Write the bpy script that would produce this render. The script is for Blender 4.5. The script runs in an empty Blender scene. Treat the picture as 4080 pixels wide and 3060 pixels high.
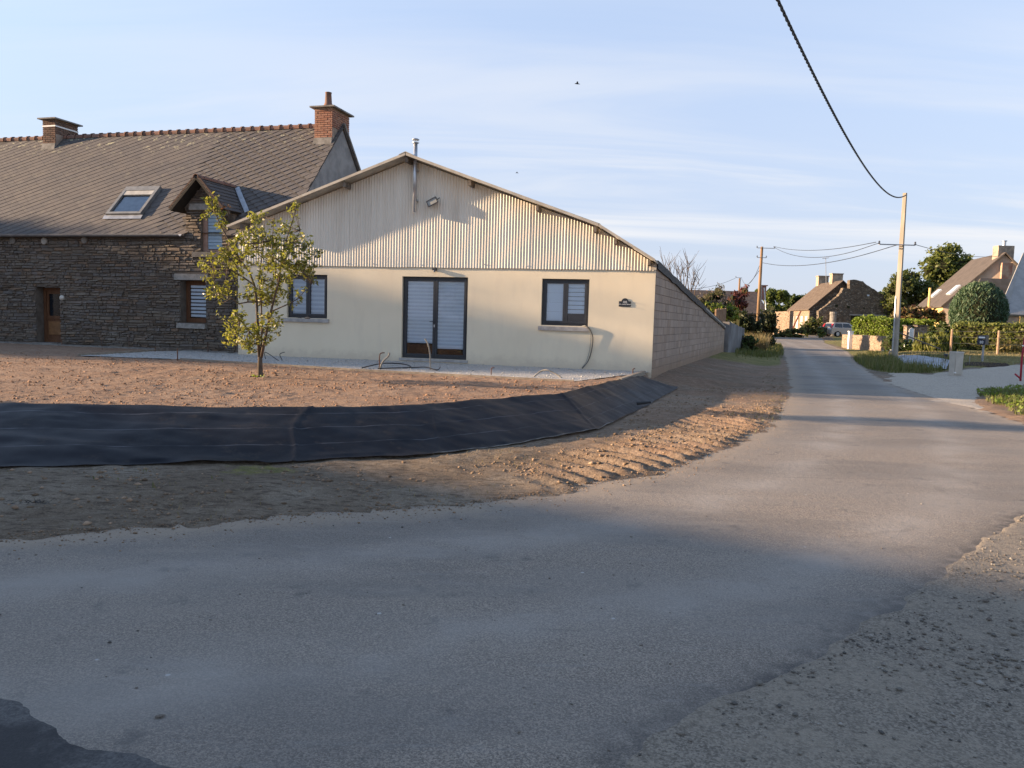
import bpy, bmesh, math, random
import numpy as np
from mathutils import Vector, Matrix

random.seed(7); RNG = np.random.default_rng(7)
scene = bpy.context.scene
COL = scene.collection
rad = math.radians

# ------------------------------------------------------------------ camera
EYE = 1.6
F_PX, CX, CY, HOR = 3065.0, 2040.0, 1530.0, 1272.0      # photo pixels (4080 x 3060)
PITCH = math.atan((CY - HOR) / F_PX); ROLL = math.atan(.0283)
c_f = np.array([0, math.cos(PITCH), -math.sin(PITCH)])
c_u0 = np.array([0, math.sin(PITCH), math.cos(PITCH)]); c_r0 = np.array([1., 0, 0])
c_r = math.cos(ROLL) * c_r0 + math.sin(ROLL) * c_u0
c_u = -math.sin(ROLL) * c_r0 + math.cos(ROLL) * c_u0
cam_d = bpy.data.cameras.new('camera'); cam = bpy.data.objects.new('camera', cam_d); COL.objects.link(cam)
cam_d.sensor_fit = 'HORIZONTAL'; cam_d.sensor_width = 36.0; cam_d.lens = 36.0 * F_PX / 4080.0
cam_d.clip_start = .05; cam_d.clip_end = 6000
m3 = Matrix(((c_r[0], c_u[0], -c_f[0]), (c_r[1], c_u[1], -c_f[1]), (c_r[2], c_u[2], -c_f[2])))
cam.matrix_world = Matrix.Translation((0, 0, EYE)) @ m3.to_4x4()
scene.camera = cam

# ------------------------------------------------------------------ light
SUN_EL, SUN_AZ = rad(11.5), rad(-5.0)                    # azimuth of travel measured from +X
trav = Vector((math.cos(SUN_EL) * math.cos(SUN_AZ), math.cos(SUN_EL) * math.sin(SUN_AZ), -math.sin(SUN_EL)))
sun_d = bpy.data.lights.new('sun', 'SUN'); sun_d.energy = 4.6; sun_d.angle = rad(.9); sun_d.color = (1.0, .72, .46)
sun = bpy.data.objects.new('sun', sun_d); COL.objects.link(sun)
sun.rotation_mode = 'QUATERNION'; sun.rotation_quaternion = trav.to_track_quat('-Z', 'Y'); sun.location = (-40, 0, 30)

world = bpy.data.worlds.new('World'); scene.world = world; world.use_nodes = True
wn, wl = world.node_tree.nodes, world.node_tree.links
bg = wn['Background']; bg.inputs['Strength'].default_value = .13
sky = wn.new('ShaderNodeTexSky'); sky.sky_type = 'NISHITA'; sky.sun_disc = False
sky.sun_elevation = SUN_EL; sky.sun_rotation = math.atan2(-trav.x, -trav.y)
sky.air_density = 1.0; sky.dust_density = .25; sky.ozone_density = 1.5; sky.altitude = 60
def wnode(t, **kw):
    n = wn.new(t)
    for k, v in kw.items(): setattr(n, k, v)
    return n
def wmath(op, a, b=None, c=None):
    n = wnode('ShaderNodeMath', operation=op)
    for i, v in enumerate((a, b, c)):
        if v is None: continue
        if isinstance(v, (int, float)): n.inputs[i].default_value = v
        else: wl.new(v, n.inputs[i])
    return n.outputs[0]
tc = wnode('ShaderNodeTexCoord'); sp = wnode('ShaderNodeSeparateXYZ'); wl.new(tc.outputs['Generated'], sp.inputs[0])
zz = wmath('ADD', wmath('MAXIMUM', sp.outputs[2], 0.0), .12)
cu = wmath('DIVIDE', sp.outputs[0], zz); cv = wmath('DIVIDE', sp.outputs[1], zz)
cb = wnode('ShaderNodeCombineXYZ'); wl.new(cu, cb.inputs[0]); wl.new(cv, cb.inputs[1])
def cloud(rotz, scale, nscale, lo, hi, detail=6.0, dist=.6, loc=(0, 0, 0)):
    mp = wnode('ShaderNodeMapping'); mp.inputs['Rotation'].default_value = (0, 0, rotz); mp.inputs['Scale'].default_value = scale; mp.inputs['Location'].default_value = loc
    wl.new(cb.outputs[0], mp.inputs[0])
    nz = wnode('ShaderNodeTexNoise'); nz.inputs['Scale'].default_value = nscale; nz.inputs['Detail'].default_value = detail
    nz.inputs['Roughness'].default_value = .55; nz.inputs['Distortion'].default_value = dist
    wl.new(mp.outputs[0], nz.inputs['Vector'])
    mr = wnode('ShaderNodeMapRange', interpolation_type='SMOOTHSTEP'); mr.inputs[1].default_value = lo; mr.inputs[2].default_value = hi
    wl.new(nz.outputs[0], mr.inputs[0]); return mr.outputs[0]
streak = cloud(rad(24), (.22, 1.1, 1), 1.5, .40, .68)
patch = cloud(rad(-14), (.16, .30, 1), 1.1, .33, .56, 3.0, 0, (4.3, 1.2, 0))
veil = cloud(rad(10), (.3, .5, 1), .8, .35, .9, 4.0)
mask = wmath('ADD', wmath('MULTIPLY', wmath('MULTIPLY', streak, patch), .95), wmath('MULTIPLY', veil, .10))
fade = wnode('ShaderNodeMapRange', interpolation_type='SMOOTHSTEP'); fade.inputs[1].default_value = .0; fade.inputs[2].default_value = .10
wl.new(sp.outputs[2], fade.inputs[0])
high = wnode('ShaderNodeMapRange', interpolation_type='SMOOTHSTEP'); high.inputs[1].default_value = .17; high.inputs[2].default_value = .36; high.inputs[3].default_value = 1.0; high.inputs[4].default_value = .22; wl.new(sp.outputs[2], high.inputs[0])
mask = wmath('MULTIPLY', wmath('MULTIPLY', mask, fade.outputs[0]), high.outputs[0])
hz_ = wnode('ShaderNodeMapRange', interpolation_type='SMOOTHSTEP'); hz_.inputs[1].default_value = -.05; hz_.inputs[2].default_value = .85; hz_.inputs[3].default_value = .92; hz_.inputs[4].default_value = .28; wl.new(sp.outputs[2], hz_.inputs[0])
mx = wnode('ShaderNodeMix', data_type='RGBA'); wl.new(hz_.outputs[0], mx.inputs[0]); wl.new(sky.outputs[0], mx.inputs[6])
mx.inputs[7].default_value = (1.14, 1.25, 1.68, 1)
mx2 = wnode('ShaderNodeMix', data_type='RGBA'); wl.new(mask, mx2.inputs[0]); wl.new(mx.outputs[2], mx2.inputs[6]); mx2.inputs[7].default_value = (1.95, 1.98, 2.06, 1)
wl.new(mx2.outputs[2], bg.inputs['Color'])
scene.view_settings.view_transform = 'Standard'; scene.view_settings.look = 'None'
scene.view_settings.gamma = 1; scene.view_settings.exposure = 1.85; scene.view_settings.use_curve_mapping = False
scene.cycles.max_bounces = 6; scene.cycles.transparent_max_bounces = 12
scene.cycles.use_denoising = True

# ------------------------------------------------------------------ pixel -> place
CAM = np.array([0, 0, EYE])
def ray(x, y): return c_f + c_r * (x - CX) / F_PX - c_u * (y - CY) / F_PX
def at(x, y, Y):
    d = ray(x, y); return CAM + d * (Y / d[1])
def gr(x, y, z=0.):
    d = ray(x, y); return CAM + d * ((z - EYE) / d[2])
def onpl(x, y, o, n):
    d = ray(x, y); n = np.asarray(n, float); return CAM + d * (np.dot(np.asarray(o) - CAM, n) / np.dot(d, n))
KD = 4080 / 2212.

# ------------------------------------------------------------------ materials
class NT:
    def __init__(s, name):
        s.m = bpy.data.materials.new(name); s.m.use_nodes = True; s.t = s.m.node_tree; s.n = s.t.nodes; s.l = s.t.links
        s.p = s.n['Principled BSDF']; s.out = s.n['Material Output']; s._pos = None
    def new(s, t, **kw):
        n = s.n.new(t)
        for k, v in kw.items(): setattr(n, k, v)
        return n
    def put(s, sock, v):
        if isinstance(v, bpy.types.NodeSocket): s.l.new(v, sock)
        elif isinstance(v, (tuple, list)) and len(v) == 3 and sock.type == 'RGBA': sock.default_value = (*v, 1)
        else: sock.default_value = v
    def pos(s):
        if s._pos is None: s._pos = s.new('ShaderNodeNewGeometry')
        return s._pos.outputs['Position']
    def mapped(s, scale=(1, 1, 1), rot=(0, 0, 0), vec=None):
        m = s.new('ShaderNodeMapping'); s.put(m.inputs['Vector'], vec or s.pos()); m.inputs['Scale'].default_value = scale; m.inputs['Rotation'].default_value = rot
        return m.outputs[0]
    def noise(s, scale, detail=4, rough=.55, vec=None, dist=0):
        n = s.new('ShaderNodeTexNoise'); s.put(n.inputs['Vector'], vec or s.pos())
        n.inputs['Scale'].default_value = scale; n.inputs['Detail'].default_value = detail; n.inputs['Roughness'].default_value = rough; n.inputs['Distortion'].default_value = dist
        return n.outputs[0]
    def voro(s, scale, vec=None, feature='F1', out='Distance', rnd=1):
        n = s.new('ShaderNodeTexVoronoi', feature=feature); s.put(n.inputs['Vector'], vec or s.pos()); n.inputs['Scale'].default_value = scale; n.inputs['Randomness'].default_value = rnd
        return n.outputs[out]
    def ramp(s, v, lo, hi, a=0., b=1., smooth=True):
        n = s.new('ShaderNodeMapRange', interpolation_type='SMOOTHSTEP' if smooth else 'LINEAR')
        s.put(n.inputs[0], v); n.inputs[1].default_value = lo; n.inputs[2].default_value = hi; n.inputs[3].default_value = a; n.inputs[4].default_value = b
        return n.outputs[0]
    def mix(s, f, a, b, mode='MIX'):
        n = s.new('ShaderNodeMix', data_type='RGBA', blend_type=mode); s.put(n.inputs[0], f); s.put(n.inputs[6], a); s.put(n.inputs[7], b); return n.outputs[2]
    def math(s, op, a, b=0.):
        n = s.new('ShaderNodeMath', operation=op); s.put(n.inputs[0], a); s.put(n.inputs[1], b); return n.outputs[0]
    def rnd(s):
        g = s.new('ShaderNodeNewGeometry'); o = s.new('ShaderNodeObjectInfo')
        return s.math('FRACT', s.math('ADD', g.outputs['Random Per Island'], s.math('MULTIPLY', o.outputs['Random'], 7.31)))
    def steps(s, v, cols):
        n = s.new('ShaderNodeValToRGB'); s.put(n.inputs[0], v); cr = n.color_ramp
        while len(cr.elements) < len(cols): cr.elements.new(.5)
        for i, c in enumerate(cols): cr.elements[i].position = i / max(1, len(cols) - 1); cr.elements[i].color = (*c, 1)
        return n.outputs[0]
    def attr(s, name, out='Color'):
        n = s.new('ShaderNodeAttribute', attribute_name=name); return n.outputs[out]
    def bump(s, h, strength=.5, dist=.01, prev=None):
        n = s.new('ShaderNodeBump'); n.inputs['Strength'].default_value = strength; n.inputs['Distance'].default_value = dist; s.put(n.inputs['Height'], h)
        if prev is not None: s.l.new(prev, n.inputs['Normal'])
        return n.outputs[0]
    def fin(s, col, rough=.85, spec=.3, normal=None, metal=0):
        s.put(s.p.inputs['Base Color'], col); s.put(s.p.inputs['Roughness'], rough); s.p.inputs['Specular IOR Level'].default_value = spec; s.p.inputs['Metallic'].default_value = metal
        if normal is not None: s.l.new(normal, s.p.inputs['Normal'])
        return s.m

def M(name, a, b=None, scale=6., rough=.8, spec=.3, bump=0., bscale=60., bdist=.004, metal=0., rnd=0., stretch=(1, 1, 1), contrast=(.35, .65)):
    t = NT(name); b = b or tuple(x * .8 for x in a)
    vec = t.mapped(stretch) if stretch != (1, 1, 1) else None
    col = t.mix(t.ramp(t.noise(scale, 5, vec=vec), *contrast), a, b)
    if rnd: col = t.mix(1.0, col, t.mix(t.rnd(), (1 - rnd,) * 3, (1 + rnd,) * 3), 'MULTIPLY')
    nm = t.bump(t.noise(bscale, 3, vec=vec), bump, bdist) if bump else None
    return t.fin(col, rough, spec, nm, metal)

def leafmat(name, cols, trans=.35, rough=.55, spec=.35):
    t = NT(name); r = t.rnd()
    col = t.steps(r, cols); col = t.mix(t.ramp(t.noise(1.3, 2), .3, .7, 0, .35), col, tuple(c * .6 for c in cols[0]))
    t.fin(col, rough, spec)
    tr = t.new('ShaderNodeBsdfTranslucent'); t.put(tr.inputs[0], t.mix(1.0, col, (1.25, 1.35, .7), 'MULTIPLY'))
    ms = t.new('ShaderNodeMixShader'); ms.inputs[0].default_value = trans
    t.l.new(t.p.outputs[0], ms.inputs[1]); t.l.new(tr.outputs[0], ms.inputs[2]); t.l.new(ms.outputs[0], t.out.inputs['Surface'])
    return t.m

# ------------------------------------------------------------------ object helpers
def tag(o, label=None, cat=None, group=None, kind=None):
    if label: o['label'] = label
    if cat: o['category'] = cat
    if group: o['group'] = group
    if kind: o['kind'] = kind
    return o
def empty(name, loc, label=None, cat=None, group=None):
    o = bpy.data.objects.new(name, None); COL.objects.link(o); o.location = [float(v) for v in loc]; o.empty_display_size = .2
    return tag(o, label, cat, group)
def origin(o):
    v = Vector((0, 0, 0))
    while o is not None: v += o.location; o = o.parent
    return v
def link(name, me, parent=None, base=None):
    o = bpy.data.objects.new(name, me); COL.objects.link(o)
    if parent is not None: o.parent = parent
    elif base is not None: o.location = [float(v) for v in base]
    return o
def arr_mesh(name, V, Fq, mat=None, smooth=False, uv=None, colattr=None):
    V = np.ascontiguousarray(V, dtype=np.float32); Fq = np.ascontiguousarray(Fq, dtype=np.int32); k = Fq.shape[1]
    me = bpy.data.meshes.new(name); me.vertices.add(len(V)); me.vertices.foreach_set('co', V.ravel())
    me.loops.add(Fq.size); me.loops.foreach_set('vertex_index', Fq.ravel()); me.polygons.add(len(Fq))
    me.polygons.foreach_set('loop_start', np.arange(0, Fq.size, k, dtype=np.int32))
    if smooth: me.polygons.foreach_set('use_smooth', np.ones(len(Fq), dtype=bool))
    if mat: me.materials.append(mat)
    me.update(calc_edges=True); me.validate()
    if uv is not None:
        u = me.uv_layers.new(name='UVMap'); u.data.foreach_set('uv', np.ascontiguousarray(np.asarray(uv, np.float32)[Fq.ravel()]).ravel())
    if colattr:
        for nm, c in colattr.items():
            a = me.attributes.new(nm, 'FLOAT_COLOR', 'POINT'); a.data.foreach_set('color', np.ascontiguousarray(c, dtype=np.float32).ravel())
    return me
def arr_obj(name, V, Fq, mat, parent=None, base=None, smooth=False, **kw):
    V = np.asarray(V, float)
    o0 = np.array(origin(parent)) if parent is not None else (np.asarray(base, float) if base is not None else np.zeros(3))
    return link(name, arr_mesh(name, V - o0, Fq, mat, smooth, **kw), parent, o0 if parent is None else None)

class MB:
    def __init__(s): s.v = []; s.f = []
    def add(s, vs, fs):
        b = len(s.v); s.v += [tuple(float(c) for c in q) for q in vs]; s.f += [tuple(b + i for i in q) for q in fs]; return s
    def hexa(s, p): return s.add(p, [(0, 3, 2, 1), (4, 5, 6, 7), (0, 1, 5, 4), (1, 2, 6, 5), (2, 3, 7, 6), (3, 0, 4, 7)])
    def box(s, lo, hi, fr=None):
        x0, y0, z0 = lo; x1, y1, z1 = hi
        p = [(x0, y0, z0), (x1, y0, z0), (x1, y1, z0), (x0, y1, z0), (x0, y0, z1), (x1, y0, z1), (x1, y1, z1), (x0, y1, z1)]
        return s.hexa([fr(*q) for q in p] if fr else p)
    def poly(s, pts): return s.add(pts, [tuple(range(len(pts)))])
    def prism(s, pts, ext):
        n = len(pts); e = np.asarray(ext, float); q = [np.asarray(p, float) + e for p in pts]
        return s.add(list(pts) + q, [tuple(range(n))[::-1], tuple(range(n, 2 * n))] + [(i, (i + 1) % n, n + (i + 1) % n, n + i) for i in range(n)])
    def tube(s, path, r, n=6, cap=True):
        P = [np.asarray(p, float) for p in path]; rs = r if hasattr(r, '__len__') else [r] * len(P); rings = []; prev = None
        for i, p in enumerate(P):
            d = P[min(i + 1, len(P) - 1)] - P[max(i - 1, 0)]; d = d / (np.linalg.norm(d) + 1e-9)
            a = prev if prev is not None else (np.array([0, 0, 1.]) if abs(d[2]) < .9 else np.array([1., 0, 0]))
            a = a - d * np.dot(a, d); a = a / (np.linalg.norm(a) + 1e-9); prev = a; b = np.cross(d, a)
            rings.append([p + rs[i] * (math.cos(2 * math.pi * k / n) * a + math.sin(2 * math.pi * k / n) * b) for k in range(n)])
        fs = [(i * n + k, i * n + (k + 1) % n, (i + 1) * n + (k + 1) % n, (i + 1) * n + k) for i in range(len(P) - 1) for k in range(n)]
        if cap: fs += [tuple(range(n))[::-1], tuple((len(P) - 1) * n + k for k in range(n))]
        return s.add([q for rr in rings for q in rr], fs)
    def lathe(s, c, prof, n=16):
        c = np.asarray(c, float); vs = []
        for r_, z_ in prof: vs += [c + np.array([r_ * math.cos(2 * math.pi * k / n), r_ * math.sin(2 * math.pi * k / n), z_]) for k in range(n)]
        fs = [(i * n + k, i * n + (k + 1) % n, (i + 1) * n + (k + 1) % n, (i + 1) * n + k) for i in range(len(prof) - 1) for k in range(n)]
        fs += [tuple(range(n))[::-1], tuple((len(prof) - 1) * n + k for k in range(n))]
        return s.add(vs, fs)
    def build(s, name, mat, parent=None, base=None, smooth=False):
        o0 = np.array(origin(parent)) if parent is not None else (np.asarray(base, float) if base is not None else np.zeros(3))
        me = bpy.data.meshes.new(name); me.from_pydata([tuple(np.asarray(q) - o0) for q in s.v], [], s.f)
        if mat: me.materials.append(mat)
        if smooth: me.polygons.foreach_set('use_smooth', np.ones(len(me.polygons), dtype=bool))
        me.update(); return link(name, me, parent, o0 if parent is None else None)

def frame(o, t, n):
    """local (s along wall, d outward from wall, z) -> world"""
    o = np.asarray(o, float); t = np.asarray(t, float); n = np.asarray(n, float)
    return lambda s, d, z: o + t * s + n * d + np.array([0, 0, z])

def piece_set(name, rest, variants, mats4, areas, parent, mat, limit=300):
    """alike pieces: the largest as objects that share mesh data, the rest joined as stuff"""
    off = Matrix.Translation(-origin(parent)); order = np.argsort(-np.asarray(areas)); big = order[:limit]; small = order[limit:]
    meshes = []
    for vs, fs in variants:
        me = bpy.data.meshes.new(name); me.from_pydata(vs, [], fs); me.materials.append(mat); me.update(); meshes.append(me)
    for i in big:
        k, m = mats4[i]; o = bpy.data.objects.new(name, meshes[k]); COL.objects.link(o); o.parent = parent; o.matrix_local = off @ m
    if len(small):
        mb = MB(); b = off
        for i in small:
            k, m = mats4[i]; mm = b @ m; vs, fs = variants[k]; mb.add([mm @ Vector(v) for v in vs], fs)
        me = bpy.data.meshes.new(rest); me.from_pydata(mb.v, [], mb.f); me.materials.append(mat); me.update()
        tag(link(rest, me, parent), kind='stuff')
def basis(c, ex, ey, ez):
    return Matrix(((ex[0], ey[0], ez[0], c[0]), (ex[1], ey[1], ez[1], c[1]), (ex[2], ey[2], ez[2], c[2]), (0, 0, 0, 1)))
def text_obj(name, txt, mat, parent, c, ex, ey, size, ext=.002, shear=0.):
    cu = bpy.data.curves.new(name, 'FONT'); cu.body = txt; cu.size = size; cu.align_x = 'CENTER'; cu.align_y = 'CENTER'; cu.extrude = ext; cu.shear = shear; cu.resolution_u = 3
    tmp = bpy.data.objects.new(name, cu); COL.objects.link(tmp); dg = bpy.context.evaluated_depsgraph_get()
    me = bpy.data.meshes.new_from_object(tmp.evaluated_get(dg)); bpy.data.objects.remove(tmp); me.materials.clear(); me.materials.append(mat)
    o = link(name, me, parent); ex = np.asarray(ex, float); ey = np.asarray(ey, float); ez = np.cross(ex, ey)
    o.matrix_local = Matrix.Translation(-origin(parent)) @ basis(c, ex, ey, ez); return o

# leaf clouds ---------------------------------------------------------------
def leaf_quads(P, size, aspect=.5, up=.3, fold=.25, sizevar=.35, nrm=None, nmix=0., rng=RNG):
    n = len(P); a = rng.normal(size=(n, 3)); a[:, 2] = a[:, 2] * .7 + up
    a /= np.linalg.norm(a, axis=1)[:, None]
    b = rng.normal(size=(n, 3))
    if nrm is not None: b = b * (1 - nmix) + np.cross(nrm, a) * nmix * 2
    b -= a * (a * b).sum(1)[:, None]; b /= np.linalg.norm(b, axis=1)[:, None] + 1e-9; c = np.cross(a, b)
    L = size * (1 + sizevar * rng.uniform(-1, 1, n))[:, None]; W = L * aspect
    V = np.stack([P - a * L * .5, P + b * W * .5 + c * W * fold, P + a * L * .5, P - b * W * .5 + c * W * fold], 1).reshape(-1, 3)
    return V, np.arange(4 * n).reshape(-1, 4)
def in_ball(n, rng=RNG, shell=.0):
    d = rng.normal(size=(n, 3)); d /= np.linalg.norm(d, axis=1)[:, None]
    r = (shell ** 3 + (1 - shell ** 3) * rng.uniform(0, 1, n)) ** (1 / 3.); return d * r[:, None]

# value noise ---------------------------------------------------------------
def _h(i, j, s):
    v = np.sin(i * 127.1 + j * 311.7 + s * 74.7) * 43758.5453; return v - np.floor(v)
def vnoise(x, y, s=0.):
    i = np.floor(x); j = np.floor(y); u = x - i; v = y - j; u = u * u * (3 - 2 * u); v = v * v * (3 - 2 * v)
    return (_h(i, j, s) * (1 - u) + _h(i + 1, j, s) * u) * (1 - v) + (_h(i, j + 1, s) * (1 - u) + _h(i + 1, j + 1, s) * u) * v - .5
def fbm(x, y, s=0., o=4, g=.5):
    a = 1.; t = 0.
    for k in range(o): t = t + a * vnoise(x * 2 ** k, y * 2 ** k, s + 3.1 * k); a *= g
    return t
def sstep(x, a, b):
    t = np.clip((x - a) / (b - a), 0, 1); return t * t * (3 - 2 * t)
def sdist(x, y, poly):
    """signed distance to polygon, positive inside"""
    P = np.asarray(poly, float); d = np.full(np.shape(x), 1e9); ins = np.zeros(np.shape(x), bool)
    for k in range(len(P)):
        ax, ay = P[k]; bx, by = P[(k + 1) % len(P)]; ex, ey = bx - ax, by - ay
        t = np.clip(((x - ax) * ex + (y - ay) * ey) / (ex * ex + ey * ey + 1e-12), 0, 1)
        d = np.minimum(d, np.hypot(x - ax - t * ex, y - ay - t * ey))
        if ey != 0: ins ^= ((ay > y) != (by > y)) & (x < ex * (y - ay) / ey + ax)
    return np.where(ins, d, -d)
# ================================================================== SETTING
HPSI = rad(12.9); HT = np.array([math.cos(HPSI), -math.sin(HPSI), 0]); HN = np.array([-math.sin(HPSI), -math.cos(HPSI), 0])
HO = np.array([-7.70, 21.553, 0]); HW = 11.43                       # cream house: left corner of the facade, its width
SPSI = rad(15.5); ST = np.array([math.cos(SPSI), -math.sin(SPSI), 0]); SN = np.array([-math.sin(SPSI), -math.cos(SPSI), 0]); SB = -SN
SO = np.array([-8.1, 22.4, 0])                                      # stone house: front wall at the joint with the cream house
YARD = .40
CORN = HO + HT * HW                                                 # right corner of the facade
WFAR = np.array([10.55, 38.6, 0])                                   # far end of the block wall
WD = (WFAR - CORN)[:2]; WLEN = float(np.hypot(*WD)); WD = np.array([*(WD / WLEN), 0]); WNRM = np.array([WD[1], -WD[0], 0])

ROAD_R = [(-40, 1.2)]                                               # right edge of the lane, (x, y)
def base_z(x, y):
    x = np.asarray(x, float); y = np.asarray(y, float)
    z = .0125 * np.clip(y - 35, 0, 70)
    rr = np.interp(y, [12, 15.3, 17.3, 22.6, 27.6, 36, 50, 78], [9.3, 9.6, 9.8, 11.0, 12.9, 16.0, 21.6, 31.5])
    z = z + .44 * sstep(y, 23, 40) * (1 - sstep(y, 52, 95)) * sstep(x - rr, .2, 4.0)
    return z
def gp(dx, dy, off=0.):
    z = off
    for _ in range(30):
        q = gr(dx * KD, dy * KD, z); z = z * .5 + .5 * (float(base_z(q[0], q[1])) + off)
    return (q[0], q[1])
TOP = [(-40, 5.5), (-12, 8.4), (-6.0, 8.96), (-4.46, 9.15), (-2.51, 9.52), (-1.21, 10.26), (.82, 12.43), (2.09, 15.46), (2.75, 17.6), (3.0, 20), (6.5, 30), (9.4, 38), (9, 46), (-40, 46)]
TOE = [(-40, 4.0), (-12, 7.0), (-5.02, 7.47), (-3.78, 7.74), (-2.38, 8.1), (-1.0, 8.77), (-.02, 9.64), (1.26, 11.17), (2.26, 13.79), (4.05, 18.6), (6.2, 20.5), (9.2, 29), (13.0, 40), (16, 52), (-40, 52)]
road_l = [gp(*q) for q in [(0, 1172), (300, 1150), (700, 1118), (1000, 1098), (1200, 1070), (1400, 1030), (1500, 1003), (1600, 960), (1680, 915), (1715, 850), (1708, 800), (1700, 770), (1690, 748), (1668, 736)]]
road_r = [gp(*q) for q in [(2212, 918), (2130, 892), (2040, 870), (1914, 830), (1881, 808), (1843, 781), (1827, 759), (1778, 741)]]
should = [gp(*q) for q in [(2212, 1110), (2100, 1190), (2010, 1270), (1900, 1340), (1780, 1420), (1600, 1500), (1450, 1580), (1330, 1659)]]
ROAD = [(-30, -3.2)] + [(-14, 2.9)] + road_l + [(40, 118), (46, 116)] + road_r[::-1] + [(13, 11.2), (30, 3.), (30, -3)] + [(9.5, 7.5)] + should + [(.1, 2.2), (-2.2, 0.), (-8, -7)]
DRIVE = [gp(*q) for q in [(1914, 831), (1926, 803), (2006, 809), (2082, 798), (2212, 787)]] + [(26, 27), (24, 20)] + [gp(*q) for q in [(2212, 850), (2120, 846), (2125, 888), (2040, 869)]]
SHOULDER = should + [(.1, 2.2), (-2.2, 0), (-8, -7), (20, -7), (22, 4.5), (9.5, 7.7)]
PAD = [tuple(gr(*q, YARD)[:2]) for q in [(312, 1417), (619, 1399), (759, 1397)]] + [(-8.1, 22.6), (-7.6, 21.9), (3.4, 19.4), (3.35, 18.75), (2.43, 17.25), (1.23, 15.28), (-1.02, 15.92), (-3.5, 16.75), (-6.37, 18.0), (-8.1, 18.73)]
LAWN = [gp(*q) for q in [(1960, 790), (2006, 806), (2082, 797), (2212, 786), (2400, 772)]] + [(40, 52), (20, 52), (18.5, 40)]
GRASSW = [gp(*q) for q in [(1838, 776), (1880, 800), (1926, 806), (2010, 806), (2082, 797), (2060, 778), (1990, 770), (1930, 772), (1880, 765)]]
VERGE = [gp(*q) for q in [(1760, 738), (1830, 752), (1900, 768), (1945, 768), (1940, 748), (1880, 740), (1800, 734)]]

def pdist(x, y, line):
    d = np.full(np.shape(x), 1e9)
    for (ax, ay), (bx, by) in zip(line[:-1], line[1:]):
        ex, ey = bx - ax, by - ay; t = np.clip(((x - ax) * ex + (y - ay) * ey) / (ex * ex + ey * ey), 0, 1); d = np.minimum(d, np.hypot(x - ax - t * ex, y - ay - t * ey))
    return d
def road_sd(x, y): return sdist(x, y, ROAD)
def height(x, y, fine=True):
    x = np.asarray(x, float); y = np.asarray(y, float); b = base_z(x, y)
    so = -sdist(x, y, TOP); si = sdist(x, y, TOE)
    f = np.where(so <= 0, 1., np.where(si <= 0, 0., si / (si + np.maximum(so, 0) + 1e-6)))
    z = b + (YARD - np.minimum(b, YARD)) * f
    yard = sstep(-so, -.05, .25)
    near = (y < 48) & (np.abs(x) < 24)
    if fine:
        bank = (f > .02) & (f < .98)
        am = np.where(near, 1., 3.)
        rel = yard * (.026 * fbm(x * 2.2, y * 2.2, 1) + .040 * np.abs(fbm(x * 8, y * 8, 2, 3)) * (.6 + .8 * vnoise(x * .7, y * .7, 9)) - .012)
        rel = rel + (1 - yard) * (np.where(bank, .01, .030) * fbm(x * 2.6, y * 2.6, 3, 4) + np.where(bank, 0, .022) * np.abs(fbm(x * 8, y * 8, 33, 3)) * sstep(fbm(x * .9, y * .9, 34, 3), -.15, .3))
        rel = rel + .16 * fbm(x * .06, y * .06, 5, 2) * sstep(np.hypot(x, y), 60, 200)
        # tyre lug prints on the verge, beside the lane
        rs = -road_sd(x, y)
        trk = sstep(rs, .12, .3) * (1 - sstep(rs, 1.25, 1.5)) * sstep(x, -.2, 1.2) * (1 - sstep(y, 13.5, 16))
        ph = (x * .80 + y * .60)
        lug = np.sin(2 * math.pi * (ph * 3.1 + .35 * np.abs(rs - .75))) ; lug = np.clip(lug * 1.6, -1, 1)
        rel = rel + trk * (.055 * lug * (.55 + .9 * vnoise(x * 1.1, y * 1.1, 21)) + .02 * fbm(x * 7, y * 7, 8, 3))
        # ruts running along the near verge
        rel = rel + (1 - yard) * .014 * np.sin(rs * 15) * sstep(rs, .30, .6) * (1 - sstep(rs, 1.3, 1.8)) * (1 - sstep(x, 0, 1.5)) * sstep(vnoise(x * .8, y * .8, 31), -.3, .3)
        z = z + rel
    pad = sstep(sdist(x, y, PAD), -.05, .12)
    z = z * (1 - pad) + (YARD - .035) * pad
    if fine:
        n1 = fbm(x * 1.7, y * 1.7, 12, 4)
        z = z + (1 - pad) * .006 * sstep(-road_sd(x, y), -.05, .25) * (f < .3)
        for poly, w, lo, hi in ((ROAD, .22, -.22, .40), (DRIVE, .35, -.1, .3), (SHOULDER, .05, -.02, .16)):
            s = sdist(x, y, poly) + w * n1
            z = z - .055 * sstep(s, lo, hi) * (z < b + .2)
        z = z - .08 * (1 - sstep(pdist(x, y, should), .4, .8)) * (y < 9)
    return z

def axis(segs):
    out = [segs[0][0]]
    for a, b_, st in segs:
        n = max(1, int(round((b_ - a) / st))); out += list(np.linspace(a, b_, n + 1)[1:])
    return np.array(out)
xs = axis([(-3000, -600, 600), (-600, -100, 100), (-100, -40, 12), (-40, -14, 1.3), (-14, -9, .16), (-9, 8, .05), (8, 14, .12), (14, 40, .6), (40, 100, 4), (100, 600, 60), (600, 3000, 600)])
ys = axis([(-1000, -100, 150), (-100, -20, 10), (-20, 1, 1.5), (1, 4.6, .12), (4.6, 19, .05), (19, 30, .14), (30, 60, .5), (60, 130, 2), (130, 600, 40), (600, 4000, 600)])
X, Y = np.meshgrid(xs, ys); Z = height(X, Y); nx = len(xs); ny = len(ys)
idx = np.arange(nx * ny).reshape(ny, nx)
quads = np.stack([idx[:-1, :-1], idx[:-1, 1:], idx[1:, 1:], idx[1:, :-1]], -1).reshape(-1, 4)
soY = sdist(X, Y, TOP)
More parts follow.
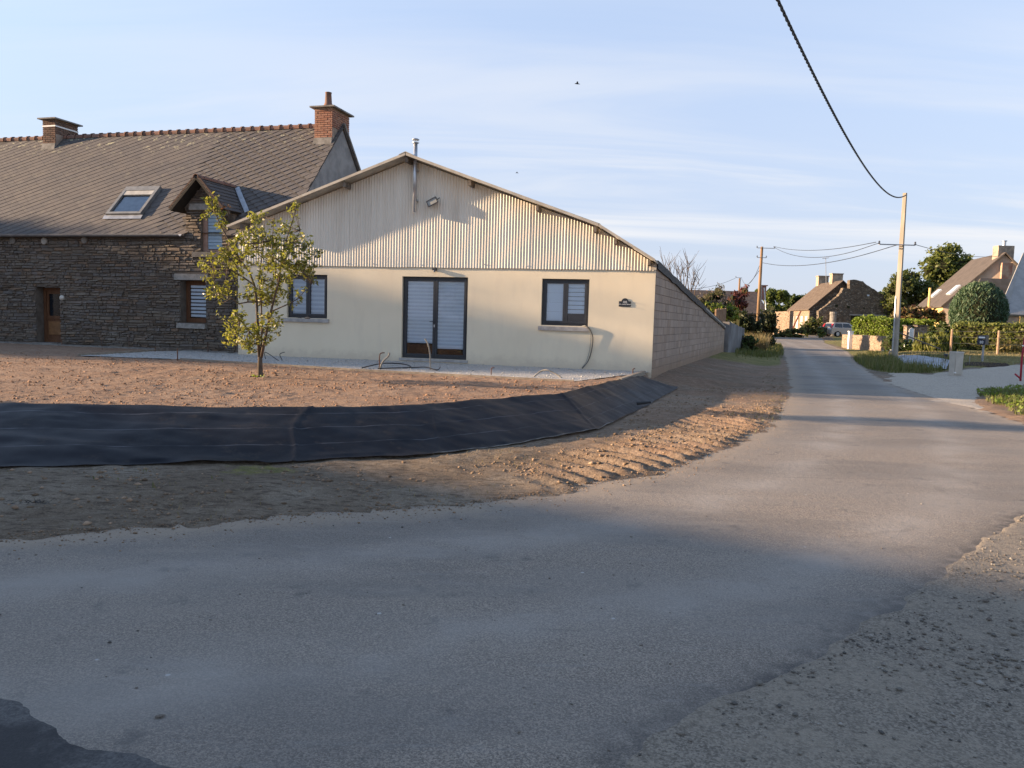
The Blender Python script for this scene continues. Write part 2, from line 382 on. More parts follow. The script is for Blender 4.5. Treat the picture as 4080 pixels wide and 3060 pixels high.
yardw = sstep(soY + .25 * fbm(X * .9, Y * .9, 4), -.05, .2)
grassw = np.maximum.reduce([sstep(sdist(X, Y, LAWN) + .5 * fbm(X * .8, Y * .8, 6), -.2, .4), sstep(sdist(X, Y, GRASSW) + .4 * fbm(X, Y, 6), -.2, .3), .75 * sstep(sdist(X, Y, VERGE) + .8 * fbm(X * .6, Y * .6, 6), -.3, .6), .85 * sstep(np.hypot(X, Y), 48, 60) * sstep(-road_sd(X, Y), 0, 2)])
rs_ = -road_sd(X, Y); toe_in = sdist(X, Y, TOE)
grassw = np.maximum(grassw, .55 * sstep(fbm(X * 1.1, Y * 1.1, 15, 4), .1, .35) * (1 - sstep(np.abs(toe_in + .25), .1, .5)) * (X < -1))
grassw = np.maximum(grassw, .8 * sstep(Y, 28, 34) * sstep(rs_, .0, .6) * (X < 14))
pale = sstep(fbm(X * .7, Y * .9, 17, 5), .0, .35) * (1 - yardw)
vr = .7 * sstep(X + .8 * fbm(X * .8, Y * .8, 88, 3), -1.0, 1.5) * sstep(rs_, -.3, .2) * (Y < 42) * (X < 13) * (.5 + sstep(fbm(X * 1.6, Y * 1.6, 89, 4), -.2, .3) * .5)
yardw = np.maximum(yardw, vr)
cols = np.stack([yardw, pale, grassw, np.ones_like(yardw)], -1).reshape(-1, 4)

t = NT('earth'); zone = t.attr('zone'); sx = t.new('ShaderNodeSeparateColor'); t.put(sx.inputs[0], zone)
n_big = t.ramp(t.noise(.9, 5), .35, .65); n_mid = t.ramp(t.noise(7, 6, .6), .3, .7); n_fine = t.noise(70, 4, .7)
dirt = t.mix(n_mid, (.150, .115, .082), (.235, .190, .142)); dirt = t.mix(t.math('MULTIPLY', sx.outputs[1], .55), dirt, (.300, .260, .205)); dirt = t.mix(t.math('MULTIPLY', n_big, .45), dirt, (.125, .093, .064)); dirt = t.mix(t.ramp(t.noise(7, 7, .72, vec=t.mapped((.8, 2.2, 1))), .48, .62, 0, .8), dirt, (.070, .052, .038)); dirt = t.mix(t.ramp(t.noise(31, 5, .7), .58, .70, 0, .6), dirt, (.36, .30, .225))
soil = t.mix(n_mid, (.235, .155, .104), (.330, .232, .166)); soil = t.mix(t.math('MULTIPLY', n_big, .35), soil, (.22, .128, .080))
grass = t.mix(n_mid, (.130, .125, .042), (.290, .225, .100)); grass = t.mix(t.math('MULTIPLY', n_big, .6), grass, (.100, .118, .036))
c = t.mix(sx.outputs[0], dirt, soil); c = t.mix(t.ramp(t.math('ADD', sx.outputs[2], t.math('MULTIPLY', t.math('SUBTRACT', t.noise(9, 5), .5), .9)), .35, .6), c, grass)
c = t.mix(1.0, c, t.mix(t.ramp(n_fine, .3, .7), (.72,) * 3, (1.25,) * 3), 'MULTIPLY')
bm = t.bump(t.noise(24, 7, .7), 1.0, .035); bm = t.bump(n_fine, .9, .008, bm)
MAT_EARTH = t.fin(c, .95, .15, bm)
ground = arr_obj('ground', np.stack([X, Y, Z], -1).reshape(-1, 3), quads, MAT_EARTH, smooth=True, colattr={'zone': cols}); tag(ground, kind='structure')

def sheet(name, poly, mat, zf, res, ext, margin=.35, kind='structure', near=None, edge=None):
    P = np.asarray(poly); x0, y0 = P.min(0) - margin; x1, y1 = P.max(0) + margin
    if near: x0, y0, x1, y1 = max(x0, near[0]), max(y0, near[1]), min(x1, near[2]), min(y1, near[3])
    gx = np.arange(x0, x1 + res, res); gy = np.arange(y0, y1 + res, res); A, B = np.meshgrid(gx, gy)
    k = sdist(A, B, poly) > -margin
    idx = np.arange(A.size).reshape(A.shape); q = np.stack([idx[:-1, :-1], idx[:-1, 1:], idx[1:, 1:], idx[1:, :-1]], -1).reshape(-1, 4)
    q = q[k.ravel()[q].all(1)]; used = np.unique(q); re = np.full(A.size, -1); re[used] = np.arange(len(used))
    V = np.stack([A, B, zf(A, B)], -1).reshape(-1, 3)[used]; ca = None
    if edge: w = np.exp(-np.minimum(pdist(A, B, road_l), pdist(A, B, road_r) * 1.5) / edge).ravel()[used]; A1, B1 = A.ravel()[used], B.ravel()[used]; dl = pdist(A1, B1, road_l); tr_ = np.exp(-((dl - 1.0) / .28) ** 2) + np.exp(-((dl - 2.5) / .28) ** 2); ds = np.exp(-pdist(A1, B1, should) / .10); ca = {'edge': np.stack([w, np.clip(tr_, 0, 1), ds, np.ones_like(w)], -1)}
    return tag(arr_obj(name, V, re[q], mat, smooth=True, colattr=ca), kind=kind)

# asphalt ---------------------------------------------------------------------
t = NT('asphalt')
chip = t.voro(170, out='Color'); chipv = t.new('ShaderNodeSeparateColor'); t.put(chipv.inputs[0], chip)
a = t.mix(t.ramp(chipv.outputs[0], .1, .9), (.165, .138, .114), (.350, .296, .240))
a = t.mix(t.ramp(t.noise(75, 3, .7), .42, .62, 0, .45), a, (.085, .080, .076))
a = t.mix(t.ramp(t.noise(.35, 6, .62, vec=t.mapped((.5, 1.3, 1), (0, 0, rad(20)))), .46, .56, 0, .35), a, (.085, .083, .084))
a = t.mix(t.ramp(t.noise(6, 6, .7, vec=t.mapped((.3, 1.4, 1), (0, 0, rad(10)))), .56, .66, 0, .30), a, (.26, .245, .225))
wear = t.ramp(t.noise(.55, 5, .6, vec=t.mapped((.55, 1.6, 1), (0, 0, rad(12)))), .38, .68)
a = t.mix(t.math('MULTIPLY', wear, .5), a, (.215, .196, .175))
dust = t.ramp(t.noise(1.9, 6, .62, vec=t.mapped((.35, 1.7, 1), (0, 0, rad(14)))), .52, .78); a = t.mix(t.math('MULTIPLY', dust, .42), a, (.300, .262, .215))
a = t.mix(t.ramp(t.noise(3.1, 5, .6), .60, .72, 0, .5), a, (.075, .073, .072))
ed0 = t.new('ShaderNodeSeparateColor'); t.put(ed0.inputs[0], t.attr('edge')); ed_ = ed0.outputs[0]; a = t.mix(t.ramp(t.math('ADD', ed_, t.math('MULTIPLY', t.math('SUBTRACT', t.noise(2.6, 6, .65), .5), .9)), .35, 1.05, 0, .7), a, (.31, .250, .185))
sp_ = t.voro(2.3, feature='F1'); a = t.mix(t.ramp(sp_, .02, .035, .8, 0), a, (.45, .44, .42))
ch_ = t.new('ShaderNodeSeparateColor'); t.put(ch_.inputs[0], t.attr('edge'))
a = t.mix(t.math('MULTIPLY', ch_.outputs[1], t.ramp(t.noise(1.2, 4), .35, .65, .1, .5)), a, (.33, .305, .275)); a = t.mix(t.math('MULTIPLY', ch_.outputs[2], t.ramp(t.noise(9, 4), .35, .6, .25, .9)), a, (.055, .052, .050))
cr_ = t.voro(.55, vec=t.mapped((1, 1, 1)), feature='DISTANCE_TO_EDGE'); crn = t.new('ShaderNodeTexVoronoi', feature='DISTANCE_TO_EDGE'); crn.inputs['Scale'].default_value = .5
dv_ = t.new('ShaderNodeMix', data_type='VECTOR'); dv_.inputs[0].default_value = .12; t.put(dv_.inputs[4], t.pos()); nc_ = t.new('ShaderNodeTexNoise'); nc_.inputs['Scale'].default_value = 3.; nc_.inputs['Detail'].default_value = 6; t.put(nc_.inputs['Vector'], t.pos()); t.put(dv_.inputs[5], nc_.outputs['Color']); t.put(crn.inputs['Vector'], dv_.outputs[1])
a = t.mix(t.math('MULTIPLY', t.ramp(crn.outputs['Distance'], .002, .010, 1, 0), t.ramp(t.noise(.4, 2), .56, .64, 0, .22)), a, (.06, .057, .055))
bm = t.bump(t.voro(170), .7, .005); bm = t.bump(t.noise(14, 4), .35, .02, bm)
MAT_ASPH = t.fin(a, .88, .3, bm)
zroad = lambda x, y: base_z(x, y) + .006 * fbm(x * .5, y * .5, 40, 2)
road = sheet('road', ROAD, MAT_ASPH, zroad, .15, 0, .22, edge=.45)
t = NT('old_tarmac')
a = t.mix(t.ramp(t.noise(80, 5, .7), .3, .7), (.050, .049, .050), (.125, .120, .115)); a = t.mix(t.ramp(t.noise(3.2, 5, .6), .40, .58, .85, 0), a, (.030, .030, .032))
MAT_TAR = t.fin(a, .85, .3, t.bump(t.noise(90, 4, .7), .8, .006))
pt = [gp(*q) for q in [(0, 1512), (35, 1515), (85, 1545), (135, 1572), (160, 1600), (215, 1612), (255, 1628), (330, 1640), (400, 1660), (470, 1690)]] + [(-.5, 1.6), (-4, 1.6), (-4, 3.2)]
PATCH = pt
sheet('road_patch', PATCH, MAT_TAR, lambda x, y: zroad(x, y) - .012 + .020 * sstep(sdist(x, y, PATCH) + .05 * fbm(x * 6, y * 6, 97, 4), -.03, .03), .02, 0, .08, near=(-2.6, 1.7, .4, 4.2))
# gravel ----------------------------------------------------------------------
def gravel(name, dark, light, tint, sc, bump=.8):
    t = NT(name); v = t.voro(sc, out='Color'); s_ = t.new('ShaderNodeSeparateColor'); t.put(s_.inputs[0], v)
    a = t.mix(t.ramp(s_.outputs[0], .05, .95), dark, light); a = t.mix(t.ramp(t.noise(2.2, 6, .65), .38, .66, 0, .75), a, tint)
    a = t.mix(t.ramp(t.noise(28, 4, .7), .5, .68, 0, .5), a, tuple(x * .55 for x in dark))
    b = t.bump(t.voro(sc), bump, .01); b = t.bump(t.noise(9, 5), .5, .03, b); return t.fin(a, .92, .2, b)
MAT_GRAV = gravel('shoulder_gravel', (.130, .112, .092), (.270, .232, .186), (.262, .222, .172), 110, .6)
MAT_PAD = gravel('pale_gravel', (.26, .255, .245), (.52, .505, .48), (.44, .42, .39), 60)
MAT_DRIVE = gravel('drive_gravel', (.30, .258, .208), (.48, .415, .34), (.43, .365, .29), 45)
sheet('gravel_shoulder', SHOULDER, MAT_GRAV, lambda x, y: zroad(x, y) - .030 + .038 * sstep(sdist(x, y, SHOULDER) + .09 * fbm(x * 3.5, y * 3.5, 52, 4), -.10, .02) + sstep(sdist(x, y, SHOULDER), .02, .4) * (.010 * fbm(x * 5, y * 5, 50, 4) + .012 * (.5 + fbm(x * 1.2, y * 1.2, 51, 3))), .03, 0, .3, near=(-1, 1.8, 7.5, 8.6))
sheet('gravel_path', PAD, MAT_PAD, lambda x, y: YARD + .012 * fbm(x * 3, y * 3, 60, 4) + 0 * x, .06, 0, .0)
sheet('driveway', DRIVE, MAT_DRIVE, lambda x, y: base_z(x, y) + .012 * fbm(x * 2, y * 2, 61, 3) - .02 * (1 - sstep(sdist(x, y, DRIVE) + .5 * fbm(x * 1.3, y * 1.3, 62, 3), -.2, .1)) , .16, 0, .3)

# loose stones, clods (uncountable) ---------------------------------------------
def rocks(name, pts, sizes, mat, label=None, cat=None, flat=.7, seed=3):
    rng = np.random.default_rng(seed); n = len(pts)
    base = np.array([(0, 0, 1), (1, 0, .1), (.31, .95, -.1), (-.81, .59, .1), (-.81, -.59, -.1), (.31, -.95, .1), (0, 0, -1)], float)
    tri = np.array([(0, 1, 2), (0, 2, 3), (0, 3, 4), (0, 4, 5), (0, 5, 1), (6, 2, 1), (6, 3, 2), (6, 4, 3), (6, 5, 4), (6, 1, 5)])
    V = base[None] * (1 + .38 * rng.uniform(-1, 1, (n, 7, 1))); V[:, :, 2] *= flat; V[:, :, 0] *= rng.uniform(.8, 1.5, (n, 1))
    a = rng.uniform(0, 6.28, n); ca, sa = np.cos(a)[:, None], np.sin(a)[:, None]
    V = np.stack([V[:, :, 0] * ca - V[:, :, 1] * sa, V[:, :, 0] * sa + V[:, :, 1] * ca, V[:, :, 2]], -1) * np.asarray(sizes)[:, None, None] * .5 + np.asarray(pts)[:, None, :]
    o = arr_obj(name, V.reshape(-1, 3), (tri[None] + 7 * np.arange(n)[:, None, None]).reshape(-1, 3), mat); return tag(o, label, cat, kind='stuff')
def scatter(n, poly, dens=None, seed=1, box=None):
    rng = np.random.default_rng(seed); P = np.asarray(poly); lo = P.min(0) if box is None else np.array(box[:2]); hi = P.max(0) if box is None else np.array(box[2:])
    q = rng.uniform(lo, hi, (n * 6, 2)); k = sdist(q[:, 0], q[:, 1], poly) > 0
    if dens is not None: k &= rng.uniform(0, 1, len(q)) < dens(q[:, 0], q[:, 1])
    return q[k][:n]
MAT_CLOD = M('clod', (.33, .20, .125), (.25, .145, .09), 9, .95, .1, .6, 40, rnd=.3)
MAT_CLOD2 = M('verge_clod', (.27, .19, .13), (.17, .12, .08), 9, .95, .1, .6, 40, rnd=.35)
t = NT('pebble'); MAT_PEB = t.fin(t.steps(t.rnd(), [(.07, .067, .064), (.13, .12, .105), (.20, .18, .15), (.12, .10, .085), (.30, .28, .25)]), .85, .25)
YPOLY = [(-12, 8.6), (-6, 9.1), (-2.5, 9.65), (-1.1, 10.5), (.9, 12.7), (2.1, 15.8), (1.2, 15.2), (-1.0, 15.8), (-3.5, 16.6), (-6.4, 17.9), (-9, 19.3), (-13, 21)]
q = scatter(8000, YPOLY, lambda x, y: .25 + sstep(fbm(x * .8, y * .8, 71, 3), -.2, .4), 5)
sz = RNG.gamma(1.6, .008, len(q)) + .008; sz = np.minimum(sz, .075)
rocks('soil_clods', np.column_stack([q, height(q[:, 0], q[:, 1]) + sz * .12]), sz, MAT_CLOD, 'loose orange-brown soil clods over the raised yard', 'soil')
VPOLY = [(-7, 4.4), (-3.3, 5.3), (-1.4, 6.1), (.5, 7.2), (1.6, 8.3), (3.2, 10.6), (4.6, 13), (6.8, 18.6), (9, 27), (7, 22), (4.3, 19), (2.4, 13.8), (1.3, 11), (0, 9.5), (-1, 8.6), (-2.4, 7.95), (-5, 7.3), (-9, 6.8)]
q = scatter(9500, VPOLY, lambda x, y: .15 + sstep(fbm(x * 1.1, y * 1.1, 72, 3), -.1, .4), 6)
sz = np.minimum(RNG.gamma(2, .008, len(q)) + .007, .07)
TP = [(.2, 7.15), (1.4, 8.2), (2.1, 9.0), (3.1, 10.6), (4.4, 13), (5.6, 16), (4.6, 15.6), (3.2, 12.9), (2.0, 11), (1.2, 9.8), (0, 8.4)]
q3 = scatter(2200, TP, lambda x, y: .2 + sstep(fbm(x * 1.6, y * 1.6, 75, 3), -.1, .3), 16); s3 = np.minimum(RNG.gamma(2.0, .007, len(q3)) + .009, .055); q = np.vstack([q, q3]); sz = np.concatenate([sz, s3])
u_ = RNG.uniform(0, 1, 3200); k_ = np.minimum((u_ * 9).astype(int), 8); L0 = np.array(road_l); fr_ = u_ * 9 - k_; ce = L0[k_] * (1 - fr_)[:, None] + L0[k_ + 1] * fr_[:, None]; dr_ = L0[k_ + 1] - L0[k_]; nr_ = np.stack([dr_[:, 1], -dr_[:, 0]], 1) / np.hypot(dr_[:, 0], dr_[:, 1])[:, None]; q4 = ce + nr_ * (RNG.exponential(.13, 3200) - .18)[:, None]; s4 = RNG.gamma(1.6, .0035, 3200) + .004; zc4 = np.maximum(height(q4[:, 0], q4[:, 1]), zroad(q4[:, 0], q4[:, 1]))
rocks('edge_crumbs', np.column_stack([q4, zc4 + s4 * .2]), s4, MAT_CLOD2, 'crumbs of soil and grit spilled along the edge of the lane', 'soil')
rocks('verge_clods', np.column_stack([q, height(q[:, 0], q[:, 1]) + sz * .1]), sz, MAT_CLOD2, 'small dry clods strewn over the verge beside the lane', 'soil')
q = scatter(6500, SHOULDER, lambda x, y: .12 + .9 * sstep(fbm(x * 2.2, y * 2.2, 73, 3), -.05, .35), 7, box=(.2, 2.2, 6.5, 8.3))
sz = np.minimum(RNG.gamma(1.8, .0042, len(q)) + .004, .045)
q2 = scatter(420, ROAD, lambda x, y: np.ones_like(x), 8, box=(-4, 2.4, 5, 7.5)); s2 = RNG.gamma(1.5, .003, len(q2)) + .003
qq = np.vstack([q, q2]); ss = np.concatenate([sz, s2]); zq = zroad(qq[:, 0], qq[:, 1]); sdq = sdist(q[:, 0], q[:, 1], SHOULDER)
zq[:len(q)] += .008 + sstep(sdq, .02, .4) * (.010 * fbm(q[:, 0] * 5, q[:, 1] * 5, 50, 4) + .012 * (.5 + fbm(q[:, 0] * 1.2, q[:, 1] * 1.2, 51, 3)))
rocks('loose_gravel', np.column_stack([qq, zq + ss * .22]), ss, MAT_PEB, 'loose grey pebbles on the gravel shoulder and the lane', 'gravel')
q = scatter(2600, PAD, None, 9); sz = RNG.gamma(2, .006, len(q)) + .008
MAT_PPEB = M('pale_pebble', (.5, .49, .46), (.34, .33, .31), 20, .9, .2, rnd=.25)
rocks('path_gravel', np.column_stack([q, np.full(len(q), YARD + .012)]), sz, MAT_PPEB, 'pale crushed stone on the path along the cream house', 'gravel')
# ================================================================== CREAM HOUSE
hf = frame(HO, HT, HN)                                        # (s, d outward, z)
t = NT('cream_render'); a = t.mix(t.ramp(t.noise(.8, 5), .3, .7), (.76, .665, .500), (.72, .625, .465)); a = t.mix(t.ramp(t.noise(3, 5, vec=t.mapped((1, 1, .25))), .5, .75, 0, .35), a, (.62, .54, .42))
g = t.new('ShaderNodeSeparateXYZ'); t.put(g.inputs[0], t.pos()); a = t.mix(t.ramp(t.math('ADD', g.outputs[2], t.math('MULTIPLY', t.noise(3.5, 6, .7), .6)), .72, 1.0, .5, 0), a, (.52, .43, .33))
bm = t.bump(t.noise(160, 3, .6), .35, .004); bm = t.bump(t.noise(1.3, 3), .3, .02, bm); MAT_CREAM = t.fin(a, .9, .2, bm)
t = NT('corrugated_metal'); v = t.mapped((1, 1, .10)); a = t.mix(t.ramp(t.noise(2.2, 6, .6, vec=v), .35, .7), (.74, .685, .585), (.62, .56, .465))
a = t.mix(t.ramp(t.noise(7, 5, .6, vec=t.mapped((1, 1, .06))), .55, .75, 0, .55), a, (.42, .36, .275)); a = t.mix(t.ramp(t.noise(.7, 4), .45, .7, 0, .5), a, (.70, .65, .555))
a = t.mix(1.0, a, t.mix(t.rnd(), (.93,) * 3, (1.05,) * 3), 'MULTIPLY'); MAT_CORR = t.fin(a, .55, .35, t.bump(t.noise(30, 4), .1, .004))
MAT_GREY = M('anthracite_frame', (.030, .034, .042), (.024, .027, .033), 8, .42, .45)
MAT_SILL = M('concrete_sill', (.40, .38, .36), (.30, .285, .27), 7, .9, .2, .4, 70)
MAT_ZINC = M('zinc', (.36, .37, .39), (.26, .27, .29), 6, .45, .5, metal=.5)
MAT_STEEL = M('brushed_steel', (.50, .52, .55), (.38, .40, .43), 6, .35, .5, metal=.7)
MAT_RAFT = M('weathered_beam', (.20, .17, .14), (.12, .10, .085), 9, .85, .2, .3, 50)
MAT_ROOFS = M('fibre_cement_roof', (.48, .44, .37), (.36, .33, .28), 3, .9, .15, .5, 25, .01)
MAT_FASC = M('pale_fascia', (.50, .46, .39), (.40, .36, .30), 4, .8, .2)
MAT_BITU = M('black_bitumen', (.020, .020, .022), (.032, .031, .031), 6, .65, .4, .4, 30)
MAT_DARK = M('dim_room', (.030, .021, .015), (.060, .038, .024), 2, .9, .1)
MAT_BLIND = M('sky_tinted_white_blind', (.80, .90, .98), (.78, .88, .97), 5, .75, .2); MAT_BLIND2 = M('sky_tinted_grey_blind', (.66, .76, .86), (.64, .74, .84), 5, .75, .2)  # blue of the reflected sky is mixed into the blind colours
t = NT('window_glass'); gl = t.new('ShaderNodeBsdfGlossy'); gl.inputs['Color'].default_value = (.95, .97, 1, 1); gl.inputs['Roughness'].default_value = .03
tr = t.new('ShaderNodeBsdfTransparent'); tr.inputs[0].default_value = (.96, .98, 1, 1); fr = t.new('ShaderNodeFresnel'); fr.inputs[0].default_value = 1.65
ms = t.new('ShaderNodeMixShader'); t.l.new(fr.outputs[0], ms.inputs[0]); t.l.new(tr.outputs[0], ms.inputs[1]); t.l.new(gl.outputs[0], ms.inputs[2]); t.l.new(ms.outputs[0], t.out.inputs['Surface']); MAT_GLASS = t.m

ROOF_L = lambda s: 3.97 + (s - .12) * (5.735 - 3.97) / (5.06 - .12)
R_K, Z_K, R_C, Z_C = 10.04, 3.955, 11.42, 3.12
def roof_z(s): return float(ROOF_L(s) if s <= 5.06 else (5.735 - (s - 5.06) * (5.735 - Z_K) / (R_K - 5.06) if s <= R_K else Z_K - (s - R_K) * (Z_K - Z_C) / (R_C - R_K)))
house = empty('cream_house', hf(HW / 2, -6, YARD), 'low cream rendered house with corrugated gable and grey windows beside the stone house', 'house')
OPEN = [(1.495, 2.697, 1.475, 2.655), (4.85, 6.655, .50, 2.648), (8.605, 9.81, 1.475, 2.648)]
# front wall with its reveals
mb = MB(); sc = sorted({0., HW} | {v for o_ in OPEN for v in o_[:2]}); zc = sorted({.25, 2.93} | {v for o_ in OPEN for v in o_[2:]})
for i in range(len(sc) - 1):
    for j in range(len(zc) - 1):
        ms_, mz = (sc[i] + sc[i + 1]) / 2, (zc[j] + zc[j + 1]) / 2
        if any(o_[0] < ms_ < o_[1] and o_[2] < mz < o_[3] for o_ in OPEN): continue
        mb.poly([hf(sc[i], 0, zc[j]), hf(sc[i + 1], 0, zc[j]), hf(sc[i + 1], 0, zc[j + 1]), hf(sc[i], 0, zc[j + 1])])
RV = -.17
for a0, a1, b0, b1 in OPEN:
    for p_ in ([(a0, b0), (a0, b1)], [(a0, b1), (a1, b1)], [(a1, b1), (a1, b0)], [(a1, b0), (a0, b0)]):
        (u0, w0), (u1, w1) = p_; mb.poly([hf(u0, 0, w0), hf(u1, 0, w1), hf(u1, RV, w1), hf(u0, RV, w0)])
mb.poly([hf(0, 0, .25), hf(0, 0, 2.93), hf(0, -2.2, 2.93), hf(0, -2.2, .25)])
mb.poly([hf(HW, 0, .25), hf(HW, -.03, .25), hf(HW, -.03, 2.93), hf(HW, 0, 2.93)])
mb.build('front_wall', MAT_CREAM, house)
# gable sheets
PIT = .0762
nper = 11; s0 = .02; k = 0
while s0 < HW - .05:
    s1 = min(s0 + nper * PIT, HW - .01); m = max(2, int(round((s1 - s0) / PIT * 10))); V = []
    for i in range(m + 1):
        s_ = s0 + (s1 - s0) * i / m; d_ = .032 + .0095 * math.sin(2 * math.pi * s_ / PIT) + (.004 if k % 2 else 0); zt = max(2.9, roof_z(s_) - .085); zb = 2.885 + .006 * math.sin(k * 2.3)
        V += [hf(s_, d_, zb), hf(s_, d_, zt)]
    arr_obj('corrugated_sheet', np.array(V), np.array([(2 * i, 2 * i + 2, 2 * i + 3, 2 * i + 1) for i in range(m)]), MAT_CORR, house, smooth=True)
    s0 = s1 - .012; k += 1
# screws at the foot of the sheets
for s_ in (3.3, 4.05, 5.32, 5.78, 7.1, 8.2, 9.5, 10.7):
    z_ = 2.97 + .01 * math.sin(s_ * 9); MB().lathe((0, 0, 0), [(.014, 0), (.014, .008), (.004, .014)], 8)
    mb = MB(); c = hf(s_, .045, z_); mb.tube([c, c + HN * .014], [.016, .008], 8); mb.build('screw', MAT_STEEL, house)
# roof slabs, overhanging the gable
OV, DEEP, TH = .46, 20.5, .05
def slab(sa, za, sb, zb, d0, d1, th): return [hf(sa, d0, za), hf(sb, d0, zb), hf(sb, d1, zb), hf(sa, d1, za), hf(sa, d0, za - th), hf(sb, d0, zb - th), hf(sb, d1, zb - th), hf(sa, d1, za - th)]
def roofplane(name, sa, za, sb, zb, d0=OV, d1=-DEEP, th=TH, mat=MAT_ROOFS):
    p = slab(sa, za, sb, zb, d0, d1, th); mb = MB(); mb.hexa([p[4], p[5], p[6], p[7], p[0], p[1], p[2], p[3]]); return mb.build(name, mat, house)
roofplane('roof', -.05, ROOF_L(-.05), 5.055, 5.733, d1=-1.0)      # left slope, tucked against the stone house
roofplane('roof', 5.065, 5.733, R_K + .03, Z_K + .01)
# lower right slope, cut along the oblique block wall
def wall_pt(u): return CORN + WD * u
def lat(p): q = p - HO; return float(np.dot(q, HT)), float(np.dot(q, HN))
slope_r = (Z_K - Z_C) / (R_C - R_K)
def zroof_r(s_): return Z_K - (s_ - R_K) * slope_r
sf, df = lat(wall_pt(WLEN)); sfe = sf + .06
mb = MB(); top = [hf(R_K + .005, OV, Z_K - .004), hf(R_C + .02, OV, zroof_r(R_C + .02)), hf(HW + .05, 0, zroof_r(HW + .05)), hf(sfe, df, zroof_r(sfe)), hf(R_K + .005, df, Z_K - .004)]
mb.prism([np.asarray(p) - np.array([0, 0, TH]) for p in top], (0, 0, TH)); mb.build('roof', MAT_ROOFS, house)
# pale rake edges
def rake(sa, sb, name='fascia', w=.05, dd=OV + .004):
    za, zb = roof_z(sa), roof_z(sb); mb = MB(); mb.hexa([hf(sa, dd, za - .055), hf(sb, dd, zb - .055), hf(sb, dd + .012, zb - .055), hf(sa, dd + .012, za - .055), hf(sa, dd, za + .012), hf(sb, dd, zb + .012), hf(sb, dd + .012, zb + .012), hf(sa, dd + .012, za + .012)]); return mb.build(name, MAT_FASC, house)
rake(-.05, 5.05); rake(5.07, R_K); rake(R_K + .01, R_C)
mb = MB(); mb.prism([hf(4.88, OV + .02, 5.70), hf(5.06, OV + .02, 5.775), hf(5.24, OV + .02, 5.70), hf(5.24, OV + .02, 5.685), hf(5.06, OV + .02, 5.755), hf(4.88, OV + .02, 5.685)], -HN * 6); mb.build('ridge_cap', MAT_ROOFS, house)
# purlin ends under the overhang
for s_ in (.35, 1.75, 3.35, 5.06, 6.75, 8.5, 9.95, 10.45, 11.28):
    z_ = roof_z(s_) - .065; mb = MB(); mb.box((s_ - .035, -.4, z_ - .15), (s_ + .035, OV - .06, z_ - .02), hf); mb.build('purlin', MAT_RAFT, house)
# flue
fx, fd = 5.225, .19
fl = MB(); fl.tube([hf(fx, fd, 4.29), hf(fx, fd, 6.02)], .052, 14); flue = fl.build('flue_pipe', MAT_STEEL, house, smooth=True)
mb = MB(); c = hf(fx, fd, 0); mb.lathe(c, [(.05, 6.02), (.058, 6.02), (.098, 6.045), (.058, 6.06), (.05, 6.06)], 16); mb.build('flue_collar', MAT_STEEL, flue, smooth=True)
for k in range(4):
    a_ = k * math.pi / 2 + .4; q = c + np.array([.06 * math.cos(a_), .06 * math.sin(a_), 0]); mb = MB(); mb.tube([q + np.array([0, 0, 6.05]), q + np.array([0, 0, 6.12])], .006, 5); mb.build('flue_strut', MAT_STEEL, flue)
mb = MB(); mb.lathe(c, [(.095, 6.115), (.10, 6.125), (.06, 6.15), (.02, 6.155)], 16); mb.build('flue_cap', MAT_STEEL, flue, smooth=True)
for z_ in (4.6, 5.35):
    mb = MB(); mb.box((fx - .056, .03, z_ - .02), (fx + .056, fd, z_ + .02), hf); mb.build('flue_bracket', MAT_STEEL, flue)

def bars(mb, a0, a1, b0, b1, w, d0, d1, fr):
    for q in (((a0, b0), (a0 + w, b1)), ((a1 - w, b0), (a1, b1)), ((a0 + w, b0), (a1 - w, b0 + w)), ((a0 + w, b1 - w), (a1 - w, b1))):
        mb.box((q[0][0], d0, q[0][1]), (q[1][0], d1, q[1][1]), fr)
def blind(parent, a0, a1, z0, z1, d, n, fr, m1, m2, name='blind_band', frac=.6):
    h = (z1 - z0) / n
    for i in range(n):
        zt = z1 - i * h; mb = MB(); mb.box((a0, d - .006, zt - h * frac), (a1, d, zt - .001), fr); mb.build(name, m1, parent)
        mb = MB(); mb.box((a0, d - .014, zt - h + .001), (a1, d - .008, zt - h * frac), fr); mb.build(name, m2, parent)
def pane(parent, a0, a1, z0, z1, d, fr, name='glass_pane'):
    mb = MB(); mb.poly([fr(a0, d, z0), fr(a1, d, z0), fr(a1, d, z1), fr(a0, d, z1)]); return mb.build(name, MAT_GLASS, parent)
def sill(parent, a0, a1, z0, z1, out, fr, mat=None):
    mb = MB(); mb.hexa([fr(a0, -.16, z0), fr(a1, -.16, z0), fr(a1, out, z0), fr(a0, out, z0), fr(a0, -.16, z1 + .015), fr(a1, -.16, z1 + .015), fr(a1, out, z1), fr(a0, out, z1)]); return mb.build('window_sill', mat or MAT_SILL, parent)
def room(parent, a0, a1, z0, z1, d, fr, mat=MAT_DARK):
    mb = MB(); mb.poly([fr(a0, d, z0), fr(a1, d, z0), fr(a1, d, z1), fr(a0, d, z1)]); return mb.build('interior', mat, parent)
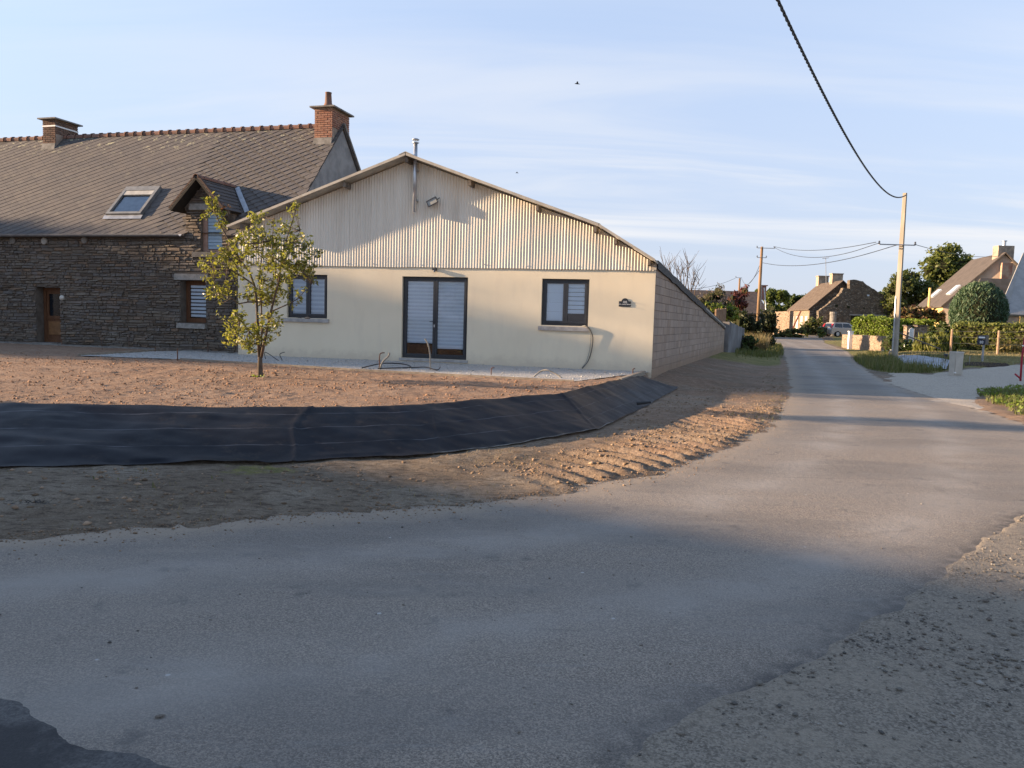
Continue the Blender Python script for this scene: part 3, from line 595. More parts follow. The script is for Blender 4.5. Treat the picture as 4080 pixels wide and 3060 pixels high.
def casement(a0, a1, b0, b1, name, blinds, split=.5, door=False):
    mb = MB(); bars(mb, a0 + .001, a1 - .001, b0 + .001, b1 - .001, .055, RV + .02, RV + .085, hf); w = mb.build(name, MAT_GREY, house)
    i0, i1, j0, j1 = a0 + .056, a1 - .056, b0 + .056, b1 - .056; mid = i0 + (i1 - i0) * split
    for k, (l0, l1) in enumerate(((i0, mid), (mid, i1))):
        mb = MB(); bars(mb, l0 + .002, l1 - .002, j0 + .002, j1 - .002, .058, RV + .03, RV + .10, hf); sash = mb.build('sash', MAT_GREY, w)
        g0, g1, h0, h1 = l0 + .058, l1 - .058, j0 + .058, j1 - .058
        pane(w, g0, g1, h0, h1, RV + .062, hf)
        z0b, n, m2, fr_ = blinds[k]
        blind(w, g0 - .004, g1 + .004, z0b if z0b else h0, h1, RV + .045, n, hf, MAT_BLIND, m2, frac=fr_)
    room(w, a0 + .02, a1 - .02, b0 + .02, b1 - .02, RV - .02, hf)
    return w
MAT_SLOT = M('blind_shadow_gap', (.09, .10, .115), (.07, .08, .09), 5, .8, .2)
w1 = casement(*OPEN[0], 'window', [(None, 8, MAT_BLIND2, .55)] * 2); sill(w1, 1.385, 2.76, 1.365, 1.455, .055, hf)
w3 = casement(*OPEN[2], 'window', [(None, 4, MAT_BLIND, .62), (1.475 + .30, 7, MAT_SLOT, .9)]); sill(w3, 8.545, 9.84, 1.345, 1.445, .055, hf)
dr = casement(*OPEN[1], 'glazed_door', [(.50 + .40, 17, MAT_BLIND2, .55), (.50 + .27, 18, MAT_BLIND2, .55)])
mb = MB(); mb.box((4.80, -.16, .43), (6.70, .03, .495), hf); mb.build('door_sill', MAT_SILL, dr)
mb = MB(); c = hf(5.735, RV + .13, 1.475); mb.tube([c - HN * .04, c], .012, 6); mb.tube([c, c - HT * .12], .010, 6); mb.build('door_handle', MAT_GREY, dr)
mb = MB(); mb.box((5.72, RV + .1, 1.33), (5.75, RV + .108, 1.40), hf); mb.build('keyhole_plate', MAT_STEEL, dr)

# block wall on the lane side ------------------------------------------------------
wf = frame(CORN + np.array([0, 0, 0]), WD, WNRM)
def wtop(u):
    s_, d_ = lat(wall_pt(u)); return zroof_r(s_) - .10
t = NT('concrete_block'); r_ = t.rnd(); a = t.steps(r_, [(.345, .255, .190), (.41, .31, .238), (.36, .272, .21), (.43, .332, .262), (.315, .235, .178)])
a = t.mix(t.ramp(t.noise(6, 6, .65, vec=t.mapped((1, 1, .22))), .42, .72, 0, .55), a, (.22, .178, .155)); a = t.mix(t.ramp(t.noise(.55, 4), .4, .7, 0, .4), a, (.25, .205, .175))
g = t.new('ShaderNodeSeparateXYZ'); t.put(g.inputs[0], t.pos()); a = t.mix(t.ramp(t.math('ADD', g.outputs[2], t.math('MULTIPLY', t.noise(2.2, 4), .5)), .55, 1.05, .8, 0), a, (.285, .20, .138))
MAT_BLOCK = t.fin(a, .95, .1, t.bump(t.noise(45, 5, .7), .6, .008))
MAT_MORT = M('block_mortar', (.28, .23, .195), (.21, .17, .145), 5, .95, .1, .5, 60)
side = MB(); n = 60; us = np.linspace(0.0, WLEN, n + 1)
for i in range(n):
    side.poly([wf(us[i], -.006, -.2), wf(us[i + 1], -.006, -.2), wf(us[i + 1], -.006, wtop(us[i + 1])), wf(us[i], -.006, wtop(us[i]))])
side.poly([wf(WLEN, -.006, -.2), wf(WLEN, -4, -.2), wf(WLEN, -4, wtop(WLEN) + 1.2), wf(WLEN, -.006, wtop(WLEN))])
side = side.build('side_wall', MAT_MORT, house)
CH, CLEN = .206, .505; rest = MB(); cnt = 0; rr = random.Random(4); blocks = []
for c_ in range(0, 15):
    zb = .06 + c_ * CH; u = -(c_ % 2) * CLEN / 2
    while u < WLEN:
        u0, u1 = max(u, .004), min(u + CLEN - .008, WLEN - .004); u += CLEN
        if u1 - u0 < .06: continue
        z0, zt0, zt1 = zb + .004, min(zb + CH - .004, wtop(u0) - .004), min(zb + CH - .004, wtop(u1) - .004)
        if zt0 - z0 < .02: continue
        zt1 = max(zt1, z0 + .004); e = .004 + rr.uniform(0, .006)
        if u0 > 4.6 and u0 < 5.1: e += .004
        if zb + CH < float(height(*wall_pt(u0)[:2], fine=False)) - .05: continue
        blocks.append((u0 + 14 * (c_ < 0), [wf(u0, -.005, z0), wf(u1, -.005, z0), wf(u1, e, z0 + .003), wf(u0, e, z0 + .003), wf(u0, -.005, zt0), wf(u1, -.005, zt1), wf(u1, e, zt1 - .003), wf(u0, e, zt0 - .003)]))
blocks.sort(key=lambda b_: b_[0])
for i, (_, p) in enumerate(blocks):
    if i < 290: mb = MB(); mb.hexa(p); mb.build('concrete_block', MAT_BLOCK, side)
    else: rest.hexa(p)
tag(rest.build('concrete_blocks', MAT_BLOCK, side), kind='stuff')
# black bitumen strip along the sloping head of the wall
mb = MB(); seg = 40; prof = []
for i in range(seg + 1):
    u = -.02 + (WLEN + .04) * i / seg; zt = wtop(u) + .115 + .012 * rr.uniform(-1, 1); th = .19 + .015 * rr.uniform(-1, 1)
    prof.append([wf(u, .014, zt - th), wf(u, .055, zt - th), wf(u, .055, zt), wf(u, -.25, zt + .01)])
mb.add([q for p in prof for q in p], [(4 * i + k, 4 * i + (k + 1) % 4, 4 * i + 4 + (k + 1) % 4, 4 * i + 4 + k) for i in range(seg) for k in range(4)] + [(0, 1, 2, 3), (4 * seg + 3, 4 * seg + 2, 4 * seg + 1, 4 * seg)])
mb.build('wall_flashing', MAT_BITU, house)
mb = MB(); mb.box((HW - .10, .0, 2.90), (HW + .012, .05, 3.06), hf); mb.build('corner_trim', MAT_FASC, house)

# things fixed to or lying by the cream house -----------------------------------------
fo = empty('floodlight', hf(5.70, .05, 4.55), 'tilted square floodlight with black frame high on the corrugated gable', 'lamp')
ca, sa = math.cos(rad(28)), math.sin(rad(28))
def ff(x, d, z): return hf(5.70 + x * ca - z * sa, d + .02 * 0 + (z * ca + x * sa) * -.25, 4.55 + x * sa * 1.0 + z * ca)
mb = MB(); bars(mb, -.14, .14, -.085, .085, .018, .17, .21, ff); mb.build('housing', MAT_GREY, fo)
mb = MB(); mb.box((-.121, .172, -.066), (.121, .195, .066), ff); mb.build('lens', M('lamp_lens', (.30, .30, .27), (.26, .26, .24), 10, .3, .5), fo)
mb = MB(); mb.box((-.13, .13, -.075), (.13, .168, .075), ff); mb.build('back_shell', MAT_GREY, fo)
mb = MB(); mb.tube([hf(5.70, .04, 4.58), hf(5.72, .15, 4.58)], .016, 6); mb.tube([hf(5.72, .09, 4.58), hf(5.88, .12, 4.66)], .012, 6); mb.build('bracket', MAT_GREY, fo)
cm = empty('security_camera', hf(5.755, 0, 2.85), 'small dark security camera under the corrugated sheets above the glazed door', 'camera')
mb = MB(); mb.hexa([hf(5.70, .001, 2.80), hf(5.81, .001, 2.80), hf(5.80, .11, 2.81), hf(5.71, .11, 2.81), hf(5.70, .001, 2.875), hf(5.81, .001, 2.875), hf(5.80, .11, 2.865), hf(5.71, .11, 2.865)]); mb.build('housing', MAT_GREY, cm)
mb = MB(); c = hf(5.757, .075, 2.805); mb.lathe(c, [(.038, 0), (.036, -.022), (.022, -.038), (.004, -.044)], 12); mb.build('lens_dome', M('dome_plastic', (.30, .31, .33), None, 5, .3, .5), cm, smooth=True)
# enamel plaque
MAT_ENAM = M('dark_enamel', (.022, .024, .030), (.018, .020, .025), 6, .35, .5); MAT_WHITE = M('white_paint', (.80, .80, .78), (.74, .74, .72), 5, .6, .3)
pq = empty('house_number_plaque', hf(10.71, .004, 2.055), 'black number plaque with white lettering by the right corner of the cream house', 'sign')
out = [(-.148, -.066), (.148, -.066), (.148, .066), (.082, .066)] + [(.082 * math.cos(a_), .066 + .075 * math.sin(a_)) for a_ in np.linspace(.25, math.pi - .25, 9)] + [(-.082, .066), (-.148, .066)]
mb = MB(); mb.prism([hf(10.71 + x, .004, 2.055 + z) for x, z in out][::-1], HN * .012); mb.build('plate', MAT_ENAM, pq)
text_obj('number', '103', MAT_WHITE, pq, hf(10.71, .0175, 2.148 - .048), HT, (0, 0, 1), .075)
text_obj('script', 'An oaled douar', MAT_WHITE, pq, hf(10.71, .0175, 2.048), HT, (0, 0, 1), .047, shear=.35)
for z_ in (2.115, 1.993):
    mb = MB(); mb.tube([hf(10.855, .01, z_), hf(10.875, .05, z_ - .004)], .004, 5); mb.build('fixing_screw', MAT_STEEL, pq)
# black cables from the right window to the ground
def drape(name, pts, r, mat, label, cat, n=6, group=None):
    P = [np.asarray(p, float) for p in pts]; out = []
    for i in range(len(P) - 1):
        p0, p1, p2, p3 = P[max(i - 1, 0)], P[i], P[i + 1], P[min(i + 2, len(P) - 1)]
        for k in range(6):
            u = k / 6.; out.append(.5 * ((2 * p1) + (-p0 + p2) * u + (2 * p0 - 5 * p1 + 4 * p2 - p3) * u * u + (-p0 + 3 * p1 - 3 * p2 + p3) * u ** 3))
    out.append(P[-1]); mb = MB(); mb.tube(out, r, n); o = mb.build(name, mat, base=P[0], smooth=True); return tag(o, label, cat, group)
MAT_RUB = M('grey_cable', (.10, .095, .085), (.07, .066, .06), 9, .6, .3)
def hs(x, y, off=.02): 
    q = onpl(x, y, HO + HN * off, HN); return q
c1 = [hf(9.70, -.06, 1.47), hf(9.79, .05, 1.475), hs(2350, 1312, .07), hs(2362, 1345, .05), hs(2356, 1400, .04), hs(2342, 1440, .06), hs(2320, 1468, .14)]
drape('electric_cable', c1, .013, MAT_RUB, 'thicker grey cable hanging from the right window of the cream house', 'cable')
c2 = [hf(9.66, -.05, 1.48), hf(9.75, .055, 1.49), hs(2343, 1310, .06), hs(2354, 1330, .05), hs(2350, 1390, .035), hs(2336, 1440, .05), hs(2318, 1466, .10)]
drape('electric_cable', c2, .008, M('pale_cable', (.30, .29, .26), None, 9, .6, .3), 'thinner pale cable hanging from the right window of the cream house', 'cable')
MAT_STONE1 = M('tan_stone', (.36, .26, .18), (.26, .19, .14), 14, .9, .2, .5, 40)
q = hf(2.12, .0, 1.475)
mb = MB(); mb.lathe(q, [(.02, -.02), (.075, -.012), (.085, .005), (.06, .022), (.015, .03)], 9); tag(mb.build('stone', MAT_STONE1, base=q), 'flat tan stone lying on the left window sill of the cream house', 'stone')
MAT_WOOD = M('grey_wood', (.32, .27, .215), (.22, .185, .145), 10, .9, .2, .4, 40, stretch=(1, 1, 3)); MAT_PLANK = M('orange_wood', (.42, .24, .14), (.30, .17, .10), 10, .9, .2)
mb = MB(); mb.box((8.75, -.06, 1.458), (9.62, -.02, 1.475), hf); tag(mb.build('wooden_batten', MAT_PLANK, base=hf(8.75, -.05, 1.46)), 'thin reddish wooden batten on the right window sill', 'batten')
mb = MB(); mb.tube([hf(1.80, -.02, 1.475), hf(1.86, .01, 1.482), hf(1.94, 0, 1.474)], .010, 5); tag(mb.build('metal_bracket', MAT_GREY, base=hf(1.85, 0, 1.47)), 'small dark metal bracket on the left window sill of the cream house', 'bracket')
# ================================================================== STONE HOUSE
sf_ = frame(SO, ST, SN)
EAVE, RIDGE, RD = 3.88, 7.70, 3.5
UPV = SB * RD + np.array([0, 0, RIDGE - EAVE]); UL = float(np.linalg.norm(UPV)); UPN = UPV / UL; RNRM = np.cross(ST, UPN)
def rp(s, u, h=0.): return SO + np.array([0, 0, EAVE]) + ST * s + UPN * u + RNRM * h
t = NT('schist'); r_ = t.rnd(); a = t.steps(r_, [(.105, .085, .068), (.165, .128, .095), (.120, .112, .105), (.195, .165, .130), (.110, .090, .075), (.150, .135, .125), (.205, .140, .092)])
a = t.mix(t.ramp(t.noise(9, 5, .6, vec=t.mapped((1, 1, 2.5))), .35, .7, 0, .5), a, (.085, .072, .060)); a = t.mix(t.ramp(t.noise(1.1, 4), .5, .7, 0, .45), a, (.20, .18, .155))
MAT_SCHIST = t.fin(a, .92, .2, t.bump(t.noise(32, 5, .65, vec=t.mapped((1, 1, 2))), .8, .012))
MAT_JOINT = M('earth_mortar', (.165, .140, .115), (.115, .097, .080), 6, .95, .1, .7, 40, .01)
t = NT('slate'); r_ = t.rnd(); a = t.steps(r_, [(.084, .077, .076), (.098, .089, .086), (.090, .083, .083), (.106, .095, .090), (.080, .075, .076)])
a = t.mix(t.ramp(t.noise(1.4, 5, .6), .42, .66, 0, .4), a, (.135, .115, .100))
g = t.new('ShaderNodeSeparateXYZ'); t.put(g.inputs[0], t.pos())
li = t.math('MULTIPLY', t.ramp(t.noise(5.5, 6, .68), .56, .64), t.ramp(t.math('ADD', g.outputs[2], t.math('MULTIPLY', t.noise(.8, 2), 1.2)), 7.2, 8.1, .12, 1.0)); a = t.mix(li, a, (.36, .34, .22))
MAT_SLATE = t.fin(a, .85, .25, t.bump(t.noise(35, 5, .6), .4, .006))
MAT_RIDGE = M('terracotta', (.21, .112, .082), (.15, .10, .080), 7, .9, .2, .4, 40, rnd=.25)
t = NT('chimney_brick'); a = t.steps(t.rnd(), [(.30, .145, .095), (.36, .19, .125), (.26, .12, .082), (.33, .175, .125), (.24, .13, .095)]); a = t.mix(t.ramp(t.noise(10, 5), .5, .7, 0, .4), a, (.42, .30, .22)); MAT_BRICK = t.fin(a, .92, .2, t.bump(t.noise(50, 4), .5, .005))
MAT_BMORT = M('chimney_mortar', (.36, .28, .22), (.26, .20, .155), 8, .95, .1, .5, 60)
MAT_CONC = M('old_concrete', (.25, .235, .215), (.16, .15, .135), 5, .92, .2, .5, 40); MAT_GREND = M('grey_render', (.30, .295, .285), (.22, .215, .21), 2.5, .95, .1, .5, 30, .01)
MAT_LINT = M('granite_lintel', (.30, .285, .26), (.21, .20, .18), 9, .92, .2, .5, 40); MAT_OAK = M('brown_wood', (.135, .062, .028), (.095, .042, .020), 9, .65, .3, .2, 40, stretch=(2, 2, .3)); MAT_PINKW = M('faded_wood', (.33, .22, .17), (.26, .17, .13), 9, .8, .2)
stone_h = empty('stone_house', sf_(-6, -3, YARD), 'long old stone house with diagonal slate roof and two brick chimneys', 'house')
S0, S1 = -14.0, 1.52
# core walls
DOOR = (-7.22, -6.29, .45, 2.20); WIN = (-1.85, -.98, 1.235, 2.475); DWIN = (-1.135, -.42, 3.31, 4.47)
def hole_wall(s0, s1, z0, z1, holes, d, rev, mat, name):
    mb = MB(); sc = sorted({s0, s1} | {v for o_ in holes for v in o_[:2]}); zc = sorted({z0, z1} | {v for o_ in holes for v in o_[2:]})
    for i in range(len(sc) - 1):
        for j in range(len(zc) - 1):
            a_, b_ = (sc[i] + sc[i + 1]) / 2, (zc[j] + zc[j + 1]) / 2
            if any(o_[0] < a_ < o_[1] and o_[2] < b_ < o_[3] for o_ in holes): continue
            mb.poly([sf_(sc[i], d, zc[j]), sf_(sc[i + 1], d, zc[j]), sf_(sc[i + 1], d, zc[j + 1]), sf_(sc[i], d, zc[j + 1])])
    for a0, a1, b0, b1 in holes:
        for (u0, w0), (u1, w1) in (((a0, b0), (a0, b1)), ((a0, b1), (a1, b1)), ((a1, b1), (a1, b0)), ((a1, b0), (a0, b0))):
            mb.poly([sf_(u0, d + .02, w0), sf_(u1, d + .02, w1), sf_(u1, -rev, w1), sf_(u0, -rev, w0)])
    return mb.build(name, mat, stone_h)
wallS = hole_wall(S0, S1, .1, EAVE - .02, [DOOR, WIN, (DWIN[0], DWIN[1], DWIN[2], EAVE - .02)], -.03, .34, MAT_JOINT, 'front_wall')
# stones of the front wall
rs = random.Random(11)
def stone_variant():
    j = lambda a_: rs.uniform(-a_, a_)
    b_ = [(-.5, -.5, 0), (.5, -.5, 0), (.5, .5, 0), (-.5, .5, 0)]; f_ = [(-.46 + j(.05), -.40 + j(.09), 1 + j(.35)), (.46 + j(.05), -.40 + j(.09), 1 + j(.35)), (.46 + j(.05), .40 + j(.09), 1 + j(.35)), (-.46 + j(.05), .40 + j(.09), 1 + j(.35))]
    m_ = [(-.5, 0, .55), (.5, 0, .55)]
    return [tuple(v) for v in b_ + f_], [(4, 5, 6, 7), (0, 1, 5, 4), (1, 2, 6, 5), (2, 3, 7, 6), (3, 0, 4, 7)]
SVAR = [stone_variant() for _ in range(14)]
def lay_stones(s0, s1, z0, z1, holes, skip=None, hmin=.045, hmax=.115):
    out, area = [], []; z = z0
    while z < z1 - .03:
        h = min(rs.uniform(hmin, hmax), z1 - z); s = s0 + rs.uniform(-.2, 0)
        while s < s1:
            L = rs.choice((.10, .14, .18, .23, .28, .34, .44)) * rs.uniform(.8, 1.2); a_, b_ = max(s, s0), min(s + L, s1); s += L
            hh = h * (1 if rs.random() > .12 else .55); zz_ = z + .018 * math.sin(s * 1.7 + z * 5)
            for o_ in holes:
                if zz_ + h > o_[2] - .01 and zz_ < o_[3] + .01:
                    if a_ >= o_[0] - .01 and b_ <= o_[1] + .01: b_ = a_
                    elif a_ < o_[0] < b_ and b_ <= o_[1]: b_ = o_[0]
                    elif o_[0] <= a_ < o_[1] < b_: a_ = o_[1]
                    elif a_ < o_[0] and b_ > o_[1]: b_ = o_[0]
            if b_ - a_ < .05: continue
            cs, cz = (a_ + b_) / 2, zz_ + h / 2
            if skip and skip(cs, cz): continue
            w_, h_ = (b_ - a_) - .008, min(hh, h) - .006
            if h_ < .02: continue
            an = rs.uniform(-.06, .06); ex = ST * math.cos(an) + np.array([0, 0, math.sin(an)]); ez = -ST * math.sin(an) + np.array([0, 0, math.cos(an)]); dep = rs.uniform(.026, .058)
            out.append((rs.randrange(14), basis(sf_(cs, -.032, cz), ex * w_, ez * h_, SN * dep))); area.append(w_ * h_ * (1 if cs > -9 else .05))
        z += h
    return out, area
def dskip(s, z):
    if z < 3.86: return False
    return not (-1.66 < s < -.26 and z < 4.47)
so_, sa_ = lay_stones(S0, .02, .36, 4.47, [DOOR, WIN, DWIN, (-2.07, -.90, 2.478, 2.672), (-1.95, -.95, 1.06, 1.232), (-1.40, -.35, 3.14, 3.31)], dskip)
piece_set('stone', 'stones', SVAR, so_, sa_, wallS, MAT_SCHIST, 295)
# gable end and back
mb = MB(); mb.prism([sf_(S1, 0, .1), sf_(S1, -7.0, .1), sf_(S1, -7.0, EAVE), sf_(S1, -RD, RIDGE - .02), sf_(S1, 0, EAVE)], -ST * .4); mb.build('gable_wall', MAT_GREND, stone_h)
mb = MB(); mb.box((S0, -7.0, .1), (S1 - .41, -6.7, EAVE), sf_); mb.build('back_wall', MAT_GREND, stone_h)
# roof deck + slates
mb = MB()
for a_, b_, u_ in ((S0, -1.66, -.14), (-1.66, -.26, .95), (-.26, S1 + .05, -.14)): mb.hexa([rp(a_, u_, -.09), rp(b_, u_, -.09), rp(b_, UL, -.09), rp(a_, UL, -.09), rp(a_, u_, -.004), rp(b_, u_, -.004), rp(b_, UL, -.004), rp(a_, UL, -.004)])
UPB = -SB * RD + np.array([0, 0, RIDGE - EAVE]); UPB = UPB / UL; RNB = np.cross(UPB, ST)
def rb(s, u, h=0.): return SO + SB * 7.0 + np.array([0, 0, EAVE]) + ST * s + UPB * u + RNB * h
mb.hexa([rb(S1 + .05, -.14, -.09), rb(S0, -.14, -.09), rb(S0, UL, -.09), rb(S1 + .05, UL, -.09), rb(S1 + .05, -.14, 0), rb(S0, -.14, 0), rb(S0, UL, 0), rb(S1 + .05, UL, 0)])
roofS = mb.build('roof', M('slate_underlay', (.10, .09, .083), None, 4, .95, .1), stone_h)
TA, TB = rad(32), rad(-38); E1 = np.array([math.cos(TA), math.sin(TA)]); E2 = np.array([math.cos(TB), math.sin(TB)]); LA, LB = .300, .234
SKY = (-4.92, -3.62, .74, 2.06)
tv = [(0, 0, 0), (1, 0, 0), (1, 1, 1), (0, 1, 1), (0, 0, -.6), (1, 0, -.6), (1, 1, .35), (0, 1, .35)]
tf = [(3, 2, 1, 0), (2, 3, 7, 6), (1, 2, 6, 5), (3, 0, 4, 7)]
tiles, tarea = [], []; edge = MB()
def clip(poly, ax, val, keep_gt):
    out = []
    for i in range(len(poly)):
        p, q = poly[i], poly[(i + 1) % len(poly)]; ip = (p[ax] > val) == keep_gt; iq = (q[ax] > val) == keep_gt
        if ip: out.append(p)
        if ip != iq: f_ = (val - p[ax]) / (q[ax] - p[ax]); out.append(tuple(p[k] + f_ * (q[k] - p[k]) for k in range(len(p))))
    return out
for j in range(-40, 60):
    for i in range(-70, 40):
        o2 = E1 * LA * i + E2 * LB * j + np.array([0, 2.]); o2 = o2 + E1 * (.15 * (j % 2)) * 0
        pts = [o2, o2 + E1 * LA, o2 + E1 * LA + E2 * LB, o2 + E2 * LB]; cs, cu_ = np.mean(pts, 0)
        if not (S0 - .3 < cs < S1 + .35 and -.3 < cu_ < UL + .2): continue
        if SKY[0] + .05 < cs < SKY[1] - .05 and SKY[2] + .05 < cu_ < SKY[3] - .05: continue
        if -1.75 < cs < -.1 and cu_ < 1.6 - abs(cs + .95): continue
        jit = rs.uniform(-.02, .02); lip = .009 * (.75 + .5 * ((j * 37) % 10) / 10) * rs.uniform(.94, 1.06)
        full = all(S0 < p[0] < S1 + .1 and -.16 < p[1] < UL - .01 for p in pts)
        if full:
            e1 = ST * E1[0] + UPN * E1[1]; e2 = ST * E2[0] + UPN * E2[1] + (UPN * jit * .06)
            tiles.append((0, basis(rp(o2[0], o2[1], .002), e1 * (LA - .003), e2 * (LB + .014), RNRM * lip))); tarea.append(20 + cs if cs < .2 and not (cs > -2.4 and cu_ < 1.0) else 40 + cs)
        else:
            h_ = (0, 0, 1, 1); pl = [(p[0], p[1], .002 + lip * h_[k]) for k, p in enumerate(pts)]
            for ax, val, gt in ((0, S0, True), (0, S1 + .07 + .05 * rs.random(), False), (1, -.15, True), (1, UL - .005, False)):
                if pl: pl = clip(pl, ax, val, gt)
            if len(pl) > 2: edge.poly([rp(*p) for p in pl][::-1])
piece_set('slate', 'slates', [(tv, tf)], tiles, tarea, roofS, MAT_SLATE, 290)
tag(edge.build('edge_slates', MAT_SLATE, roofS), kind='stuff')
# ridge tiles
s = S0; k = 0
while s < .86:
    mb = MB(); n = 7; L = .36; c0 = SO + SB * RD + np.array([0, 0, RIDGE - .075])
    ring = lambda sx_, r_: [c0 + ST * sx_ + (SN * math.cos(a_) * r_ * 1.05 + np.array([0, 0, math.sin(a_) * r_])) for a_ in np.linspace(-.25, math.pi + .25, n)]
    rings = [ring(s, .125), ring(s + L * .80, .118), ring(s + L * .82, .148), ring(s + L, .150)]
    mb.add([q for r_ in rings for q in r_], [(i * n + j, i * n + j + 1, (i + 1) * n + j + 1, (i + 1) * n + j) for i in range(3) for j in range(n - 1)]); mb.build('ridge_tile', MAT_RIDGE, roofS); s += L; k += 1
# chimneys
def chimney(s0, s1, q0, q1, zb, zt, label, pot, band, mbr=None):
    core = MB(); core.box((s0 + .012, -q1 + .012, zb - 1.6), (s1 - .012, -q0 - .012, zt), sf_); ch = core.build('chimney', MAT_BMORT, stone_h); ch['label'] = label
    foot = MB(); foot.hexa([sf_(s0 - .05, -q0 + .10, zb - .12), sf_(s1 + .0, -q0 + .10, zb - .12), sf_(s1 + .0, -q0 - .02, zb - .12), sf_(s0 - .05, -q0 - .02, zb - .12), sf_(s0 - .012, -q0 + .02, zb + .22), sf_(s1 + .001, -q0 + .02, zb + .22), sf_(s1 + .001, -q0 - .02, zb + .22), sf_(s0 - .012, -q0 - .02, zb + .22)]); foot.build('chimney_flashing', MAT_CONC, ch)
    z = zb + .225; row = 0; mts, ar = [], []
    while z < zt - .05:
        for face in range(3):
            if face == 0: f0, f1, mk = s0, s1, (lambda a_, zz: (sf_(a_, -q0 - .012, zz), ST, SN))
            elif face == 1: f0, f1, mk = q0, q1, (lambda a_, zz: (sf_(s1 - .012, -a_, zz), SB, ST))
            else: f0, f1, mk = q0, q1, (lambda a_, zz: (sf_(s0 + .012, -a_, zz), -SB, -ST))
            a_ = f0 - (.115 if (row + (face > 0)) % 2 else 0)
            while a_ < f1 - .02:
                b0, b1 = max(a_, f0), min(a_ + .215, f1); a_ += .227
                if b1 - b0 < .04: continue
                if face == 1 and z < zb + .55 + .9 * max(0., 0): continue
                c_, ex, nn = mk((b0 + b1) / 2, z + .0275); mts.append((rs.randrange(3), basis(c_, np.asarray(ex) * (b1 - b0), (0, 0, .055 * rs.uniform(.9, 1.05)), np.asarray(nn) * rs.uniform(.014, .024)))); ar.append(1. if face < 2 else .5)
        z += .0672; row += 1
    piece_set('brick', 'bricks', [([(-.5, -.5, 0), (.5, -.5, 0), (.5, .5, 0), (-.5, .5, 0), (-.49 + e_, -.47, 1), (.49, -.47 + e_, 1), (.49 - e_, .47, 1), (-.49, .47 - e_, 1)], [(4, 5, 6, 7), (0, 1, 5, 4), (1, 2, 6, 5), (2, 3, 7, 6), (3, 0, 4, 7)]) for e_ in (0, .02, .03)], mts, ar, ch, mbr or MAT_BRICK, 280)
    mb = MB(); mb.box((s0 - .12, -q1 - .12, zt), (s1 + .12, -q0 + .12, zt + .045), sf_); mb.hexa([sf_(s0 - .10, -q1 - .10, zt + .047), sf_(s1 + .10, -q1 - .10, zt + .047), sf_(s1 + .10, -q0 + .10, zt + .047), sf_(s0 - .10, -q0 + .10, zt + .047), sf_(s0 + .1, -q1 + .1, zt + .10), sf_(s1 - .1, -q1 + .1, zt + .10), sf_(s1 - .1, -q0 - .1, zt + .10), sf_(s0 + .1, -q0 - .1, zt + .10)]); mb.build('chimney_cap', MAT_CONC, ch)
    if pot:
        mb = MB(); c_ = sf_((s0 + s1) / 2, -q0 - .30, 0); mb.lathe(c_, [(.17, zt + .085), (.15, zt + .14), (.115, zt + .22), (.095, zt + .52), (.105, zt + .525), (.105, zt + .55), (.075, zt + .55), (.07, zt + .4)], 14); mb.build('chimney_pot', MAT_RIDGE, ch, smooth=True)
    if band:
        mb = MB(); mb.box((s0 - .014, -q1 - .014, zt - .25), (s1 + .014, -q0 + .014, zt - .205), sf_); mb.build('white_band', MAT_WHITE, ch)
        mb = MB(); mb.tube([sf_(s1, -q1 + .15, zt - .38), sf_(s1 + .16, -q1 + .15, zt - .38)], .02, 6); mb.build('iron_peg', MAT_GREY, ch)
chimney(.90, 1.515, 2.86, 3.98, 6.92, 8.06, 'taller brick chimney with clay pot at the gable', True, False)
chimney(-10.05, -9.50, 3.06, 4.05, 7.15, 8.20, 'dark sooty brick chimney with white band and flat cap', False, True, M('sooty_brick', (.17, .105, .078), (.12, .085, .07), 8, .92, .15, .4, 50, rnd=.25))
# verge, gutter, downpipe
mb = MB(); mb.hexa([rb(S1 - .02, -.14, -.02), rb(S1 + .09, -.14, -.02), rb(S1 + .09, UL, -.02), rb(S1 - .02, UL, -.02), rb(S1 - .02, -.14, .05), rb(S1 + .09, -.14, .05), rb(S1 + .09, UL, .05), rb(S1 - .02, UL, .05)]); mb.build('verge_board', MAT_CONC, stone_h)
mb = MB(); n = 7; gq = [[sf_(sx_, .20 + .075 * math.cos(a_), EAVE - .075 - .075 * math.sin(a_)) for a_ in np.linspace(0, math.pi, n)] for sx_ in (S0, -1.70)]
gq2 = [[sf_(sx_, .20 + .068 * math.cos(a_), EAVE - .075 - .068 * math.sin(a_)) for a_ in np.linspace(0, math.pi, n)] for sx_ in (S0, -1.70)]
mb.add(gq[0] + gq[1] + gq2[0] + gq2[1], [(j, j + 1, n + j + 1, n + j) for j in range(n - 1)] + [(2 * n + j + 1, 2 * n + j, 3 * n + j, 3 * n + j + 1) for j in range(n - 1)]); mb.build('gutter', MAT_ZINC, stone_h, smooth=True)
mb = MB(); mb.tube([sf_(-8.80, .20, EAVE - .13), sf_(-8.80, .10, EAVE - .35), sf_(-8.80, .09, 2.1)], .045, 8); mb.build('downpipe', MAT_ZINC, stone_h, smooth=True)
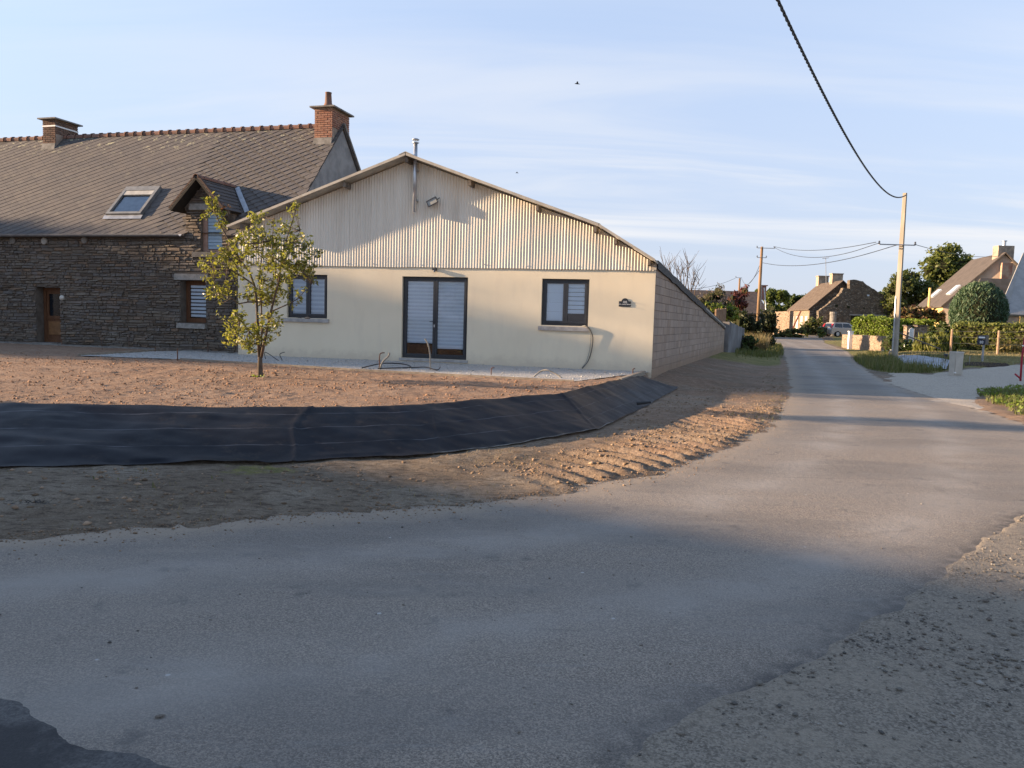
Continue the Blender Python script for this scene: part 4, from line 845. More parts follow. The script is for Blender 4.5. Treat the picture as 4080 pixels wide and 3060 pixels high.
# skylight
a0, a1, u0, u1 = SKY
mb = MB()
for q in ((a0, u0, a0 + .10, u1), (a1 - .10, u0, a1, u1), (a0 + .10, u1 - .20, a1 - .10, u1), (a0 + .10, u0, a1 - .10, u0 + .09)):
    mb.hexa([rp(q[0], q[1], -.02), rp(q[2], q[1], -.02), rp(q[2], q[3], -.02), rp(q[0], q[3], -.02), rp(q[0], q[1], .11), rp(q[2], q[1], .11), rp(q[2], q[3], .11), rp(q[0], q[3], .11)])
skl = mb.build('skylight', M('skylight_frame', (.22, .215, .20), (.17, .165, .155), 6, .5, .4, metal=.3), stone_h)
mb = MB(); mb.poly([rp(a0 + .1, u0 + .09, .05), rp(a1 - .1, u0 + .09, .05), rp(a1 - .1, u1 - .2, .05), rp(a0 + .1, u1 - .2, .05)]); mb.build('glass_pane', MAT_GLASS, skl)
mb = MB(); mb.poly([rp(a0 + .1, u0 + .09, .02), rp(a1 - .1, u0 + .09, .02), rp(a1 - .1, u1 - .38, .02), rp(a0 + .1, u1 - .38, .02)]); mb.build('blackout_blind', M('pale_blackout', (.34, .35, .37), None, 5, .8, .2), skl)
mb = MB(); mb.hexa([rp(a0 + .1, u1 - .40, .055), rp(a1 - .1, u1 - .40, .055), rp(a1 - .1, u1 - .21, .055), rp(a0 + .1, u1 - .21, .055), rp(a0 + .1, u1 - .40, .10), rp(a1 - .1, u1 - .40, .10), rp(a1 - .1, u1 - .21, .10), rp(a0 + .1, u1 - .21, .10)]); mb.build('shutter_box', M('shutter_grey', (.40, .385, .35), None, 5, .6, .3), skl)
mb = MB(); mb.hexa([rp(a0 - .06, u0 - .16, .028), rp(a1 + .06, u0 - .16, .028), rp(a1 + .06, u0 - .005, .045), rp(a0 - .06, u0 - .005, .045), rp(a0 - .06, u0 - .16, .036), rp(a1 + .06, u0 - .16, .036), rp(a1 + .06, u0 - .005, .053), rp(a0 - .06, u0 - .005, .053)]); mb.build('flashing_apron', MAT_ZINC, skl)
# dormer
PK = (-1.00, 5.40); DL, DRt, DZ = -1.90, -.16, 4.50
mb = MB()
for a_, b_ in ((-1.66, DWIN[0]), (DWIN[1], -.26)): mb.box((a_, -.30, EAVE - .03), (b_, -.03, 4.47), sf_)
mb.prism([sf_(-1.66, -.03, 4.472), sf_(-1.72, -.03, 4.60), sf_(PK[0], -.03, PK[1] - .08), sf_(-.24, -.03, 4.60), sf_(-.26, -.03, 4.472)], -SN * .25); dorm = mb.build('dormer', MAT_JOINT, stone_h)
for s_ in (-1.66, -.26):
    e_ = .14 if s_ < -1 else -.14; mb = MB(); mb.hexa([sf_(s_, -.03, 3.8), sf_(s_ + e_, -.03, 3.8), sf_(s_ + e_, -1.0, 4.2), sf_(s_, -1.0, 4.2), sf_(s_, -.03, 4.6), sf_(s_ + e_, -.03, 4.6), sf_(s_ + e_, -1.0, 4.6), sf_(s_, -1.0, 4.6)]); mb.build('cheek', MAT_JOINT, dorm)
gs, ga = lay_stones(-1.70, -.25, 4.78, 5.28, [], lambda s, z: abs(s - PK[0]) > (5.28 - z) * .80 + .03, .05, .08)
piece_set('stone', 'gable_stones', SVAR, gs, ga, dorm, MAT_SCHIST, 60)
# cheek stones lit from the left
cks, cka = [], []
for z_ in np.arange(3.95, 4.55, .085):
    d_ = -.06
    while d_ > -.62:
        L = rs.uniform(.12, .30)
        if z_ > EAVE + (-d_ - L) * 1.0914 - .05: cks.append((rs.randrange(14), basis(sf_(-1.662, d_ - L / 2, z_ + .04), SN * (L - .015), (0, 0, .073), -ST * .04))); cka.append(L)
        d_ -= L
piece_set('stone', 'cheek_stones', SVAR, cks, cka, dorm, MAT_SCHIST, 60)
for side_ in (-1, 1):
    se = DL if side_ < 0 else DRt; qe = (DZ - EAVE) * RD / (RIDGE - EAVE); qp = (PK[1] - EAVE) * RD / (RIDGE - EAVE)
    A_ = sf_(se, .38, DZ - .02); B_ = sf_(PK[0], .38, PK[1]); C_ = sf_(PK[0], -qp - .05, PK[1]); D_ = sf_(se, -qe - .05, DZ - .02)
    nv = np.cross(B_ - A_, D_ - A_); nv /= np.linalg.norm(nv); nv = nv if nv[2] > 0 else -nv
    mb = MB(); mb.prism([A_ - nv * .06, B_ - nv * .06, C_ - nv * .06, D_ - nv * .06], nv * .06); rf = mb.build('dormer_roof', M('dormer_underlay', (.03, .027, .024), None, 5, .9, .2), dorm)
    wv = (B_ - A_); nr = 8; mts = []; ar = []
    for i in range(nr):
        z0_, z1_ = A_ + wv * (i / nr), A_ + wv * ((i + 1) / nr); r0 = D_ + (C_ - D_) * (i / nr); ln = np.linalg.norm(r0 - z0_); m_ = max(2, int(ln / .24)); dv = (r0 - z0_) / ln
        for k in range(m_):
            mts.append((0, basis(z0_ + wv / nr * 1.06 + dv * ln * k / m_ + nv * .003, dv * (ln / m_ - .008), -wv / nr * 1.06, nv * .02))); ar.append(1)
    piece_set('slate', 'dormer_slates', [(tv, tf if side_ < 0 else [q[::-1] for q in tf])], mts, ar, rf, MAT_SLATE, 60)
    mb = MB(); mb.hexa([A_ + nv * .025, B_ + nv * .025, B_ + nv * .025 - SN * .09, A_ + nv * .025 - SN * .09, A_ + nv * .07, B_ + nv * .07, B_ + nv * .07 - SN * .09, A_ + nv * .07 - SN * .09]); mb.build('verge_tile', M('rusty_verge', (.095, .060, .046), (.07, .048, .038), 9, .9, .2), dorm)
d_ = .38; qp = (PK[1] - EAVE) * RD / (RIDGE - EAVE)
while d_ > -qp:
    mb = MB(); n = 6; r2 = lambda dd, r_: [sf_(PK[0] + math.cos(a_) * r_, dd, PK[1] - .02 + math.sin(a_) * r_) for a_ in np.linspace(-.2, math.pi + .2, n)]
    mb.add(r2(d_ + .02, .095) + r2(d_ - .29, .085) + r2(d_ + .02, .08), [(j, j + 1, n + j + 1, n + j) for j in range(n - 1)] + [(j + 1, j, 2 * n + j, 2 * n + j + 1) for j in range(n - 1)]); mb.build('ridge_tile', MAT_RIDGE, dorm); d_ -= .30
mb = MB(); v0, v1 = rp(-.84, 1.98, .035), rp(.04, .84, .035); wv = (v1 - v0); ac = np.cross(RNRM, wv); ac /= np.linalg.norm(ac); mb.hexa([v0 - ac * .07, v1 - ac * .07, v1 + ac * .07, v0 + ac * .07, v0 - ac * .07 + RNRM * .012, v1 - ac * .07 + RNRM * .012, v1 + ac * .07 + RNRM * .012, v0 + ac * .07 + RNRM * .012]); mb.build('zinc_valley', MAT_ZINC, dorm)
mb = MB(); mb.hexa([sf_(-1.50, -.02, 4.50), sf_(-.62, -.02, 4.50), sf_(-.62, .07, 4.51), sf_(-1.50, .07, 4.51), sf_(-1.48, -.02, 4.70), sf_(-.66, -.02, 4.69), sf_(-.66, .06, 4.68), sf_(-1.47, .06, 4.69)]); mb.build('lintel', MAT_LINT, dorm)
mb = MB(); mb.box((-1.40, -.3, 3.15), (-.34, .07, 3.30), sf_); mb.build('window_sill', M('dark_granite', (.13, .125, .12), None, 6, .9, .2, .4, 40), dorm)
MAT_BLUEB = M('blue_slat', (.30, .42, .52), (.27, .38, .48), 5, .6, .3)
mb = MB(); mb.box((-1.134, -.16, 3.312), (-.985, -.10, 4.468), sf_); mb.box((-.985, -.16, 3.312), (-.421, -.10, 3.38), sf_); dw = mb.build('dormer_window', MAT_PINKW, dorm)
nb = 11
for i in range(nb):
    z1_ = 4.466 - i * (1.08 / nb); mb = MB(); mb.box((-.984, -.15, z1_ - 1.08 / nb + .012), (-.424, -.125, z1_), sf_); mb.build('shutter_slat', MAT_BLUEB, dw)
mb = MB(); mb.poly([sf_(-.985, -.17, 3.32), sf_(-.42, -.17, 3.32), sf_(-.42, -.17, 4.468), sf_(-.985, -.17, 4.468)]); mb.build('interior', MAT_DARK, dw)
# ground floor window
mb = MB(); bars(mb, -1.845, -.985, 1.237, 2.473, .13, -.30, -.24, sf_); gw = mb.build('ground_floor_window', MAT_OAK, stone_h)
mb = MB(); mb.poly([sf_(-1.84, -.33, 1.24), sf_(-.99, -.33, 1.24), sf_(-.99, -.33, 2.47), sf_(-1.84, -.33, 2.47)]); mb.build('interior', MAT_DARK, gw)
n_ = 9
for i in range(n_):
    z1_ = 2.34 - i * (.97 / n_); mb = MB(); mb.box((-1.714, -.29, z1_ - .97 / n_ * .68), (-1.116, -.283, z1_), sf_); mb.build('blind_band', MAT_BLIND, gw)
pane(gw, -1.715, -1.115, 1.367, 2.343, -.262, sf_)
mb = MB(); mb.hexa([sf_(-2.07, -.2, 2.48), sf_(-.91, -.2, 2.48), sf_(-.90, .035, 2.485), sf_(-2.06, .035, 2.48), sf_(-2.07, -.2, 2.668), sf_(-.90, -.2, 2.66), sf_(-.90, .03, 2.655), sf_(-2.05, .03, 2.665)]); mb.build('lintel', MAT_LINT, gw)
mb = MB(); mb.hexa([sf_(-1.95, -.30, 1.065), sf_(-.97, -.30, 1.06), sf_(-.97, .08, 1.06), sf_(-1.95, .08, 1.065), sf_(-1.95, -.30, 1.232), sf_(-.97, -.30, 1.23), sf_(-.97, .075, 1.20), sf_(-1.94, .075, 1.205)]); mb.build('window_sill', MAT_LINT, gw)
# door
d0, d1 = -.345, -.285
mb = MB(); bars(mb, -7.21, -6.30, .46, 2.19, .10, d0, d1 + .02, sf_); dS = mb.build('door', MAT_OAK, stone_h)
mb = MB(); mb.box((-7.108, d0, .561), (-6.402, d1, 1.30), sf_); mb.box((-7.108, d0, 1.30), (-7.02, d1, 2.088), sf_); mb.box((-6.48, d0, 1.30), (-6.402, d1, 2.088), sf_); mb.box((-7.02, d0, 1.99), (-6.48, d1, 2.088), sf_); mb.build('door_leaf', MAT_OAK, dS)
mb = MB(); mb.box((-7.03, d1, .70), (-6.48, d1 + .02, 1.12), sf_); mb.build('door_panel', M('orange_panel', (.21, .105, .042), (.16, .078, .032), 8, .6, .3), dS)
mb = MB(); mb.box((-7.09, d1, 1.20), (-6.42, d1 + .028, 1.245), sf_); mb.build('door_rail', MAT_OAK, dS)
mb = MB(); mb.poly([sf_(-7.02, d0 + .03, 1.30), sf_(-6.48, d0 + .03, 1.30), sf_(-6.48, d0 + .03, 1.99), sf_(-7.02, d0 + .03, 1.99)]); mb.build('glass_pane', M('dark_glass', (.012, .016, .022), None, 5, .12, .4), dS); room(dS, -7.02, -6.48, 1.30, 1.99, d0 + .005, sf_, MAT_DARK)
mb = MB(); mb.box((-7.24, d0, .40), (-6.27, .16, .452), sf_); mb.build('doorstep', MAT_CONC, dS)
# round wall plates and the concrete strip at the foot
for k, (px, py) in enumerate([(176, 960), (50, 958), (336, 956)]):
    c_ = onpl(px, py, SO + SN * .03, SN); mb = MB(); mb.tube([c_ - SN * .03, c_ + SN * .015, c_ + SN * .03], [.11, .11, .07], 12); mb.build('wall_plate', [M('pale_plate', (.40, .38, .34), None, 9, .8, .2), MAT_CONC, MAT_CONC][k], stone_h)
ln = onpl(245, 1187, SO + SN * .05, SN); mb = MB(); mb.tube([ln - SN * .06, ln, ln + SN * .03], [.08, .085, .05], 12); o = mb.build('wall_lamp', M('lamp_glass', (.55, .52, .46), None, 8, .4, .4), base=ln, smooth=True); tag(o, 'round pale lamp beside the wooden door of the stone house', 'lamp')
mb = MB(); mb.box((S0, .03, .20), (0, .36, .425), sf_); mb.build('footing', MAT_CONC, stone_h)
# ================================================================== PLANTS
MAT_LEAF_Y = leafmat('young_leaf', [(.165, .170, .034), (.235, .232, .052), (.120, .134, .028), (.310, .280, .080), (.195, .195, .044)], .42, .45, .45)
MAT_LEAF_D = leafmat('dark_leaf', [(.045, .075, .020), (.070, .100, .026), (.055, .085, .022), (.090, .115, .032)], .3)
MAT_LEAF_M = leafmat('mid_leaf', [(.100, .135, .032), (.140, .175, .044), (.082, .115, .028), (.170, .190, .056)], .35)
MAT_LEAF_H = leafmat('hedge_leaf', [(.140, .200, .028), (.195, .260, .038), (.115, .170, .024), (.230, .280, .055)], .35)
MAT_LEAF_O = leafmat('olive_leaf', [(.095, .115, .035), (.130, .150, .050), (.075, .095, .030), (.160, .165, .065)], .35)
MAT_CONIF = leafmat('conifer_leaf', [(.060, .105, .055), (.085, .140, .075), (.050, .088, .047), (.115, .170, .090)], .2)
MAT_RED = leafmat('red_leaf', [(.14, .045, .045), (.20, .065, .058), (.10, .04, .04), (.24, .10, .08)], .3)
MAT_PHOT = leafmat('photinia_leaf', [(.20, .075, .045), (.10, .11, .035), (.13, .12, .04), (.24, .10, .06)], .3)
MAT_GRASSB = leafmat('grass_blade', [(.100, .118, .034), (.150, .150, .052), (.080, .105, .030), (.21, .18, .08)], .3)
MAT_STRAW = leafmat('dry_grass', [(.26, .20, .10), (.20, .15, .08), (.14, .12, .06), (.30, .24, .13)], .3)
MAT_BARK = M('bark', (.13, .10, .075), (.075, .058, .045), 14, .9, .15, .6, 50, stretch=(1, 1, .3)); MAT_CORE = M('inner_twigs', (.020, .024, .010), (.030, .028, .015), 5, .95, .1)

def young_tree():
    B = gr(562 * KD, 815 * KD, YARD - .01); Y0 = B[1]
    cp = lambda x, y, dz=0.: at(800 + x / 2.074, 750 + y / 2.074, Y0 + dz)
    root = empty('young_tree', B, 'young leafy tree with twin thin trunks standing alone in the yard', 'tree')
    mb = MB(); b0 = cp(492, 1575); mb.tube([b0 - np.array([0, 0, .1]), b0 + np.array([0, 0, .03]), cp(490, 1480), cp(490, 1395)], [.07, .056, .048, .042], 8); mb.build('trunk', MAT_BARK, root, smooth=True)
    rngL = random.Random(5); limbs = []
    def limb(pts, r0, r1, dz):
        n = len(pts); P = [cp(x, y, dz * i / max(1, n - 1)) for i, (x, y) in enumerate(pts)]; rr_ = [r0 + (r1 - r0) * i / (n - 1) for i in range(n)]
        mb = MB(); mb.tube(P, rr_, 6); mb.build('branch', MAT_BARK, root, smooth=True); limbs.append(P)
    limb([(485, 1400), (474, 1250), (468, 1080), (462, 930), (442, 800), (400, 690), (330, 595), (235, 440), (165, 310), (95, 150), (70, 45)], .031, .006, .25)
    limb([(498, 1400), (520, 1300), (545, 1180), (572, 1050), (602, 930), (640, 790), (672, 600), (705, 430), (765, 250), (795, 115)], .031, .005, -.3)
    limb([(492, 1400), (500, 1300), (505, 1150), (500, 950), (480, 760), (505, 560), (520, 400), (530, 250)], .022, .005, .5)
    limb([(462, 940), (390, 940), (315, 955), (250, 905), (150, 870), (40, 890)], .016, .005, -.5)
    limb([(470, 1260), (400, 1180), (320, 1080), (280, 1040)], .016, .005, -.4)
    limb([(468, 1280), (390, 1290), (300, 1200), (240, 1200)], .013, .004, .4)
    limb([(590, 1015), (660, 985), (740, 950), (800, 915), (870, 840), (920, 790)], .014, .004, -.3)
    limb([(640, 790), (740, 730), (830, 660), (900, 570), (950, 535)], .016, .004, .4)
    limb([(442, 800), (330, 720), (220, 660), (100, 640), (20, 660)], .015, .004, -.3)
    limb([(330, 595), (390, 480), (410, 360), (420, 240)], .014, .004, .3)
    limb([(640, 780), (600, 620), (590, 440), (605, 250)], .014, .004, -.5)
    limb([(672, 620), (740, 520), (790, 420), (820, 350)], .012, .004, .3)
    limb([(545, 1180), (600, 1130), (640, 1110)], .011, .004, .2)
    cl = [(90, 110, 36, 50), (130, 200, 42, 60), (165, 300, 42, 60), (60, 240, 34, 22), (215, 560, 70, 120), (100, 640, 66, 110), (25, 670, 32, 24), (180, 870, 80, 130), (40, 900, 42, 40), (95, 790, 42, 30), (285, 620, 66, 120), (390, 430, 80, 150), (415, 270, 46, 60), (480, 240, 30, 24), (380, 560, 80, 150), (470, 500, 70, 110), (570, 620, 80, 150), (600, 450, 72, 120), (605, 250, 30, 30), (705, 330, 46, 60), (790, 130, 32, 36), (780, 220, 24, 16), (745, 440, 72, 120), (800, 530, 76, 130), (890, 530, 50, 50), (955, 540, 24, 14), (700, 600, 84, 150), (640, 720, 84, 160), (780, 690, 78, 130), (850, 650, 56, 80), (890, 690, 40, 36), (560, 810, 84, 150), (410, 840, 58, 80), (480, 940, 62, 100), (640, 870, 66, 100), (560, 920, 56, 80), (300, 1130, 76, 140), (300, 1060, 40, 50), (245, 1200, 46, 60), (255, 1260, 40, 34), (480, 1170, 80, 130), (560, 1140, 76, 110), (622, 1150, 46, 44), (400, 1310, 66, 90), (460, 1250, 60, 80), (345, 1290, 40, 30), (560, 1260, 40, 34), (925, 780, 30, 22), (860, 850, 26, 14), (790, 925, 36, 22), (740, 960, 30, 14), (350, 700, 60, 60), (520, 380, 46, 40), (660, 500, 60, 60)]
    P = []; tips = []
    for x, y, r, n in cl:
        c_ = cp(x, y, rngL.uniform(-.5, .5)); R_ = r / 2.074 / F_PX * Y0
        for k in range(max(2, n // 7)):
            o_ = c_ + RNG.normal(size=3) * R_ * np.array([.58, .8, .58]); d_ = RNG.normal(size=3) * np.array([1, 1, .8]) + np.array([0, 0, .55]) + (o_ - c_) / R_ * .6; d_ /= np.linalg.norm(d_); L_ = R_ * RNG.uniform(.55, 1.25)
            u_ = np.sort(RNG.uniform(.05, 1, 10)); P.append(o_ + d_ * (u_ * L_)[:, None] + RNG.normal(size=(10, 3)) * .028); tips.append((o_, o_ + d_ * L_))
    P = np.vstack(P)
    # twigs towards a part of the leaves
    tw = MB(); allp = np.vstack([np.array(l) for l in limbs])
    for i, (a0, a1) in enumerate(tips):
        tw.tube([a0, a1], [.004, .002], 4, False); d = np.linalg.norm(allp - a0, axis=1); j = int(np.argmin(d))
        if d[j] < .7 and i % 2 == 0: tw.tube([allp[j], (a0 + allp[j]) / 2 + np.array([0, 0, -.02]), a0], [.007, .005, .004], 4, False)
    tag(tw.build('twigs', MAT_BARK, root), kind='stuff')
    V, Q = leaf_quads(P, .078, .42, .35, .22); tag(arr_obj('leaves', V, Q, MAT_LEAF_Y, root), kind='stuff')
    red = np.vstack([cp(x, y, .1) + in_ball(n) * .09 for x, y, n in ((580, 560, 16), (800, 640, 16), (205, 160, 10), (304, 1298, 4), (465, 1100, 6), (870, 660, 14))]); V, Q = leaf_quads(red, .075, .5); tag(arr_obj('reddish_leaves', V, Q, leafmat('rusty_leaf', [(.22, .07, .03), (.28, .13, .05), (.16, .06, .03)], .3), root), kind='stuff')
    sp = np.vstack([cp(470 + 24 * rngL.uniform(-1, 1) * 2.0, 1572 + rngL.uniform(-22, 14), rngL.uniform(-.15, .15)) for _ in range(90)]); V, Q = leaf_quads(sp, .085, .5, .8); tag(arr_obj('root_suckers', V, Q, leafmat('bright_leaf', [(.20, .24, .035), (.15, .20, .03), (.24, .27, .05)], .4), root), kind='stuff')
young_tree()

def leafy(name, label, cat, base, blobs, n, size, mat, trunk=None, group=None, aspect=.6, up=.2, core=.72, limbs=True, dens=None):
    """crown of many leaves on blobs [(centre, radii)], trunk with limbs reaching into them"""
    root = empty(name, base, label, cat, group); base = np.asarray(base, float)
    if trunk:
        r0, zt = trunk; top = np.array([base[0], base[1], zt]); mb = MB(); mb.tube([base - np.array([0, 0, .2]), base + (top - base) * .5 + np.array([.05, .03, 0]), top], [r0, r0 * .8, r0 * .55], 8); mb.build('trunk', MAT_BARK, root, smooth=True)
        for c_, r_ in blobs:
            mb = MB(); c_ = np.asarray(c_, float); st = base + (top - base) * .75; mb.tube([st, (st + c_) / 2 + np.array([0, 0, -.1]), c_], [r0 * .5, r0 * .35, r0 * .12], 5); mb.build('limb', MAT_BARK, root)
    vol = np.array([np.prod(np.broadcast_to(r_, 3)) ** (2 / 3.) for _, r_ in blobs]); cnt = np.maximum(20, n * vol / vol.sum()).astype(int); P, N = [], []
    for (c_, r_), k in zip(blobs, cnt):
        c_ = np.asarray(c_, float); r_ = np.broadcast_to(np.asarray(r_, float), 3); d = in_ball(k, shell=.55)
        # clumps: push points towards random twig ends, leaving gaps between them
        nt = max(6, k // 26); ends = in_ball(nt, shell=.7) * RNG.uniform(.75, 1.12, (nt, 1)); j = RNG.integers(0, nt, k); d = np.where(RNG.uniform(0, 1, (k, 1)) < .72, ends[j] + RNG.normal(size=(k, 3)) * .13, d)
        P.append(c_ + d * r_); N.append(d)
    V, Q = leaf_quads(np.vstack(P), size, aspect, up, nrm=np.vstack(N), nmix=.3); tag(arr_obj('crown', V, Q, mat, root), kind='stuff')
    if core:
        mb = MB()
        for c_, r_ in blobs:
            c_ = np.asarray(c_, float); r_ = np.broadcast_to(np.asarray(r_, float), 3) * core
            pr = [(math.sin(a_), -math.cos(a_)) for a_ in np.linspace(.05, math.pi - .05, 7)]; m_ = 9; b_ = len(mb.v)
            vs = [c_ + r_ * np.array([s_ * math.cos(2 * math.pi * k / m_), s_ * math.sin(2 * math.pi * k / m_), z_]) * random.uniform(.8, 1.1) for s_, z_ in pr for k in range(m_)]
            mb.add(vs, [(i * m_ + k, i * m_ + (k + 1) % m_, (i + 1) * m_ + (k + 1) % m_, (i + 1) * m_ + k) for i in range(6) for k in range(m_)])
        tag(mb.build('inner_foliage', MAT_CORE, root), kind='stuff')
    return root
def hedge(name, label, cat, p0, p1, w, z0, z1, n, size, mat, group=None, wob=.06, topn=.5):
    """clipped hedge between two ground points"""
    p0 = np.array([*p0[:2], 0.]); p1 = np.array([*p1[:2], 0.]); L = np.linalg.norm(p1 - p0); tx = (p1 - p0) / L; nx_ = np.array([-tx[1], tx[0], 0]); root = empty(name, (*((p0 + p1) / 2)[:2], z0), label, cat, group)
    fr = lambda s, d, z: p0 + tx * s + nx_ * d + np.array([0, 0, z])
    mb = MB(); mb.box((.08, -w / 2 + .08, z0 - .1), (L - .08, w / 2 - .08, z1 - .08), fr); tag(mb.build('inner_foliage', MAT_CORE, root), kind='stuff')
    A = np.array([L * (z1 - z0), L * (z1 - z0), L * w, w * (z1 - z0), w * (z1 - z0)]); k = (n * A / A.sum()).astype(int); P = []; u = lambda m: RNG.uniform(0, 1, m)
    for f_, m in enumerate(k):
        a_, b_ = u(m), u(m)
        if f_ < 2: q = np.stack([a_ * L, np.full(m, (-1 if f_ == 0 else 1) * w / 2), z0 + b_ * (z1 - z0)], 1)
        elif f_ == 2: q = np.stack([a_ * L, (b_ - .5) * w, np.full(m, z1)], 1)
        else: q = np.stack([np.full(m, 0. if f_ == 3 else L), (a_ - .5) * w, z0 + b_ * (z1 - z0)], 1)
        P.append(q)
    P = np.vstack(P); P += RNG.normal(size=P.shape) * wob + .10 * np.stack([0 * P[:, 0], fbm(P[:, 0] * 1.3, P[:, 2] * 1.3, 3), fbm(P[:, 0] * 1.1, P[:, 1], 5)], 1)
    W = p0 + tx * P[:, :1] + nx_ * P[:, 1:2]; W[:, 2] = P[:, 2]
    V, Q = leaf_quads(W, size, .6, .1); tag(arr_obj('foliage', V, Q, mat, root), kind='stuff'); return root
def blades(name, pts, h, w, mat, label=None, cat=None, lean=.35, parent=None, stuff=True, seed=2):
    rng = np.random.default_rng(seed); n = len(pts); pts = np.asarray(pts, float); h = h * rng.uniform(.5, 1.25, n); a = rng.uniform(0, 6.28, n); l = lean * rng.uniform(.1, 1, n) * h
    dx = np.stack([np.cos(a), np.sin(a), 0 * a], 1); sx_ = np.stack([-np.sin(a + .6), np.cos(a + .6), 0 * a], 1) * w
    mid = pts + dx * (l * .35)[:, None] + np.array([0, 0, 1.]) * (h * .6)[:, None]; tip = pts + dx * l[:, None] + np.array([0, 0, 1.]) * h[:, None]
    V = np.stack([pts - sx_ * .5, pts + sx_ * .5, mid + sx_ * .4, tip, mid - sx_ * .4], 1).reshape(-1, 3); Q = (np.array([(0, 1, 2, 4)])[None] + 5 * np.arange(n)[:, None, None]).reshape(-1, 4); T = (np.array([(4, 2, 3)])[None] + 5 * np.arange(n)[:, None, None]).reshape(-1, 3)
    Q = np.vstack([Q, np.column_stack([T, T[:, 2:3]])]) if False else Q
    me = bpy.data.meshes.new(name); o0 = np.array(origin(parent)) if parent else np.zeros(3)
    me.from_pydata((V - o0).tolist(), [], Q.tolist() + T.tolist()); me.materials.append(mat); me.update(); o = link(name, me, parent); return tag(o, label, cat, kind='stuff' if stuff else None)
def zpts(q, extra=0.): return np.column_stack([q, height(q[:, 0], q[:, 1]) + extra])

# ---- trees and a hedge off to the left that shade the foreground and the house fronts
MAT_RUB0 = M('barn_stone', (.20, .17, .13), (.12, .10, .08), 4, .95, .1, .8, 20, .03)
barn = empty('slate_barn', (-33, 3, 0), 'long slate-roofed barn standing to the left of the lane', 'barn')
mb = MB(); mb.prism([(-27, -5.2, -.2), (-27, 11.1, -.2), (-27, 11.1, 4.65), (-27, 3, 7.7), (-27, -5.2, 4.65)], (-13, 0, 0)); mb.build('wall', MAT_RUB0, barn)
mb = MB(); mb.prism([(-26.8, 11.3, 4.66), (-26.8, 3, 7.78), (-40.2, 3, 7.78), (-40.2, 11.3, 4.66)], (0, 0, .08)); mb.prism([(-26.8, 3, 7.79), (-26.8, -5.4, 4.66), (-40.2, -5.4, 4.66), (-40.2, 3, 7.79)], (0, 0, .08)); mb.build('roof', MAT_SLATE, barn)
mb = MB(); mb.box((-26.99, 1.6, 0), (-26.93, 4.4, 3.0)); mb.build('door', MAT_OAK, barn)
leafy('hedgerow_tree', 'tall hedgerow tree far to the left of the stone house', 'tree', (-41, 24, 0), [((-41, 23.5, 6.9), (2.6, 3.5, 3.6)), ((-41, 26.4, 7.0), (2.4, 2.4, 2.8)), ((-41, 29.5, 6.0), (2.6, 3.6, 3.1)), ((-41, 23.0, 3.4), (2.4, 3.2, 3.4)), ((-41, 29, 3.0), (2.4, 5, 3.2))], 6000, .42, MAT_LEAF_D, (.3, 5), core=.86)
leafy('hedgerow_tree', 'wide hedgerow tree behind the tall one on the left', 'tree', (-43, 35, 0), [((-43, 34.5, 6.0), (2.8, 4.2, 3.2)), ((-43, 41, 5.8), (2.8, 4.2, 3.2)), ((-43, 35, 2.8), (2.4, 5, 2.8)), ((-43, 43, 2.8), (2.4, 5, 2.8))], 6000, .42, MAT_LEAF_D, (.3, 5), core=.86)

# ================================================================== YARD THINGS
def resamp(P, n):
    P = np.asarray(P, float); d = np.concatenate([[0], np.cumsum(np.hypot(*np.diff(P, axis=0).T))]); kn = np.linspace(0, 1, len(P)); u = np.linspace(0, 1, n)
    return np.stack([np.interp(u, kn, P[:, 0]), np.interp(u, kn, P[:, 1])], 1)
tp = [(-13, 8.3), (-6.0, 8.96), (-4.46, 9.15), (-2.51, 9.52), (-1.21, 10.26), (-.15, 11.35), (.82, 12.43), (2.09, 15.46), (3.05, 18.3)]
bt = [(-12, 6.95), (-5.02, 7.47), (-3.78, 7.74), (-2.38, 8.1), (-1.0, 8.77), (-.02, 9.64), (1.26, 11.17), (2.26, 13.79), (4.05, 18.75)]
NU, NV = 420, 34; A_ = resamp(tp, NU); B_ = resamp(bt, NU); vv = np.linspace(-.03, 1.02, NV)
GX = A_[:, None, 0] * (1 - vv) + B_[:, None, 0] * vv; GY = A_[:, None, 1] * (1 - vv) + B_[:, None, 1] * vv
uk = np.linspace(0, 8, NU)[:, None] * np.ones(NV)
wr = .030 * fbm(GX * 1.1, GY * 1.6, 81, 4) + .030 * np.maximum(0, fbm(GX * .7 + GY * .3, GY * 4.2, 82, 4)) * (uk < 3.2) + .010 * fbm(GX * 3.1, GY * 6, 83, 3)
wr = wr + .012 * fbm(GX * 2.2, GY * 5.5, 84, 3) * sstep(uk, 6.2, 7.2)
for ks, wd, hh in ((3.0, .012, .016), (4.15, .010, .007), (6.0, .012, .014)):
    dd = np.abs(uk - ks - .05 * np.sin(vv * 5 + ks)[None] * (1 if ks < 4 else .3)); wr = wr + hh * np.exp(-(dd / wd) ** 2)
rag = .05 * vnoise(uk * 9, vv[None] * 0 + 1., 5) * (vv[None] > .98)
GZ = height(GX, GY, fine=False) + .035 + wr
V = np.stack([GX, GY + rag, GZ], -1).reshape(-1, 3); id_ = np.arange(NU * NV).reshape(NU, NV); Q = np.stack([id_[:-1, :-1], id_[:-1, 1:], id_[1:, 1:], id_[1:, :-1]], -1).reshape(-1, 4)
t = NT('woven_geotextile'); uvn = t.new('ShaderNodeUVMap'); su = t.new('ShaderNodeSeparateXYZ'); t.l.new(uvn.outputs[0], su.inputs[0])
ln_ = t.math('ABSOLUTE', t.math('SUBTRACT', t.math('FRACT', t.math('MULTIPLY', su.outputs[1], 3.4)), .5)); thread = t.math('MULTIPLY', t.ramp(ln_, .012, .03, 1, 0), t.ramp(t.noise(3, 3), .4, .6, .2, 1))
